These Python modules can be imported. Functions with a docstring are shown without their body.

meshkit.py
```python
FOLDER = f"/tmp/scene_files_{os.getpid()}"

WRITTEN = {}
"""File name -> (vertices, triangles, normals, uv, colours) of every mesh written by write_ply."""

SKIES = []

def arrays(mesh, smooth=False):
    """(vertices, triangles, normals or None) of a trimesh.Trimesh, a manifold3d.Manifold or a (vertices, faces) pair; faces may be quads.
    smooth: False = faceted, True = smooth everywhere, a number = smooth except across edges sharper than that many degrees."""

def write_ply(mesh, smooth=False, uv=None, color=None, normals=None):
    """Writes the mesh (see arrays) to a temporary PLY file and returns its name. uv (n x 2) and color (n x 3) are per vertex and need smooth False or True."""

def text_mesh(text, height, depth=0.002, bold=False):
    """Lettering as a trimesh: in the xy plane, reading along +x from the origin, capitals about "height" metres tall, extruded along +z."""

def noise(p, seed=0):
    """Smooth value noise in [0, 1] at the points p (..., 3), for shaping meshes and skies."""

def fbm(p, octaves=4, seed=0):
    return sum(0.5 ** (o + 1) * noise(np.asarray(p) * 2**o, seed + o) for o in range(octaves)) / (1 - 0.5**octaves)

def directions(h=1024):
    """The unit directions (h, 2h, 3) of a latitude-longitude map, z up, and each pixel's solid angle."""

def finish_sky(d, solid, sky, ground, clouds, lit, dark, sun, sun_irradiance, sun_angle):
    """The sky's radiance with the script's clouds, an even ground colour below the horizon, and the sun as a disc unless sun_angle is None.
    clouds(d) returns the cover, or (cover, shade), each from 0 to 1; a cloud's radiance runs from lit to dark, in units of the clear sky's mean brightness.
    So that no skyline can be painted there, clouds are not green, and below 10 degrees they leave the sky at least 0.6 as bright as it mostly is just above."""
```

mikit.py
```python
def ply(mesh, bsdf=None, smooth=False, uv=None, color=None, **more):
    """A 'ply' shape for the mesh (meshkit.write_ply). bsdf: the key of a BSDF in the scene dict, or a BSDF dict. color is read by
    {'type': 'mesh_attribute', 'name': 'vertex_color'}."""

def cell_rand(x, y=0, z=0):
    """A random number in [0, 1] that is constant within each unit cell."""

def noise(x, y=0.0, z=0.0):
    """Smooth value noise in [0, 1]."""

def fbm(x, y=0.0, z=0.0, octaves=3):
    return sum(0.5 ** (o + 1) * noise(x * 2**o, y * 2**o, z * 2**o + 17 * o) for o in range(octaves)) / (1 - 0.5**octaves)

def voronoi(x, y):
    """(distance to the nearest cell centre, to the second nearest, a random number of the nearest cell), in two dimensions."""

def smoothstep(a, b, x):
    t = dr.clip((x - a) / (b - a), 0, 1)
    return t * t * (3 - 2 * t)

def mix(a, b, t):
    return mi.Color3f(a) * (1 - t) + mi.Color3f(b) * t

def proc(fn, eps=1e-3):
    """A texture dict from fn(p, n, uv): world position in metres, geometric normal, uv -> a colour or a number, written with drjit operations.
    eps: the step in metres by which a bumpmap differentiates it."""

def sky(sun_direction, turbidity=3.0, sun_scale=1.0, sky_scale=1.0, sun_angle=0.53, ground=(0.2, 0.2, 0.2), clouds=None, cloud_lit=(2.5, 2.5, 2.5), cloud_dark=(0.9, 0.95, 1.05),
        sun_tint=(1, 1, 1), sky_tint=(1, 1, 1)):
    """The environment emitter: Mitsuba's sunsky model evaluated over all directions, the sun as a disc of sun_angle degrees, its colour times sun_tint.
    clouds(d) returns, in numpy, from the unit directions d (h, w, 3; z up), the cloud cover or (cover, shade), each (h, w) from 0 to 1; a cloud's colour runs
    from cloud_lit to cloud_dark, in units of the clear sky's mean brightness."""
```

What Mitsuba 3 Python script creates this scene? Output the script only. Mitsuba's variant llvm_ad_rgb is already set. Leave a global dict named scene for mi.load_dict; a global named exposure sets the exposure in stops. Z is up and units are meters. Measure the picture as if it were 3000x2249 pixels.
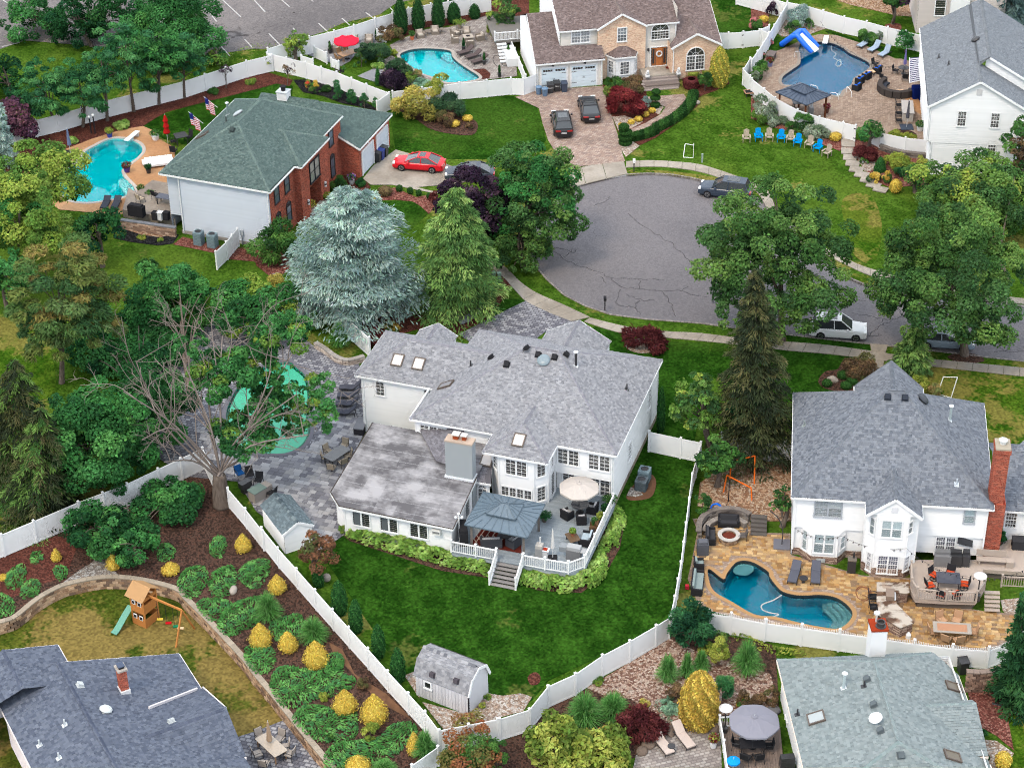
import math, random
import numpy as np, trimesh, shapely, shapely.ops
import mitsuba as mi, drjit as dr
import mikit, meshkit
from mikit import proc, noise, fbm, voronoi, cell_rand, smoothstep, mix
TF = mi.ScalarTransform4f
scene, labels = {}, {}
# ---------------------------------------------------------------- camera: a drone 90 m up with a 70 mm lens
FPX, CH = 6066.0, 90.0
_p, _r = math.radians(33.5), -math.radians(0.8)
CAM = np.array([0,-CH/math.tan(_p),CH])
FWD = np.array([0,math.cos(_p),-math.sin(_p)])
_u0 = np.cross([1.0,0,0],FWD)
RT = math.cos(_r) * np.array([1.0,0,0]) + math.sin(_r) * _u0
UP = math.cos(_r) * _u0 - math.sin(_r) * np.array([1.0,0,0])
scene['camera'] = {'type': 'perspective','fov': 2*math.degrees(math.atan(1500/FPX)),'fov_axis': 'x','near_clip': 5.0,'far_clip': 1500.0,
                   'to_world': TF().look_at(origin=CAM.tolist(),target=(CAM+FWD*100).tolist(),up=UP.tolist())}
# ---------------------------------------------------------------- overcast daylight
scene['sky'] = mikit.sky((-0.35,-0.45,0.82),turbidity=3,sun_scale=0.2,sun_angle=14,clouds=lambda d: 1.0,cloud_lit=(2.32,2.5,2.72))
exposure = 3.05
# ---------------------------------------------------------------- measured points: photograph pixel -> point on a level
def G(x,y,z=0.0):
    d = FWD + RT * (x-1500) / FPX - UP * (y-1124.5) / FPX
    return CAM + d * ((z-CAM[2])/d[2])
def proj(p):
    d = np.asarray(p,float) - CAM
    w = d @ FWD
    return np.array([1500+FPX*(d @ RT)/w,1124.5-FPX*(d @ UP)/w])
_TX, _TY = [0,750,1450,2200], [0,550,1100,1649]
def S(t,x,y):
    if t == 0: return x * 1.35624, y * 1.35624
    r, c = divmod(int(t),10)
    return _TX[c-1] + x / 2.76375, _TY[r-1] + y / 2.76375
def at(t,x,y,z=0.0): return G(*S(t,x,y),z)
def P(s,z=0.0):
    """'12 x,y x,y | 13 x,y' (survey sheet number, then its points) -> points on the level z"""
    out = []
    for part in s.split('|'):
        w = part.split()
        out += [at(int(w[0]),*map(float,q.split(',')),z) for q in w[1:]]
    return out
def poly(s,z=0.0,extra=()):
    g = shapely.Polygon([tuple(p[:2]) for p in (P(s,z) if isinstance(s,str) else s)]+list(extra))
    return g if g.is_valid else g.buffer(0)
def ray_y(t,x,y,wy):
    """where the sight line of a pixel meets the upright plane y = wy"""
    px, py = S(t,x,y)
    d = FWD + RT * (px-1500) / FPX - UP * (py-1124.5) / FPX
    return CAM + d * ((wy-CAM[1])/d[1])
def tall(t,x,y,ytop,z=0.0):
    b = at(t,x,y,z)
    lo, hi = 0, 40
    for _ in range(40):
        m = (lo+hi) / 2
        lo, hi = (m,hi) if proj(b+[0,0,m])[1] > S(t,x,ytop)[1] else (lo,m)
    return lo
def smooth_line(pts,n=6,closed=False):
    """Catmull-Rom through the points"""
    p = [np.asarray(q,float) for q in pts]
    m = len(p); out = []
    for i in range(m if closed else m-1):
        a, b, c, d = (p[(i+j) % m] if closed else p[min(max(i+j,0),m-1)] for j in (-1,0,1,2))
        for k in range(n):
            t = k / n
            out.append(0.5*(2*b+(c-a)*t+(2*a-5*b+4*c-d)*t*t+(3*b-a-3*c+d)*t**3))
    if not closed: out.append(p[-1])
    return out
def spoly(s,z=0.0,n=5): return poly(smooth_line(P(s,z),n,True))
# ---------------------------------------------------------------- colours
def lin(c):
    c = np.asarray(c,float) / 255
    return np.where(c<0.04045,c/12.92,((c+0.055)/1.055)**2.4)
def hx(r,g,b,f=0.5): return lin((r,g,b)) * f          # reflectance of a level surface that shows as this sRGB tone
WHITE = np.array([0.69,0.70,0.715]); DARK = np.array([0.025,0.025,0.028]); BLACK = np.array([0.012,0.012,0.014])
WOOD = np.array([0.20,0.12,0.065]); GREY = np.array([0.25,0.25,0.26]); METAL = np.array([0.45,0.46,0.47])
# ---------------------------------------------------------------- materials
def unpack(p,n,uv):                                    # a mesh's colours travel in its uv: u = 2 * step of red + 0.5 + green, v = blue
    k = dr.floor(uv.x*0.5)
    return mi.Color3f(k/4095.0,uv.x-2*k-0.5,uv.y)
VC = proc(unpack)
def pack_uv(c): c = np.clip(c,0,0.999); return np.column_stack([2*np.round(c[:,0]*4095)+0.5+c[:,1],c[:,2]])
def two(b): return {'type': 'twosided','bsdf': b}
scene['matte'] = two({'type': 'diffuse','reflectance': VC})
scene['satin'] = two({'type': 'principled','base_color': VC,'roughness': 0.45,'specular': 0.5})
scene['gloss'] = two({'type': 'principled','base_color': VC,'roughness': 0.2,'specular': 0.3,'clearcoat': 0.15,'clearcoat_gloss': 0.95})
scene['metal'] = two({'type': 'principled','base_color': VC,'roughness': 0.35,'metallic': 0.9})
scene['glass'] = two({'type': 'principled','base_color': VC,'roughness': 0.06,'specular': 0.8})
scene['leaf'] = {'type': 'principledthin','base_color': VC,'roughness': 0.5,'spec_trans': 0.0,'diff_trans': 0.8,'eta': 1.4}
scene['water'] = {'type': 'dielectric','int_ior': 1.33,'ext_ior': 1.0}
def tex(name,fn,rough=None,bump=None,bs=0.02,eps=0.02):
    b = {'type': 'diffuse','reflectance': proc(fn)} if rough is None else {'type': 'principled','base_color': proc(fn),'roughness': rough,'specular': 0.4}
    if bump is not None: b = {'type': 'bumpmap','arbitrary': proc(bump,eps),'scale': bs,'bsdf': b}
    scene[name] = two(b)
def C3(c): return mi.Color3f(*map(float,c))
def lawn(c1,c2,c3,dry,stripe=0.0,sd=0.0):
    a, b, c, d = map(C3,(c1,c2,c3,dry[0]))
    def fn(p,n,uv):
        x, y = p.x + sd, p.y
        big = fbm(x*0.16,y*0.16,3.0,3); mid = fbm(x*0.9,y*0.9,7.0,3); fine = noise(x*5,y*5); tiny = noise(x*13,y*13,2.0)
        t = dr.clip(mid*1.3+(fine-0.5)*0.7+(tiny-0.5)*0.6-0.25,0,1)
        if stripe: t = dr.clip(t+stripe*(smoothstep(0.35,0.65,0.5+0.5*dr.sin((x*0.8+y*0.25+2*big)*2.6))-0.5),0,1)
        col = mix(a,b,t)
        col = mix(col,c,smoothstep(0.55,0.8,big)*0.6)
        m = smoothstep(1-dry[1],1.12-dry[1],fbm(x*0.28+5,y*0.28,11.0,4)*0.75+fine*0.12+mid*0.13)
        return mix(col,d,m*0.85) * (0.62+0.76*noise(x*8,y*8,5.0))
    return fn
tex('lawn_lush',lawn(hx(34,70,18),hx(62,106,34),hx(78,112,40),(hx(104,114,56),0.36),0.22))
tex('lawn_mid',lawn(hx(60,94,26),hx(94,130,46),hx(108,134,50),(hx(146,142,76),0.42),0.1,31.0))
tex('lawn_dry',lawn(hx(56,94,22),hx(98,128,40),hx(112,128,46),(hx(146,138,72),0.5),0.0,70.0))
tex('lawn_brown',lawn(hx(70,90,30),hx(112,118,48),hx(124,122,56),(hx(158,136,80),0.52),0.0,120.0))
def speck(cols,s=9.0,big=0.35,amt=0.5):
    cs = [C3(c) for c in cols]
    def fn(p,n,uv):
        d1, d2, w = voronoi(p.x*s,p.y*s)
        col = cs[0]
        for i, c in enumerate(cs[1:]): col = dr.select(w>(i+1)/len(cs),c,col)
        sh = smoothstep(0.02,0.3,d2-d1)
        return col * (1-amt+amt*sh) * (0.72+0.56*fbm(p.x*big,p.y*big,4.0,4))
    return fn
tex('mulch_red',speck([hx(128,78,68),hx(104,62,54),hx(142,92,80),hx(96,62,56)],10,0.5))
tex('mulch_pink',speck([hx(170,108,98),hx(140,86,78),hx(186,134,120),hx(120,74,66)],9,0.5))
tex('mulch_brown',speck([hx(96,76,68),hx(76,60,54),hx(116,92,82),hx(124,92,80)],9,0.3))
tex('mulch_black',speck([hx(52,52,54),hx(38,38,40),hx(72,72,74)],9,0.5))
tex('gravel_white',speck([hx(226,212,200),hx(196,176,160),hx(240,232,224),hx(176,150,132),hx(214,188,170)],8,0.4,0.45))
tex('gravel_grey',speck([hx(188,182,176),hx(150,140,134),hx(210,206,202),hx(164,150,140)],8,0.4,0.5))
tex('gravel_pink',speck([hx(196,164,146),hx(158,124,108),hx(222,202,188),hx(136,100,88),hx(206,180,164)],7,0.3,0.5))
tex('gravel_tan',speck([hx(216,180,150),hx(184,146,116),hx(228,204,180),hx(168,126,100)],7,0.3,0.45))
def asphalt(c1,c2,crack=0.5,s=0.16):
    a, b = C3(c1), C3(c2)
    def fn(p,n,uv):
        t = fbm(p.x*0.1,p.y*0.1,2.0,4) * 0.7 + noise(p.x*6,p.y*6) * 0.3
        col = mix(a,b,smoothstep(0.25,0.75,t)) * (0.84+0.32*noise(p.x*11,p.y*11,3.0))
        wx, wy = p.x + 2.2 * (fbm(p.x*0.5,p.y*0.5,1.0,3)-0.5) * 2, p.y + 2.2 * (fbm(p.x*0.5,p.y*0.5,9.0,3)-0.5) * 2
        d1, d2, w = voronoi(wx*s,wy*s*1.5)
        cr = 1 - smoothstep(0.004,0.016,d2-d1)
        cr = cr * smoothstep(0.5,0.62,fbm(p.x*0.13+4,p.y*0.13,5.0,2))
        return col * (1-crack*cr)
    return fn
tex('asphalt',asphalt(hx(130,127,132),hx(148,144,148),0.6))
tex('asphalt_old',asphalt(hx(124,120,122),hx(156,150,150),0.7,0.22))
def flat_noise(c1,c2,s=0.6,f=6.0):
    a, b = C3(c1), C3(c2)
    return lambda p, n, uv: mix(a,b,smoothstep(0.25,0.75,fbm(p.x*s,p.y*s,p.z*s,4))) * (0.86+0.28*noise(p.x*f,p.y*f,p.z*f))
tex('concrete',flat_noise(hx(180,170,158),hx(206,196,184)))
tex('concrete_deck',flat_noise(hx(160,148,138),hx(190,178,166)))
tex('concrete_peach',flat_noise(hx(212,160,118),hx(232,184,142),0.4))
tex('pad_grey',flat_noise(hx(150,152,158),hx(176,178,184)))
def pavers(cols,w,h,joint,ang=0.0,amt=0.5,jw=0.06,stag=0.5):
    cs = [C3(c) for c in cols]; j = C3(joint); ca, sa = math.cos(ang), math.sin(ang)
    def fn(p,n,uv):
        x, y = (p.x*ca+p.y*sa) / w, (p.y*ca-p.x*sa) / h
        r = dr.floor(y); x = x + r * stag; i = dr.floor(x)
        k = cell_rand(i,r,1); fx, fy = x - i, y - r
        col = cs[0]
        for q, c in enumerate(cs[1:]): col = dr.select(k>(q+1)/len(cs),c,col)
        e = dr.minimum(dr.minimum(fx,1-fx)*w,dr.minimum(fy,1-fy)*h)
        return mix(j,col,smoothstep(jw*0.25,jw,e)*amt+1-amt) * (0.8+0.4*fbm(p.x*0.6,p.y*0.6,1.0,4))
    return fn
A_M = math.radians(-18.65)
tex('pavers_drive',pavers([hx(206,182,168),hx(190,164,150),hx(216,196,184),hx(178,158,150)],0.34,0.2,hx(150,126,116),math.radians(9),0.6))
tex('pavers_grey',pavers([hx(176,176,184),hx(150,150,160),hx(196,196,202),hx(134,134,144)],0.42,0.3,hx(96,96,106),A_M,0.75,0.07))
tex('pavers_top',pavers([hx(190,180,174),hx(168,158,154),hx(204,196,190)],0.36,0.24,hx(130,120,116),0.3,0.6))
tex('pavers_tan',pavers([hx(192,168,150),hx(176,152,136),hx(204,182,166)],0.3,0.2,hx(150,130,116),0.5,0.5))
tex('bed_dust',flat_noise(hx(120,90,72),hx(150,112,88)))
def siding_brick(cols,w,h,joint,sc=1.0):
    cs = [C3(c) for c in cols]; j = C3(joint)
    def fn(p,n,uv):
        ax = dr.select(dr.abs(n.x)>dr.abs(n.y),p.y,p.x)
        y = p.z / h; r = dr.floor(y); x = ax / w + r * 0.5; i = dr.floor(x)
        k = cell_rand(i,r,2); fx, fy = x - i, y - r
        col = cs[0]
        for q, c in enumerate(cs[1:]): col = dr.select(k>(q+1)/len(cs),c,col)
        e = dr.minimum(dr.minimum(fx,1-fx)*w,dr.minimum(fy,1-fy)*h)
        return mix(j,col,smoothstep(0.004,0.014,e)) * (0.85+0.3*fbm(ax*0.7,p.z*0.7,1.0,3))
    return fn
tex('brick_red',siding_brick([lin((150,66,50))*.95,lin((128,52,40))*.95,lin((172,84,64))*.95,lin((112,50,42))*.95],0.21,0.075,lin((176,128,112))*.8))
tex('brick_tan',siding_brick([lin((214,178,150))*.9,lin((196,156,128))*.9,lin((226,196,168))*.9,lin((206,160,132))*.9],0.21,0.075,lin((220,206,190))*.85))
def ledge(p,n,uv):
    ax = dr.select(dr.abs(n.x)>dr.abs(n.y),p.y,p.x)
    y = p.z / 0.085 + noise(ax*1.2,p.z*3) * 0.8; r = dr.floor(y); x = ax / 0.42 + cell_rand(r,3) * 5; i = dr.floor(x)
    k = cell_rand(i,r,5); fx, fy = x - i, y - r
    col = mix(C3(lin((120,92,82))*.8),C3(lin((206,184,168))*.8),k)
    e = dr.minimum(dr.minimum(fx,1-fx)*0.42,dr.minimum(fy,1-fy)*0.085)
    return mix(C3(lin((70,54,50))*.8),col,smoothstep(0.0,0.02,e))
tex('ledge_stone',ledge)
def rubber(p,n,uv):                                    # weathered roll roofing with lap seams and bleached streaks
    x, y = p.x * math.cos(A_M) + p.y * math.sin(A_M), -p.x * math.sin(A_M) + p.y * math.cos(A_M)
    st = fbm(x*0.8,y*1.1,2.0,5); pt = fbm(x*1.2,y*1.2,8.0,4)
    k = cell_rand(dr.floor(x/1.5),dr.floor(y/0.95+0.3*noise(x*0.4,2.0)))
    t = dr.clip(0.38+(st-0.5)*1.5+(k-0.5)*0.4+(pt-0.5)*1.3+(noise(x*5,y*9)-.5)*.3,0,1)
    seam = 1 - smoothstep(0.0,0.05,dr.abs(y/0.95+0.3*noise(x*0.4,2.0)-dr.floor(y/0.95+0.3*noise(x*0.4,2.0))-0.5)*0.95)
    return mix(mix(C3(hx(122,120,124)),C3(hx(204,202,206)),t),C3(hx(226,226,230)),seam*0.4)
tex('roll_roof',rubber)
def bark(p,n,uv):
    return mix(C3((0.06,0.045,0.036)),C3((0.17,0.14,0.12)),fbm(p.x*9,p.y*9,p.z*2,3))
tex('bark',bark)
def granite(p,n,uv):
    t = fbm(p.x*1.6+2*fbm(p.x,p.y,1.0,3),p.y*2.2,3.0,4)
    return mix(mix(C3(hx(116,92,78)),C3(hx(226,214,200)),smoothstep(0.35,0.6,t)),C3(hx(170,136,112)),smoothstep(0.6,0.8,noise(p.x*3,p.y*3,8.0))*0.5)
tex('granite',granite)
def basin(shallow,deep,zd):
    a, b = C3(shallow), C3(deep)
    return lambda p, n, uv: mix(a,b,smoothstep(-0.25,zd,p.z)) * (0.92+0.16*fbm(p.x*1.1,p.y*1.1,p.z,3))
# ---------------------------------------------------------------- meshes
class Fr:
    """a level frame: origin, turn about z in radians"""
    def __init__(s,o,a=0.0):
        s.o = np.array([o[0],o[1],o[2] if len(o)>2 else 0.0]); s.a = a
        s.U, s.V = np.array([math.cos(a),math.sin(a),0]), np.array([-math.sin(a),math.cos(a),0])
    def w(s,p):
        p = np.atleast_2d(np.asarray(p,float))
        return s.o + p[:,:1] * s.U + p[:,1:2] * s.V + p[:,2:3] * np.array([0,0,1.0])
    def l(s,p):
        d = np.atleast_2d(np.asarray(p,float))[:,:3] - s.o
        return np.stack([d @ s.U,d @ s.V,d[:,2]],1)
ID = Fr((0,0,0))
BOXV = np.array([[x,y,z] for x in (-.5,.5) for y in (-.5,.5) for z in (-.5,.5)])
BOXF = np.array([[0,1,3],[0,3,2],[4,6,7],[4,7,5],[0,4,5],[0,5,1],[2,3,7],[2,7,6],[0,2,6],[0,6,4],[1,5,7],[1,7,3]])
def rotx(a): c, s = math.cos(a), math.sin(a); return np.array([[1,0,0],[0,c,-s],[0,s,c]])
def roty(a): c, s = math.cos(a), math.sin(a); return np.array([[c,0,s],[0,1,0],[-s,0,c]])
def rotz(a): c, s = math.cos(a), math.sin(a); return np.array([[c,-s,0],[s,c,0],[0,0,1]])
class M:
    def __init__(s,fr=ID): s.v, s.f, s.c, s.n, s.fr = [], [], [], 0, fr
    def add(s,v,f,col):
        v = np.asarray(v,float); col = np.asarray(col,float)
        s.v.append(v); s.f.append(np.asarray(f,int)+s.n); s.c.append(np.broadcast_to(col,v.shape) if col.ndim==1 else col); s.n += len(v)
        return s
    def box(s,c,size,col,R=None):
        v = BOXV * np.asarray(size,float)
        if R is not None: v = v @ R.T
        return s.add(v+np.asarray(c,float),BOXF,col)
    def bar(s,a,b,w,h,col):
        """a square bar from a to b, w wide and h high"""
        a, b = np.asarray(a,float), np.asarray(b,float); d = b - a; L = np.linalg.norm(d)
        if L < 1e-6: return s
        d /= L; x = np.cross(d,[0,0,1.0]); x = np.array([1.0,0,0]) if np.linalg.norm(x) < 1e-4 else x / np.linalg.norm(x)
        z = np.cross(x,d)
        return s.add((a+b)/2+(BOXV*[L,w,h]) @ np.stack([d,x,z]),BOXF,col)
    def tube(s,pts,r,col,n=6,caps=True):
        p = np.asarray(pts,float); r = np.broadcast_to(r,(len(p),)).astype(float)
        t = np.gradient(p,axis=0); t /= np.linalg.norm(t,axis=1,keepdims=True) + 1e-12
        a = np.cross(t,np.where(np.abs(t[:,2:])<0.9,[0,0,1.0],[1.0,0,0])); a /= np.linalg.norm(a,axis=1,keepdims=True) + 1e-12
        b = np.cross(t,a); g = np.arange(n) * 2 * np.pi / n
        v = (p[:,None]+r[:,None,None]*(np.cos(g)[None,:,None]*a[:,None]+np.sin(g)[None,:,None]*b[:,None])).reshape(-1,3)
        i, j = np.meshgrid(np.arange(len(p)-1),np.arange(n),indexing='ij')
        q = np.stack([i*n+j,i*n+(j+1) % n,(i+1)*n+(j+1) % n,(i+1)*n+j],-1).reshape(-1,4)
        f = np.vstack([q[:,[0,2,1]],q[:,[0,3,2]]])
        if caps:
            k = len(v); v = np.vstack([v,p[:1],p[-1:]]); jj = np.arange(n)
            f = np.vstack([f,np.stack([jj*0+k,jj,(jj+1) % n],1),np.stack([jj*0+k+1,(jj+1) % n+(len(p)-1)*n,jj+(len(p)-1)*n],1)])
        return s.add(v,f,col)
    def lathe(s,prof,c,col,n=14,sx=1.0,sy=1.0):
        """profile of (r, z) turned about the upright axis through c"""
        g = np.arange(n) * 2 * np.pi / n; pr = np.asarray(prof,float)
        v = np.stack([pr[:,None,0]*np.cos(g)*sx,pr[:,None,0]*np.sin(g)*sy,np.broadcast_to(pr[:,None,1],(len(pr),n))],-1).reshape(-1,3)
        i, j = np.meshgrid(np.arange(len(pr)-1),np.arange(n),indexing='ij')
        q = np.stack([i*n+j,i*n+(j+1) % n,(i+1)*n+(j+1) % n,(i+1)*n+j],-1).reshape(-1,4)
        return s.add(v+np.asarray(c,float),np.vstack([q[:,[0,1,2]],q[:,[0,2,3]]]),col)
    def face(s,pts,col):
        p = np.asarray(pts,float)
        return s.add(p,[[0,i,i+1] for i in range(1,len(p)-1)],col)
    def slab(s,g,z0,z1,col):
        """a shapely polygon raised from z0 to z1"""
        for q in getattr(g,'geoms',[g]):
            if q.geom_type != 'Polygon' or q.area < 1e-5: continue
            m = trimesh.creation.extrude_polygon(q,z1-z0,engine='earcut'); s.add(m.vertices+[0,0,z0],m.faces,col)
        return s
    def sheet(s,g,z,col):
        for q in getattr(g,'geoms',[g]):
            if q.geom_type != 'Polygon' or q.area < 1e-5: continue
            v, f = trimesh.creation.triangulate_polygon(q,engine='earcut')
            v3 = np.column_stack([v,np.full(len(v),z)]); f = np.array(f)
            nz = np.cross(v3[f[:,1]]-v3[f[:,0]],v3[f[:,2]]-v3[f[:,0]])[:,2]; f[nz<0] = f[nz<0][:,::-1]
            s.add(v3,f,col)
        return s
    def ball(s,c,r,col,n=8):
        a = np.linspace(-math.pi/2,math.pi/2,n)
        r = np.broadcast_to(r,(3,))
        return s.lathe(np.stack([np.cos(a)*r[0],np.sin(a)*r[2]],1),c,col,2*n,1.0,r[1]/r[0])
    def out(s,key,mat='matte',smooth=False,kind=None,label=None,cat=None,group=None):
        if not s.v: return key
        v, f_, c_ = s.fr.w(np.vstack(s.v)), np.vstack(s.f), np.vstack(s.c)
        if smooth not in (True,False):
            q = trimesh.graph.smooth_shade(trimesh.Trimesh(v,f_,process=False),angle=math.radians(smooth),facet_minarea=None); v, f_, c_, smooth = q.vertices, q.faces, np.tile(c_[:1],(len(q.vertices),1)), True
        scene[key] = mikit.ply((v,f_),mat,smooth,uv=pack_uv(c_))
        d = {k: x for k,x in (('kind',kind),('label',label),('category',cat),('group',group)) if x}
        if d: labels.setdefault(key,{}).update(d)
        return key
_used = {}
def num(name):
    k = _used.get(name,0); _used[name] = k + 1
    return name if k == 0 else f'{name}_{k:03d}'
def part(parent,name): return num(f'{parent}__{name}')
def thing(name,label,cat,group=None,kind=None):
    k = num(name); d = {'label': label,'category': cat}
    if group: d['group'] = group
    if kind: d['kind'] = kind
    labels[k] = d
    return k
rng = np.random.default_rng(7)
# ================================================================ ground
ROAD = poly([(6.3,32.9),(8.5,34.1),(10.9,34.9),(13,35.1),(15,34.8),(17,34),(19.5,32.6),(22.5,30),(25,26),(26.6,21.5),(28.2,16.2),(29.8,14.6),(31.2,13.8),(33,13.3),(36.8,12.2),(42.6,10.6),(90,-3),
             (90,-11),(40.8,2.2),(37.9,2.9),(32.9,4.2),(28.9,5.1),(25.5,5.9),(20,7.3),(15.6,8.6),(11,9.4),(8.2,10.2),(6.2,11.6),(4.5,13.4),(3.1,16),(1.9,19),(1.6,23),(2.4,27.5),(4.0,31)])
WALLF = smooth_line(P('41 -60,500 0,478 120,438 290,300 420,222 560,166 860,114 1150,138 1430,212 1500,285 1690,470 1960,760 | 42 0,905 110,1035 235,1190 440,1445 620,1660 780,1860'),5)   # top of the retaining wall
YARD = poly([tuple(p[:2]) for p in WALLF]+[tuple(at(42,600,2300)[:2]),(-60,-75),(-75,-35)])
ZY = -0.9
POOLS = {}
def pool_shape(k,s,n=5): POOLS[k] = spoly(s,-0.12,n)
pool_shape('left','11 655,1290 700,1235 780,1190 860,1150 930,1133 1020,1138 1100,1160 1145,1195 1152,1240 1110,1290 1050,1338 992,1385 990,1415 1015,1455 1060,1500 1088,1535 1075,1575 1000,1605 850,1635 690,1650 540,1620 480,1530 520,1420 560,1370 625,1335')
pool_shape('top','12 1165,462 1220,425 1300,408 1400,405 1530,415 1580,432 1590,470 1640,520 1720,575 1790,620 1800,650 1700,672 1550,680 1440,640 1330,600 1230,530')
pool_shape('right','14 395,372 440,356 560,353 660,365 740,400 800,445 900,490 955,525 957,560 900,605 830,650 810,700 740,745 700,790 540,745 430,700 270,700 255,640 330,580 395,530 400,470 385,420')
pool_shape('main','31 1960,60 1990,10 2150,-60 2330,-100 | 32 330,-50 410,30 440,200 425,350 440,470 380,575 250,640 100,645 -40,625 -200,520 -240,330 -190,180')
pool_shape('yellow','33 1847,1660 1880,1610 1940,1535 1990,1512 2060,1515 2130,1545 2211,1600 | 34 150,1640 | 44 190,180 250,240 350,270 450,275 560,270 680,290 770,345 820,415 790,490 700,545 560,530 400,500 200,450 30,430 -150,330 -300,240 -345,130 -340,60')
HOLES = shapely.unary_union(list(POOLS.values()))
def sheet(key,g,z,mat,kind='structure',label=None,cut=True,edge=None):
    k = num(key); m = M(); g2 = g.difference(HOLES) if cut else g
    m.sheet(g2,z,(0.3,0.3,0.3))
    if edge: m2 = g2.boundary
    m.out(k,mat,kind=kind,label=label)
    return k
BASE = shapely.Polygon([(-260,-140),(260,-140),(260,330),(-260,330)]).difference(ROAD).difference(YARD)
sheet('ground',BASE,0.0,'lawn_mid',label='mown green lawns around the houses')
sheet('street',ROAD.buffer(0.02),-0.12,'asphalt',label='grey cracked asphalt street ending in a round turning circle',cut=False)
sheet('yard',YARD,ZY,'lawn_brown',label='patchy yellowing lawn below the curved retaining wall',cut=False)
lot = poly('11 -900,640 -100,440 0,400 200,330 1690,450 2060,395 | 12 60,400 250,350 560,258 700,190 1000,120 1130,30 1900,-140 2600,-300',0,[(60,190),(-130,190)])
sheet('parking_lot',lot,0.012,'asphalt_old',label='old cracked grey parking lot beyond the white fence')
# lush lawns
for s in ('0 640,1080 700,1205 965,1592 1150,1512 1185,1470 1450,1345 1492,1120 1500,955 1535,742 1400,735 1285,705 1000,900',
          '12 1075,900 1300,850 1650,790 2090,780 | 13 160,790 270,840 340,870 380,1000 415,1140 300,1260 | 12 1830,1290 1500,1290 1130,1210',
          '13 1720,-60 2211,-60 2211,330 1800,265','11 1160,1025 1250,950 1500,870 1900,770 2211,690 | 12 60,670 240,672 300,700 290,800 0,820 | 11 1600,1200 1330,1130',
          '22 1010,110 1280,105 1400,210 1200,380 1100,300',
          '24 -300,1250 970,1330 960,1480 850,1640 100,1700 -400,1500','24 280,1180 960,1265 970,1335 300,1255','22 1930,1035 2000,900 2180,900 | 23 240,915 20,1050',
          '0 1700,755 1880,800 1880,840 1690,870'):
    sheet('lawn',poly(s),0.014,'lawn_lush')
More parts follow.
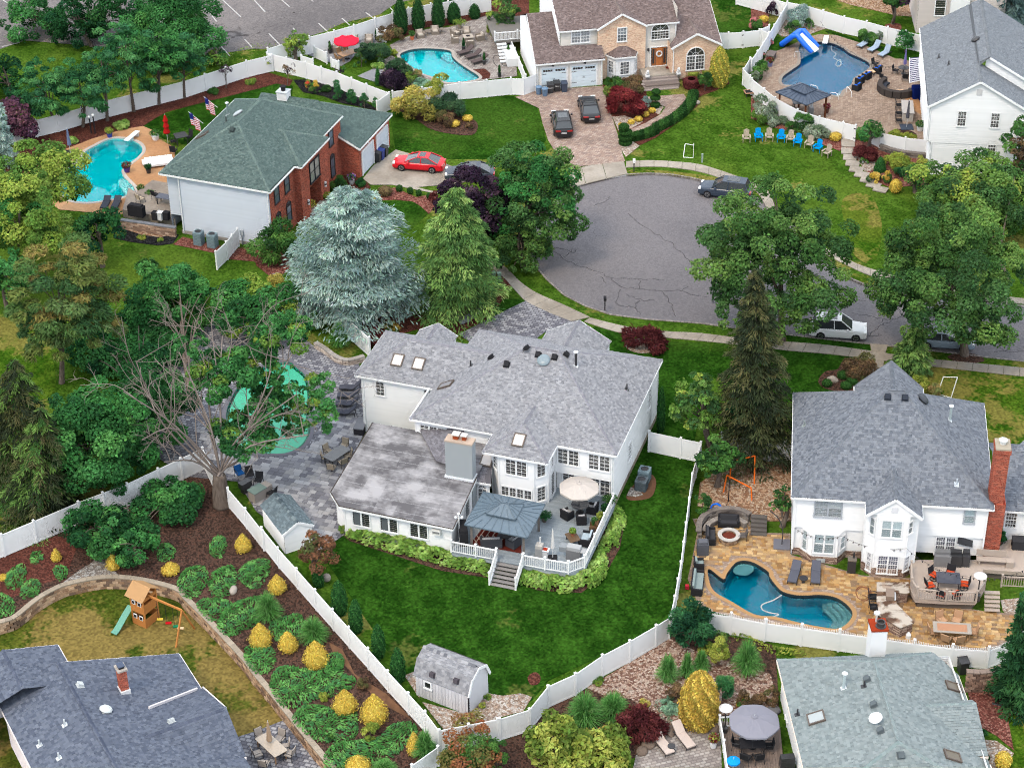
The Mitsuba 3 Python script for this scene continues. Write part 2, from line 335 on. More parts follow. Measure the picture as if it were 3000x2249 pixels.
for s in ('24 740,100 960,60 1060,300 1000,600 850,560 790,400',
          '24 1370,1440 2300,1550 2400,2100 1300,1700','34 1600,-60 2400,-60 2400,560 1900,520','44 2110,1200 2300,1100 2300,1760 2060,1760','24 760,690 1060,740 1150,830 900,770',
          '31 -80,1000 140,1180 -60,1290','21 -60,1100 300,1100 440,1650 -60,1690','13 1070,1380 1400,1385 1800,1440 1900,1490 1650,1455 1300,1405 1080,1420'):
    sheet('lawn',spoly(s),0.016,'lawn_dry')
# beds
def bed(s,mat,z=0.03,smooth=False,label=None): return sheet('bed',spoly(s) if smooth else poly(s),z,mat,kind='structure',label=label)
bed('11 0,1330 130,1150 500,1050 1000,900 1500,770 1900,650 2211,575 | 12 100,590 300,650 270,700 170,680 0,715 | 11 2211,690 1900,770 1500,870 1350,910 1250,965 1160,1025 1230,1060 740,1130 520,1220 480,1290 300,1420 0,1500','mulch_red')
bed('12 300,650 600,640 1000,900 940,890 700,840 540,780 380,750','mulch_black',0.034)
bed('12 1110,870 1280,960 1420,1050 1600,1090 1750,1095 1795,1040 1780,985 1700,945 1620,900 1640,820 1560,790 1300,800 1140,850','mulch_brown',0.034,True)
bed('12 1380,60 1920,0 2211,-40 2211,140 1900,120 1700,190 1500,215 1380,225 1200,300 1000,330 980,220','mulch_red')
bed('12 1740,570 1850,560 1900,600 1890,640 1800,650','mulch_red',0.06)
bed('12 1880,250 1950,290 2040,310 2070,200 1950,190','mulch_pink',0.06)
bed('12 690,530 850,500 960,560 1010,700 1400,690 1380,640 1240,560 1100,450 900,560 850,600','gravel_grey',0.035)
bed('13 870,690 1220,640 1230,800 1360,870 1330,930 1200,1010 1110,1050 1000,1080 950,950 900,800','mulch_red',0.036)
bed('13 950,950 1050,940 1200,990 1110,1040 1005,1070','gravel_white',0.04); bed('13 1280,910 1310,860 1365,870 1330,930','gravel_white',0.04); bed('13 1010,1160 1120,1150 1170,1185 1060,1275 1020,1210','gravel_white',0.04)
bed('13 1520,720 1640,810 1640,860 1500,980 1300,1120 1170,1180 1110,1140 1300,1050 1500,920 1570,760','mulch_red',0.036)
bed('13 1470,580 1560,620 1740,640 1890,650 1900,680 1780,740 1690,770 1640,800 1560,720','mulch_red',0.037)
bed('14 0,640 200,790 480,960 640,1030 830,1130 1000,1160 1450,1270 1440,1500 1130,1520 1020,1480 900,1350 830,1250 740,1200 720,1225 600,1180 400,1080 200,1040 0,960','mulch_pink',0.03)
bed('14 850,1260 1000,1290 1010,1380 920,1390','gravel_white',0.035); bed('14 280,120 520,180 620,230 450,290 250,300 200,260','gravel_white',0.034); bed('14 40,640 160,640 160,700 100,770 20,700','gravel_white',0.036)
bed('14 0,60 150,100 140,220 0,230','mulch_pink',0.03); bed('14 1095,200 1200,195 1210,245 1090,250','mulch_pink',0.03,True); bed('14 560,-40 1000,-40 1340,60 1340,140 1180,130 800,40','gravel_tan',0.03)
bed('22 820,1110 950,1040 1230,760 1330,640 1900,620 2070,790 1980,930 1930,1035 1630,1180 1500,1200 1300,1150 950,1250','mulch_red',0.034)
bed('22 1475,990 1540,940 1620,935 1700,965 1745,1010 1700,1060 1600,1080 1510,1050','gravel_white',0.04,True)
bed('23 1050,1250 1100,1225 1300,1230 1338,1285 1300,1325 1180,1342 1080,1310','gravel_white',0.034,True)
bed('12 980,1570 1120,1520 1300,1600 1390,1580 1470,1600 1480,1658 | 22 1450,150 1400,215 1330,150 1270,115 1130,100 1010,105 940,60','mulch_pink',0.034)
bed('12 620,1600 640,1440 750,1420 900,1480 930,1520 860,1570 700,1640','mulch_red',0.034)
bed('22 0,540 -40,560 200,480 400,480 240,690 100,710 0,630','mulch_pink',0.034); bed('21 1840,580 1930,490 2211,480 2300,700 2150,690 2060,600','mulch_pink',0.034)
bed('21 1400,460 1480,400 1790,470 1730,530','mulch_pink',0.034); bed('21 930,200 1000,330 1250,390 1450,380 1400,455 1280,470 1050,440 920,410','mulch_black',0.034); bed('21 990,315 1150,320 1430,370 1300,405 1150,385 1010,340','gravel_tan',0.05)
# the planted bank between the retaining wall and the white fence
bank = poly([tuple(p[:2]) for p in WALLF]+[tuple(p[:2]) for p in P('42 900,1860 1270,1800 1480,1640 1490,1530 1375,1375 1240,1225 1075,1045 915,862 760,690 630,545 490,385 340,212 | 32 190,1560 60,1395 | 31 2140,1420 2000,1240 1860,1075 1745,945 1660,760 1300,930 1050,1050 660,1200 300,1355 40,1465 -120,1525')])
sheet('planted_bank',bank,0.02,'mulch_brown',label='dark bark mulch bank with low evergreens above the retaining wall')
bed('31 0,1480 480,1290 620,1400 560,1560 500,1640 300,1700 0,1850','mulch_red',0.026)
bed('41 500,170 560,120 640,60 740,0 870,-160 960,-60 900,30 960,100 860,110 640,140','gravel_grey',0.034)
bed('31 940,1080 1040,1030 1050,1150 980,1180','gravel_grey',0.034)
# gravel at the shed, side gravel, foreground rockery
bed('42 1200,910 1280,880 1330,1120 1730,1230 1850,1050 2000,1075 2140,1055 2211,1060 | 43 150,1050 230,1060 300,1085 230,1200 0,1260 | 42 2060,1300 1800,1390 1580,1420 1480,1300 1340,1120','gravel_white',0.036)
sheet('bed',poly('42 1440,1700 1960,1450 2211,1360 | 43 0,1440 280,1360 430,1170 650,1070 1100,800 1410,600 1500,520 1700,560 2211,650 | 44 200,680 230,1230 -60,1230 | 43 1800,1260 1560,1330 1300,1420 1160,1560 600,1800 -300,1800'),0.024,'mulch_brown')
bed('43 740,1010 1100,800 1410,610 1600,700 1750,760 2000,820 2230,900 | 44 160,900 230,1200 0,1240 | 43 1850,1230 1480,1320 1350,1290 1100,1100 900,1080','gravel_pink',0.036)
bed('42 590,640 700,700 800,900 1060,1060 1240,1240 1370,1400 1300,1290 1000,1130 760,870 620,720','bed_dust',0.026)
bed('44 1750,1020 2100,1040 2140,1180 2080,1260 2130,1520 1990,1400 1810,1300','mulch_pink',0.034); bed('44 1800,1420 1990,1440 2130,1540 2060,1660 1800,1660','gravel_white',0.036)
bed('44 2020,300 2211,280 2250,430 2110,450 2040,390','gravel_white',0.036)
bed('33 1660,870 1880,700 2120,690 2211,700 | 34 330,690 330,1180 | 33 2090,1180 1800,1080 1640,1060','gravel_tan',0.034)
bed('33 1065,995 1110,900 1250,800 1305,860 1270,980 1150,1012','bed_dust',0.034,True)
bed('24 545,1575 600,1490 700,1470 760,1400 960,1420 980,1500 850,1640 640,1640','mulch_brown',0.034,True)
bed('24 1590,1370 1700,1340 1850,1360 1880,1410 1700,1420','mulch_brown',0.034,True)
bed('43 265,930 300,890 345,890 370,930 350,980 290,985','mulch_red',0.03,True)
bed('14 1140,1060 1240,1050 1340,1090 1320,1150 1150,1130','mulch_brown',0.05,True)
# hosta beds round the sunroom and deck
bed('32 700,1290 760,1260 1100,1330 1590,1480 1900,1530 1890,1640 1500,1580 1100,1450 760,1340','mulch_brown',0.03); bed('33 200,1600 600,1650 760,1560 950,1100 1060,1150 1010,1400 900,1600 700,1760 350,1740 190,1680','mulch_brown',0.03)
# paving
def pave(key,s,mat,z=0.05,smooth=False,label=None): return sheet(key,spoly(s) if smooth else poly(s),z,mat,label=label)
pave('driveway','13 165,790 230,770 330,735 870,700 880,720 900,800 950,960 1000,1110 1030,1240 1055,1310 700,1350 600,1400 500,1250 430,1140 385,1000 355,880 270,840','pavers_drive',label='long pink paver driveway up to two garage doors')
pave('path','13 1215,790 1530,765 1550,800 1540,850 1480,940 1300,1060 1115,1110 1100,1050 1220,1000 1340,930 1380,870 1330,850','pavers_drive',0.055,label='curved paver path from the driveway to the front steps')
pave('driveway','12 865,1450 950,1345 1125,1220 1130,1215 1540,1330 1800,1440 | 22 1650,-30 1300,0 | 12 1560,1580 1400,1560 1100,1500 930,1500','concrete',0.05,label='pale concrete driveway beside the brick house')
pave('driveway','22 1640,1190 1930,1040 2180,920 | 23 270,925 620,1085 700,1075 560,1160 420,1160 200,1330 | 22 1850,1330','pavers_grey',0.05,label='grey paver driveway in front of the white house')
pave('pool_deck','11 480,1290 520,1215 740,1130 1000,1050 1160,1025 1230,1055 1290,1125 1345,1160 1420,1200 1400,1500 | 21 1340,60 1250,140 990,215 890,220 650,195 480,180 350,80 | 11 300,1500 350,1400','concrete_peach',0.045,label='peach coloured concrete deck round the turquoise pool')
pave('patio','12 1080,370 1200,310 1380,240 1560,225 1900,120 1960,140 1900,260 2020,320 2060,330 2110,560 2115,620 1860,650 1800,690 1400,700 1380,640 1150,470','pavers_top',0.045,label='grey paver patio round the turquoise pool')
pave('terrace','12 370,430 560,360 850,270 1000,240 1060,340 850,400 760,500 690,540 560,500','pad_grey',0.05,label='grey deck with a red parasol inside the white fence')
pave('pad','12 820,620 960,555 1030,560 990,680 940,660','pad_grey',0.05)
pave('patio','14 0,800 130,420 200,390 300,380 470,300 560,280 700,290 900,350 1170,480 1290,480 1400,470 1430,1180 1050,1100 840,1050 560,970 200,800','pavers_tan',0.045,label='tan paver patio round the blue pool')
pave('turf','14 130,400 190,305 280,310 280,390 200,420','lawn_lush',0.05); pave('lawn','14 880,330 1060,380 1380,420 1370,470 1290,500 1100,450 880,350 600,260 640,250','lawn_lush',0.05)
pave('patio','32 -1100,120 -980,40 -700,-260 -500,-400 | 22 90,1010 480,1290 830,1420 840,1450 | 32 850,0 880,470 760,690 660,1030 660,1170 735,1275 520,1430 420,1420 0,1100 -60,1000 -150,860 -560,820 -900,600','pavers_grey',0.045,label='grey flagstone pool patio beside the white house')
pave('patio','33 1640,1260 1600,1160 2060,1150 2080,1270 | 34 320,1280 320,1450 900,1620 1300,1640 | 44 1320,300 1880,390 2211,420 2200,600 2130,640 1900,720 1700,700 1000,640 100,500 | 43 1660,370 1560,130 1590,0','pavers_tan',0.045,label='ochre paver patio round the blue green pool')
pave('patio','43 1140,1560 1260,1440 1420,1340 1570,1360 1700,1330 1810,1370 1830,1460 1840,1760 1100,1760','pavers_top',0.045,label='grey paver patio with two cushioned loungers')
pave('pad','14 1255,750 1330,720 1400,760 1400,920 1330,905 1260,830','concrete_peach',0.05,True)
pave('pad','33 1065,975 1100,905 1180,935 1200,970 1140,985','gravel_grey',0.05)
ypat = poly('42 -700,1400 -250,1440 0,1360 230,1270 620,1760 -700,1800',ZY)
sheet('yard_patio',ypat,ZY+0.04,'pavers_grey',label='small grey paver patio below the retaining wall',cut=False)
bed_strip = poly('13 140,760 330,735 320,750 160,800')
# ---- concrete aprons, sidewalks: one slab each
def slabs(key,label,left,right,n,mat='concrete',z=0.06):
    """a run of concrete slabs between two edge lines"""
    k = thing(key,label,'sidewalk'); labels[k] = {'label': label,'kind': 'structure'}
    a, b = smooth_line(P(left),8), smooth_line(P(right),8)
    A, B = shapely.LineString([p[:2] for p in a]), shapely.LineString([p[:2] for p in b])
    for i in range(n):
        q = [A.interpolate((i+.012)/n,True),A.interpolate((i+.5)/n,True),A.interpolate((i+.988)/n,True),B.interpolate((i+.988)/n,True),B.interpolate((i+.5)/n,True),B.interpolate((i+.012)/n,True)]
        g = shapely.Polygon([(p.x,p.y) for p in q]); g = g if g.is_valid else g.buffer(0)
        m = M(); m.slab(g,-0.02,z+0.004*rng.random(),hx(190,180,168)); m.out(part(k,'slab'),mat)
    return k
slabs('sidewalk','pale concrete sidewalk curving along the far side of the turning circle','13 1060,1310 1250,1302 1450,1312 1700,1345 2090,1480 2211,1550 | 24 300,350 600,490 850,615 1040,680 1300,760 1620,830 2211,900','13 1060,1360 1250,1352 1450,1362 1700,1405 2000,1510 2140,1580 | 24 260,400 570,530 880,680 1030,735 1300,820 1620,880 2211,945',34)
slabs('sidewalk','concrete sidewalk along the near side of the street','24 2300,1470 1840,1425 1310,1375 980,1325 600,1275 300,1250 -40,1225 | 23 1660,1180 1380,1165 1080,1130 770,1055','24 2300,1540 1840,1490 1310,1430 980,1390 600,1345 300,1320 -40,1280 | 23 1660,1240 1370,1215 1030,1180 720,1085',30)
slabs('sidewalk','concrete sidewalk and apron at the grey driveway','23 770,1050 545,945 330,850 200,760 100,660 0,590 -40,560','23 620,1085 430,1010 250,920 180,850 60,720 -30,650 -60,620',9)
slabs('driveway_apron','two wide concrete apron slabs where the pink driveway meets the circle','13 600,1430 700,1360 880,1330 1045,1310','13 560,1530 700,1500 880,1455 1075,1410',3)
slabs('front_walk','white concrete walk from the street to the grey roofed house','24 965,1265 975,1330 980,1420 990,1560','24 1110,1275 1085,1350 1075,1420 1060,1560',5)
# ---- kerbs of grey stone blocks
def kerb(label,pts,wd=0.16):
    k = thing('kerb',label,'kerb'); labels[k] = {'label': label,'kind': 'structure'}
    ln = shapely.LineString(pts); n = int(ln.length/0.3); m = M()
    for i in range(n):
        a, b = ln.interpolate((i+.06)/n,True), ln.interpolate((i+.94)/n,True)
        m.bar([a.x,a.y,-0.05+0.01*rng.random()],[b.x,b.y,-0.05],wd,0.2,hx(172,164,160)*(0.75+0.5*rng.random()))
    m.out(part(k,'kerb_blocks'),kind='stuff',label='row of small grey kerb stones')
rb = list(ROAD.exterior.coords)
kerb('grey block kerb round the far edge of the turning circle',rb[2:16]); kerb('grey block kerb along the near edge of the street',rb[17:32])
# ---- parking bay lines and street marks
ml = M()
for s in ('11 20,0 60,28','11 115,220 185,300','11 15,380 160,348','11 1690,100 1755,178','11 1780,365 1862,458','11 1800,0 1950,140','11 1980,320 2050,395','11 2055,0 2145,100','11 1730,10 1790,0','12 0,20 75,98','12 105,275 195,368','12 205,0 272,58','12 445,0 465,15','12 505,190 585,265','12 695,150 760,208','12 890,105 950,150','12 1085,65 1110,90','12 300,230 330,260'):
    a, b = P(s); ml.bar(a+[0,0,.018],b+[0,0,.018],0.13,0.004,hx(222,220,218))
ml.out(thing('bay_lines','worn white parking bay lines on the old lot','marking',kind='structure')); labels['bay_lines'].pop('category')
# ================================================================ swimming pools
def pool(k,key,label,deep,shallow,cop,depth=1.5,copw=0.32,copz=0.07,rim=None):
    t = thing(key,label,'pool'); g = POOLS[k]
    nm = 'basin_' + k; tex(nm,basin(shallow,deep,-depth))
    m = M(); c = np.array(g.exterior.coords)[:-1]; n = len(c)
    if shapely.LinearRing(c).is_ccw: c = c[::-1]
    inner = g.buffer(-0.35,join_style=1)
    for i in range(n):
        a, b = c[i], c[(i+1) % n]
        m.face([[*a,0.0],[*b,0.0],[*b,-depth],[*a,-depth]],(.5,.5,.5))
    m.sheet(g,-depth,(.5,.5,.5)); m.out(part(t,'basin'),nm)
    w = M(); w.sheet(g,-0.11,(1,1,1)); w.out(part(t,'water'),'water')
    cm = M(); ring = g.buffer(copw,join_style=1).difference(g); cm.slab(ring,-0.2,copz,cop); cm.out(part(t,'coping'),'matte')
    if rim is not None:
        rm = M(); rm.slab(g.difference(g.buffer(-0.03)),-0.3,0.03,rim); rm.out(part(t,'tile_band'),'satin')
    return t
PL = pool('left','swimming_pool','turquoise kidney pool with a white diving board beside the brick house',np.array([0.0,0.42,0.47]),np.array([0.10,0.62,0.62]),hx(222,212,204),1.3)
PT = pool('top','swimming_pool','bright turquoise pool with curved steps on the grey paver patio at the top',np.array([0.0,0.48,0.53]),np.array([0.05,0.58,0.62]),hx(206,196,188),1.3,rim=hx(60,90,100))
PR = pool('right','swimming_pool','deep blue pool with an inflatable slide beside the metal gazebo',np.array([0.0,0.115,0.25]),np.array([0.01,0.26,0.42]),hx(176,166,156),1.6,rim=hx(50,60,80))
PM = pool('main','swimming_pool','green covered pool under the bare branched tree',np.array([0.008,0.26,0.135]),np.array([0.02,0.34,0.22]),hx(138,138,148),0.5)
PY = pool('yellow','swimming_pool','dark teal pool with curved corner steps on ochre pavers',np.array([0.0,0.18,0.28]),np.array([0.03,0.30,0.38]),hx(206,164,118),1.6,0.3,0.06,rim=hx(50,56,60))
def step_in(t,s,zs,col,n=4):
    """curved pool steps: nested shelves under water"""
    base = spoly(s,-0.2,5)
    for i in range(n):
        m = M()
        z = zs * (i+1)
        m.slab(base.buffer(0.33*i,join_style=1).intersection(POOLS[t[1]]),-1.3,-0.1-z,col); m.out(part(t[0],'step'),'matte')
step_in((PY,'yellow'),'44 700,310 770,345 820,415 800,480 740,530 790,440 760,370',0.26,np.array([0.10,0.26,0.27]),4)
step_in((PT,'top'),'12 1540,418 1585,435 1592,470 1570,460 1545,440',0.16,np.array([0.03,0.42,0.46]),3)
step_in((PR,'right'),'14 700,788 735,750 790,720 800,745 760,775',0.2,np.array([0.30,0.42,0.5]),2)
step_in((PL,'left'),'11 990,1470 1010,1455 1090,1530 1085,1570 1060,1580',0.2,np.array([0.25,0.6,0.6]),2)
m = M(); m.sheet(spoly('33 1930,1560 1990,1512 2060,1515 2100,1560 2040,1610 1950,1600',-.2),-0.35,np.array([0.10,0.27,0.29])); m.out(part(PY,'bench'))
# green mesh cover lying on the water of the middle pool
g = POOLS['main'].buffer(-0.2)
m = M(); m.sheet(g,-0.085,np.array([0.03,0.30,0.18])); m.out(thing('pool_cover','emerald green cover floating on the pool under the bare tree','pool cover'),'satin')
def diving_board(s0,s1,label):
    a, b = at(*s0,.45), at(*s1,.45)
    k = thing('diving_board',label,'diving board'); m = M(); m.bar(a,b,0.5,0.06,WHITE); m.out(part(k,'board'))
    d = b - a
    m = M(); m.box(a+d*.12-[0,0,.2],[.4,.4,.38],WHITE*.8); m.box(a+d*.55-[0,0,.2],[.35,.3,.38],WHITE*.8); m.out(part(k,'stand'))
diving_board((11,1115,1060),(11,1020,1140),'white diving board over the turquoise pool by the brick house')
diving_board((14,613,290),(14,598,352),'white diving board at the far end of the deep blue pool')
def rail(pts,label,col,r=0.025):
    k = thing('pool_handrail',label,'handrail'); m = M(); m.tube(smooth_line(pts,4),r,col,6); m.out(k,'satin')
def hoop(t,x0,y0,x1,y1,h,label,col=METAL):
    a, b = at(t,x0,y0), at(t,x1,y1); rail([a,a+[0,0,h*.8],a*.8+b*.2+[0,0,h],a*.2+b*.8+[0,0,h*.9],b+[0,0,h*.5],b],label,col)
hoop(11,1040,1560,1100,1580,0.75,'grey steel handrail at the steps of the turquoise pool',lin((90,105,115)))
hoop(14,352,470,395,465,0.7,'slim chrome handrail beside the inflatable slide')
hoop(14,640,805,705,810,0.75,'white tube handrail left of the blue pool steps',WHITE); hoop(14,770,755,812,790,0.75,'white tube handrail right of the blue pool steps',WHITE)
hoop(14,480,725,540,735,0.5,'white ladder rail behind the metal gazebo',WHITE)
# hoses floating or lying about
def hose(pts,label,col,r=0.03,name='hose',cat='hose',z=0.06):
    k = thing(name,label,cat); m = M(); m.tube(smooth_line([p+[0,0,z] for p in P(pts)],6),r,col,6); m.out(k,'satin')
hose('14 650,365 655,400 690,430 670,460 700,480 730,500 720,530 690,520 700,490 725,480 730,515 700,535','pale cleaner hose coiled on the deep blue pool',hx(170,195,205),0.04,z=-.11)
hose('44 250,248 180,290 100,320 85,345 100,370 150,390 225,405 150,430 90,420 50,440','white cleaner hose looping on the teal pool',hx(214,216,214),0.045,z=-.11)
hose('12 1990,540 1950,540 1920,500 1930,460 1970,460 1990,520 2020,540 2040,510 2030,480 2070,500','black hose lying in loops on the grey paver patio',DARK,0.03)
hose('44 850,230 900,200 960,215 970,260 930,310 870,290 850,230 890,195 960,230 940,270 900,265','brown garden hose coiled on the ochre pavers',hx(150,92,60),0.04)
hose('44 1950,1140 2040,1160 2120,1200 2211,1270','thick black drain pipe lying on the pink mulch',DARK,0.07,'drain_pipe','pipe')
# cracks in the street, each a thin dark sealed line
ck = M()
for s in ('23 460,500 600,590 700,640 860,690 950,730 1160,740 1370,742','23 950,730 1030,805 1180,822 1340,835 1500,832 1580,860 1720,882','23 1160,740 1168,820','23 1350,840 1410,900 1440,980 1462,1040','23 1070,860 1110,882 1170,905 1292,912','23 1165,905 1130,970 1060,955 985,938 1020,820','23 930,75 900,105 830,130 800,150','23 1080,210 1250,345 1390,430 1480,500 1570,580 1650,632 1735,590','23 850,720 900,770','23 620,500 560,560','23 1500,835 1560,800','23 1130,970 1180,1025','23 480,490 560,500 640,520 660,500','24 815,1012 920,1030 1050,1058 1150,1062 1240,1045','24 1065,1068 1055,1105 1000,1150 950,1200','24 1150,1065 1060,1110','24 880,1190 960,1195 1060,1190','24 1240,1045 1210,1010 1205,960','24 1940,1200 2000,1250 2060,1320 2211,1322','24 1970,1330 2110,1310','24 850,905 930,918'):
    p = np.array(smooth_line(P(s,-.115),4)); p[1:-1,:2] += .09 * rng.normal(size=(len(p)-2,2))
    for a, b in zip(p,p[1:]): ck.bar(a,b,.03+.03*rng.random(),.006,hx(88,86,90))
ck.out('street_cracks',kind='structure',label='dark branching cracks in the asphalt street')
# ================================================================ building kit
def spans(pl,t,axis=1):
    """intervals of the other coordinate where the polygon pl (n x 2) crosses the level t"""
    x = []
    o = 1 - axis
    for a, b in zip(pl,np.roll(pl,-1,0)):
        if (a[axis]<=t) != (b[axis]<=t): x.append(a[o]+(b[o]-a[o])*(t-a[axis])/(b[axis]-a[axis]))
    x.sort()
    return list(zip(x[::2],x[1::2]))
def clap(m,p0,p1,pl,col,exp=0.17,lap=0.036):
    """lap siding on the upright plane from p0 to p1 (outside to the right): pl is the outline in (along, height)"""
    p0, p1 = np.array(p0[:2],float), np.array(p1[:2],float); d = (p1-p0) / np.linalg.norm(p1-p0); nrm = np.array([d[1],-d[0]])
    pl = np.asarray(pl,float)
    W = lambda s, z, o: [*(p0+d*s+nrm*o),z]
    zs = np.arange(pl[:,1].min(),pl[:,1].max()-1e-6,exp)
    for z in zs:
        zt = min(z+exp,pl[:,1].max())
        A, B = spans(pl,z+1e-4), spans(pl,zt-1e-4)
        if not B: B = [((a+b)/2,(a+b)/2) for a,b in A]
        for (a0,a1), (b0,b1) in zip(A,B):
            k = col * (0.97+0.05*rng.random())
            m.add([W(a0,z,lap),W(a1,z,lap),W(b1,zt,0.002),W(b0,zt,0.002)],[[0,1,2],[0,2,3]],k)
            m.add([W(a0,z,0.0),W(a1,z,0.0),W(a1,z,lap),W(a0,z,lap)],[[0,1,2],[0,2,3]],k)
def plane_poly(p0,p1,pl):
    p0, p1 = np.array(p0[:2],float), np.array(p1[:2],float); d = (p1-p0) / np.linalg.norm(p1-p0)
    return [[*(p0+d*s),z] for s,z in pl]
def wall(h,fr,p0,p1,pl,style,col=WHITE):
    """one wall as a part: style 'clap', or the name of a masonry material"""
    if not hasattr(pl[0],'__len__'):
        L = float(np.hypot(p1[0]-p0[0],p1[1]-p0[1])); pl = [(0,pl[0]),(L,pl[0]),(L,pl[1]),(0,pl[1])]
    m = M(fr)
    if style == 'clap': clap(m,p0,p1,pl,col); mat = 'matte'
    else:
        m.face(plane_poly(p0,p1,pl),col); mat = style
    k = part(h,'wall'); m.out(k,mat)
    return k
def box_walls(h,fr,pts,z0,z1,style,col=WHITE,skip=(),close=True):
    """walls along a footprint given counter-clockwise"""
    n = len(pts)
    for i in range(n if close else n-1):
        if i in skip: continue
        st = style[i] if isinstance(style,(list,tuple)) else style
        wall(h,fr,pts[i],pts[(i+1) % n],(z0,z1),st,col)
def corner_boards(h,fr,pts,z0,z1,col=WHITE,w=0.12):
    for p in pts:
        m = M(fr); m.box([p[0],p[1],(z0+z1)/2],[w,w,z1-z0],col); m.out(part(h,'corner_board'))
def spout(h,fr,pts,r=.048):
    m = M(fr); m.tube(pts,r,WHITE,6); m.out(part(h,'downspout'))
def window(h,fr,p0,p1,s,z,w,ht,units=1,grid=(3,4),tone=0.03,arch=False,split=True,frame=WHITE,hue=(1,1.06,1.1),fw=0.09,proud=0.085,name='window'):
    """a window centred at s along the wall, its sill at z: frame > panes, grille"""
    p0, p1 = np.array(p0[:2],float), np.array(p1[:2],float); d = (p1-p0) / np.linalg.norm(p1-p0); nrm = np.array([d[1],-d[0]])
    c = p0 + d * s; f2 = Fr(fr.w([[c[0],c[1],0]])[0],fr.a+math.atan2(d[1],d[0]))   # x along the wall, -y outwards
    k = part(h,name); m = M(f2); y = -proud
    def fb(x0,x1,z0,z1,yy=y,t=proud+0.02): m.box([(x0+x1)/2,yy/2*1.0,(z0+z1)/2],[x1-x0,t,z1-z0],frame)
    W2 = w / 2
    if not arch:
        fb(-W2-fw,W2+fw,z+ht,z+ht+fw)
    else:
        for i in range(10):
            a0, a1 = math.pi * i / 10, math.pi * (i+1) / 10
            A, B = [[math.cos(a)*W2,z+ht+math.sin(a)*W2] for a in (a0,a1)]
            A2, B2 = [[math.cos(a)*(W2+fw),z+ht+math.sin(a)*(W2+fw)] for a in (a0,a1)]
            q = [[*A2,],[*B2],[*B],[*A]]
            v = [[x,y-0.01,zz] for x,zz in q] + [[x,0,zz] for x,zz in q]
            m.add(v,[[0,2,1],[0,3,2],[4,5,6],[4,6,7],[0,1,5],[0,5,4],[3,7,6],[3,6,2]],frame)
        fb(-W2,W2,z+ht-0.03,z+ht+0.05)
    fb(-W2-fw,-W2,z,z+ht); fb(W2,W2+fw,z,z+ht)
    m.box([0,-proud/2-0.02,z-fw/2],[w+2*fw+0.06,proud+0.06,fw],frame)
    uw = w / units
    for i in range(1,units): fb(-W2+i*uw-0.06,-W2+i*uw+0.06,z,z+ht)
    m.out(k)
    g = M(f2)
    for i in range(units):
        x0 = -W2 + i * uw + (0.06 if i else 0); x1 = -W2 + (i+1) * uw - (0.06 if i<units-1 else 0)
        rows = [(z,z+ht/2),(z+ht/2,z+ht)] if split else [(z,z+ht)]
        for j, (z0,z1) in enumerate(rows):
            pn = M(f2); t = tone * (0.8+0.5*rng.random()) * (1.25 if j else 0.85)
            pn.add([[x0,-0.034,z0],[x1,-0.034,z0],[x1,-0.034,z1],[x0,-0.034,z1]],[[0,1,2],[0,2,3]],np.array(hue)*t)
            pn.out(part(k,'pane'),'glass')
        if split: g.box([(x0+x1)/2,-0.05,z+ht/2],[x1-x0,0.03,0.055],frame)
        if grid:
            for a in range(1,grid[0]): g.box([x0+(x1-x0)*a/grid[0],-0.045,z+ht/2],[0.028,0.02,ht],frame)
            for b in range(1,grid[1]): g.box([(x0+x1)/2,-0.045,z+ht*b/grid[1]],[x1-x0,0.02,0.028],frame)
    if arch:
        pn = M(f2); n = 12
        pn.add([[0,-0.034,z+ht]]+[[math.cos(math.pi*i/n)*W2,-0.034,z+ht+math.sin(math.pi*i/n)*W2] for i in range(n+1)],[[0,i+1,i+2] for i in range(n)],np.array(hue)*tone*0.7)
        pn.out(part(k,'pane'),'glass')
        for a in (0.25,0.5,0.75): g.bar([0,-0.045,z+ht],[math.cos(math.pi*a)*W2,-0.045,z+ht+math.sin(math.pi*a)*W2],0.03,0.02,frame)
        for i in range(6):
            a0, a1 = math.pi * i / 6, math.pi * (i+1) / 6
            g.bar([math.cos(a0)*W2*.4,-0.045,z+ht+math.sin(a0)*W2*.4],[math.cos(a1)*W2*.4,-0.045,z+ht+math.sin(a1)*W2*.4],0.03,0.02,frame)
    if g.v: g.out(part(k,'grille'))
    return k
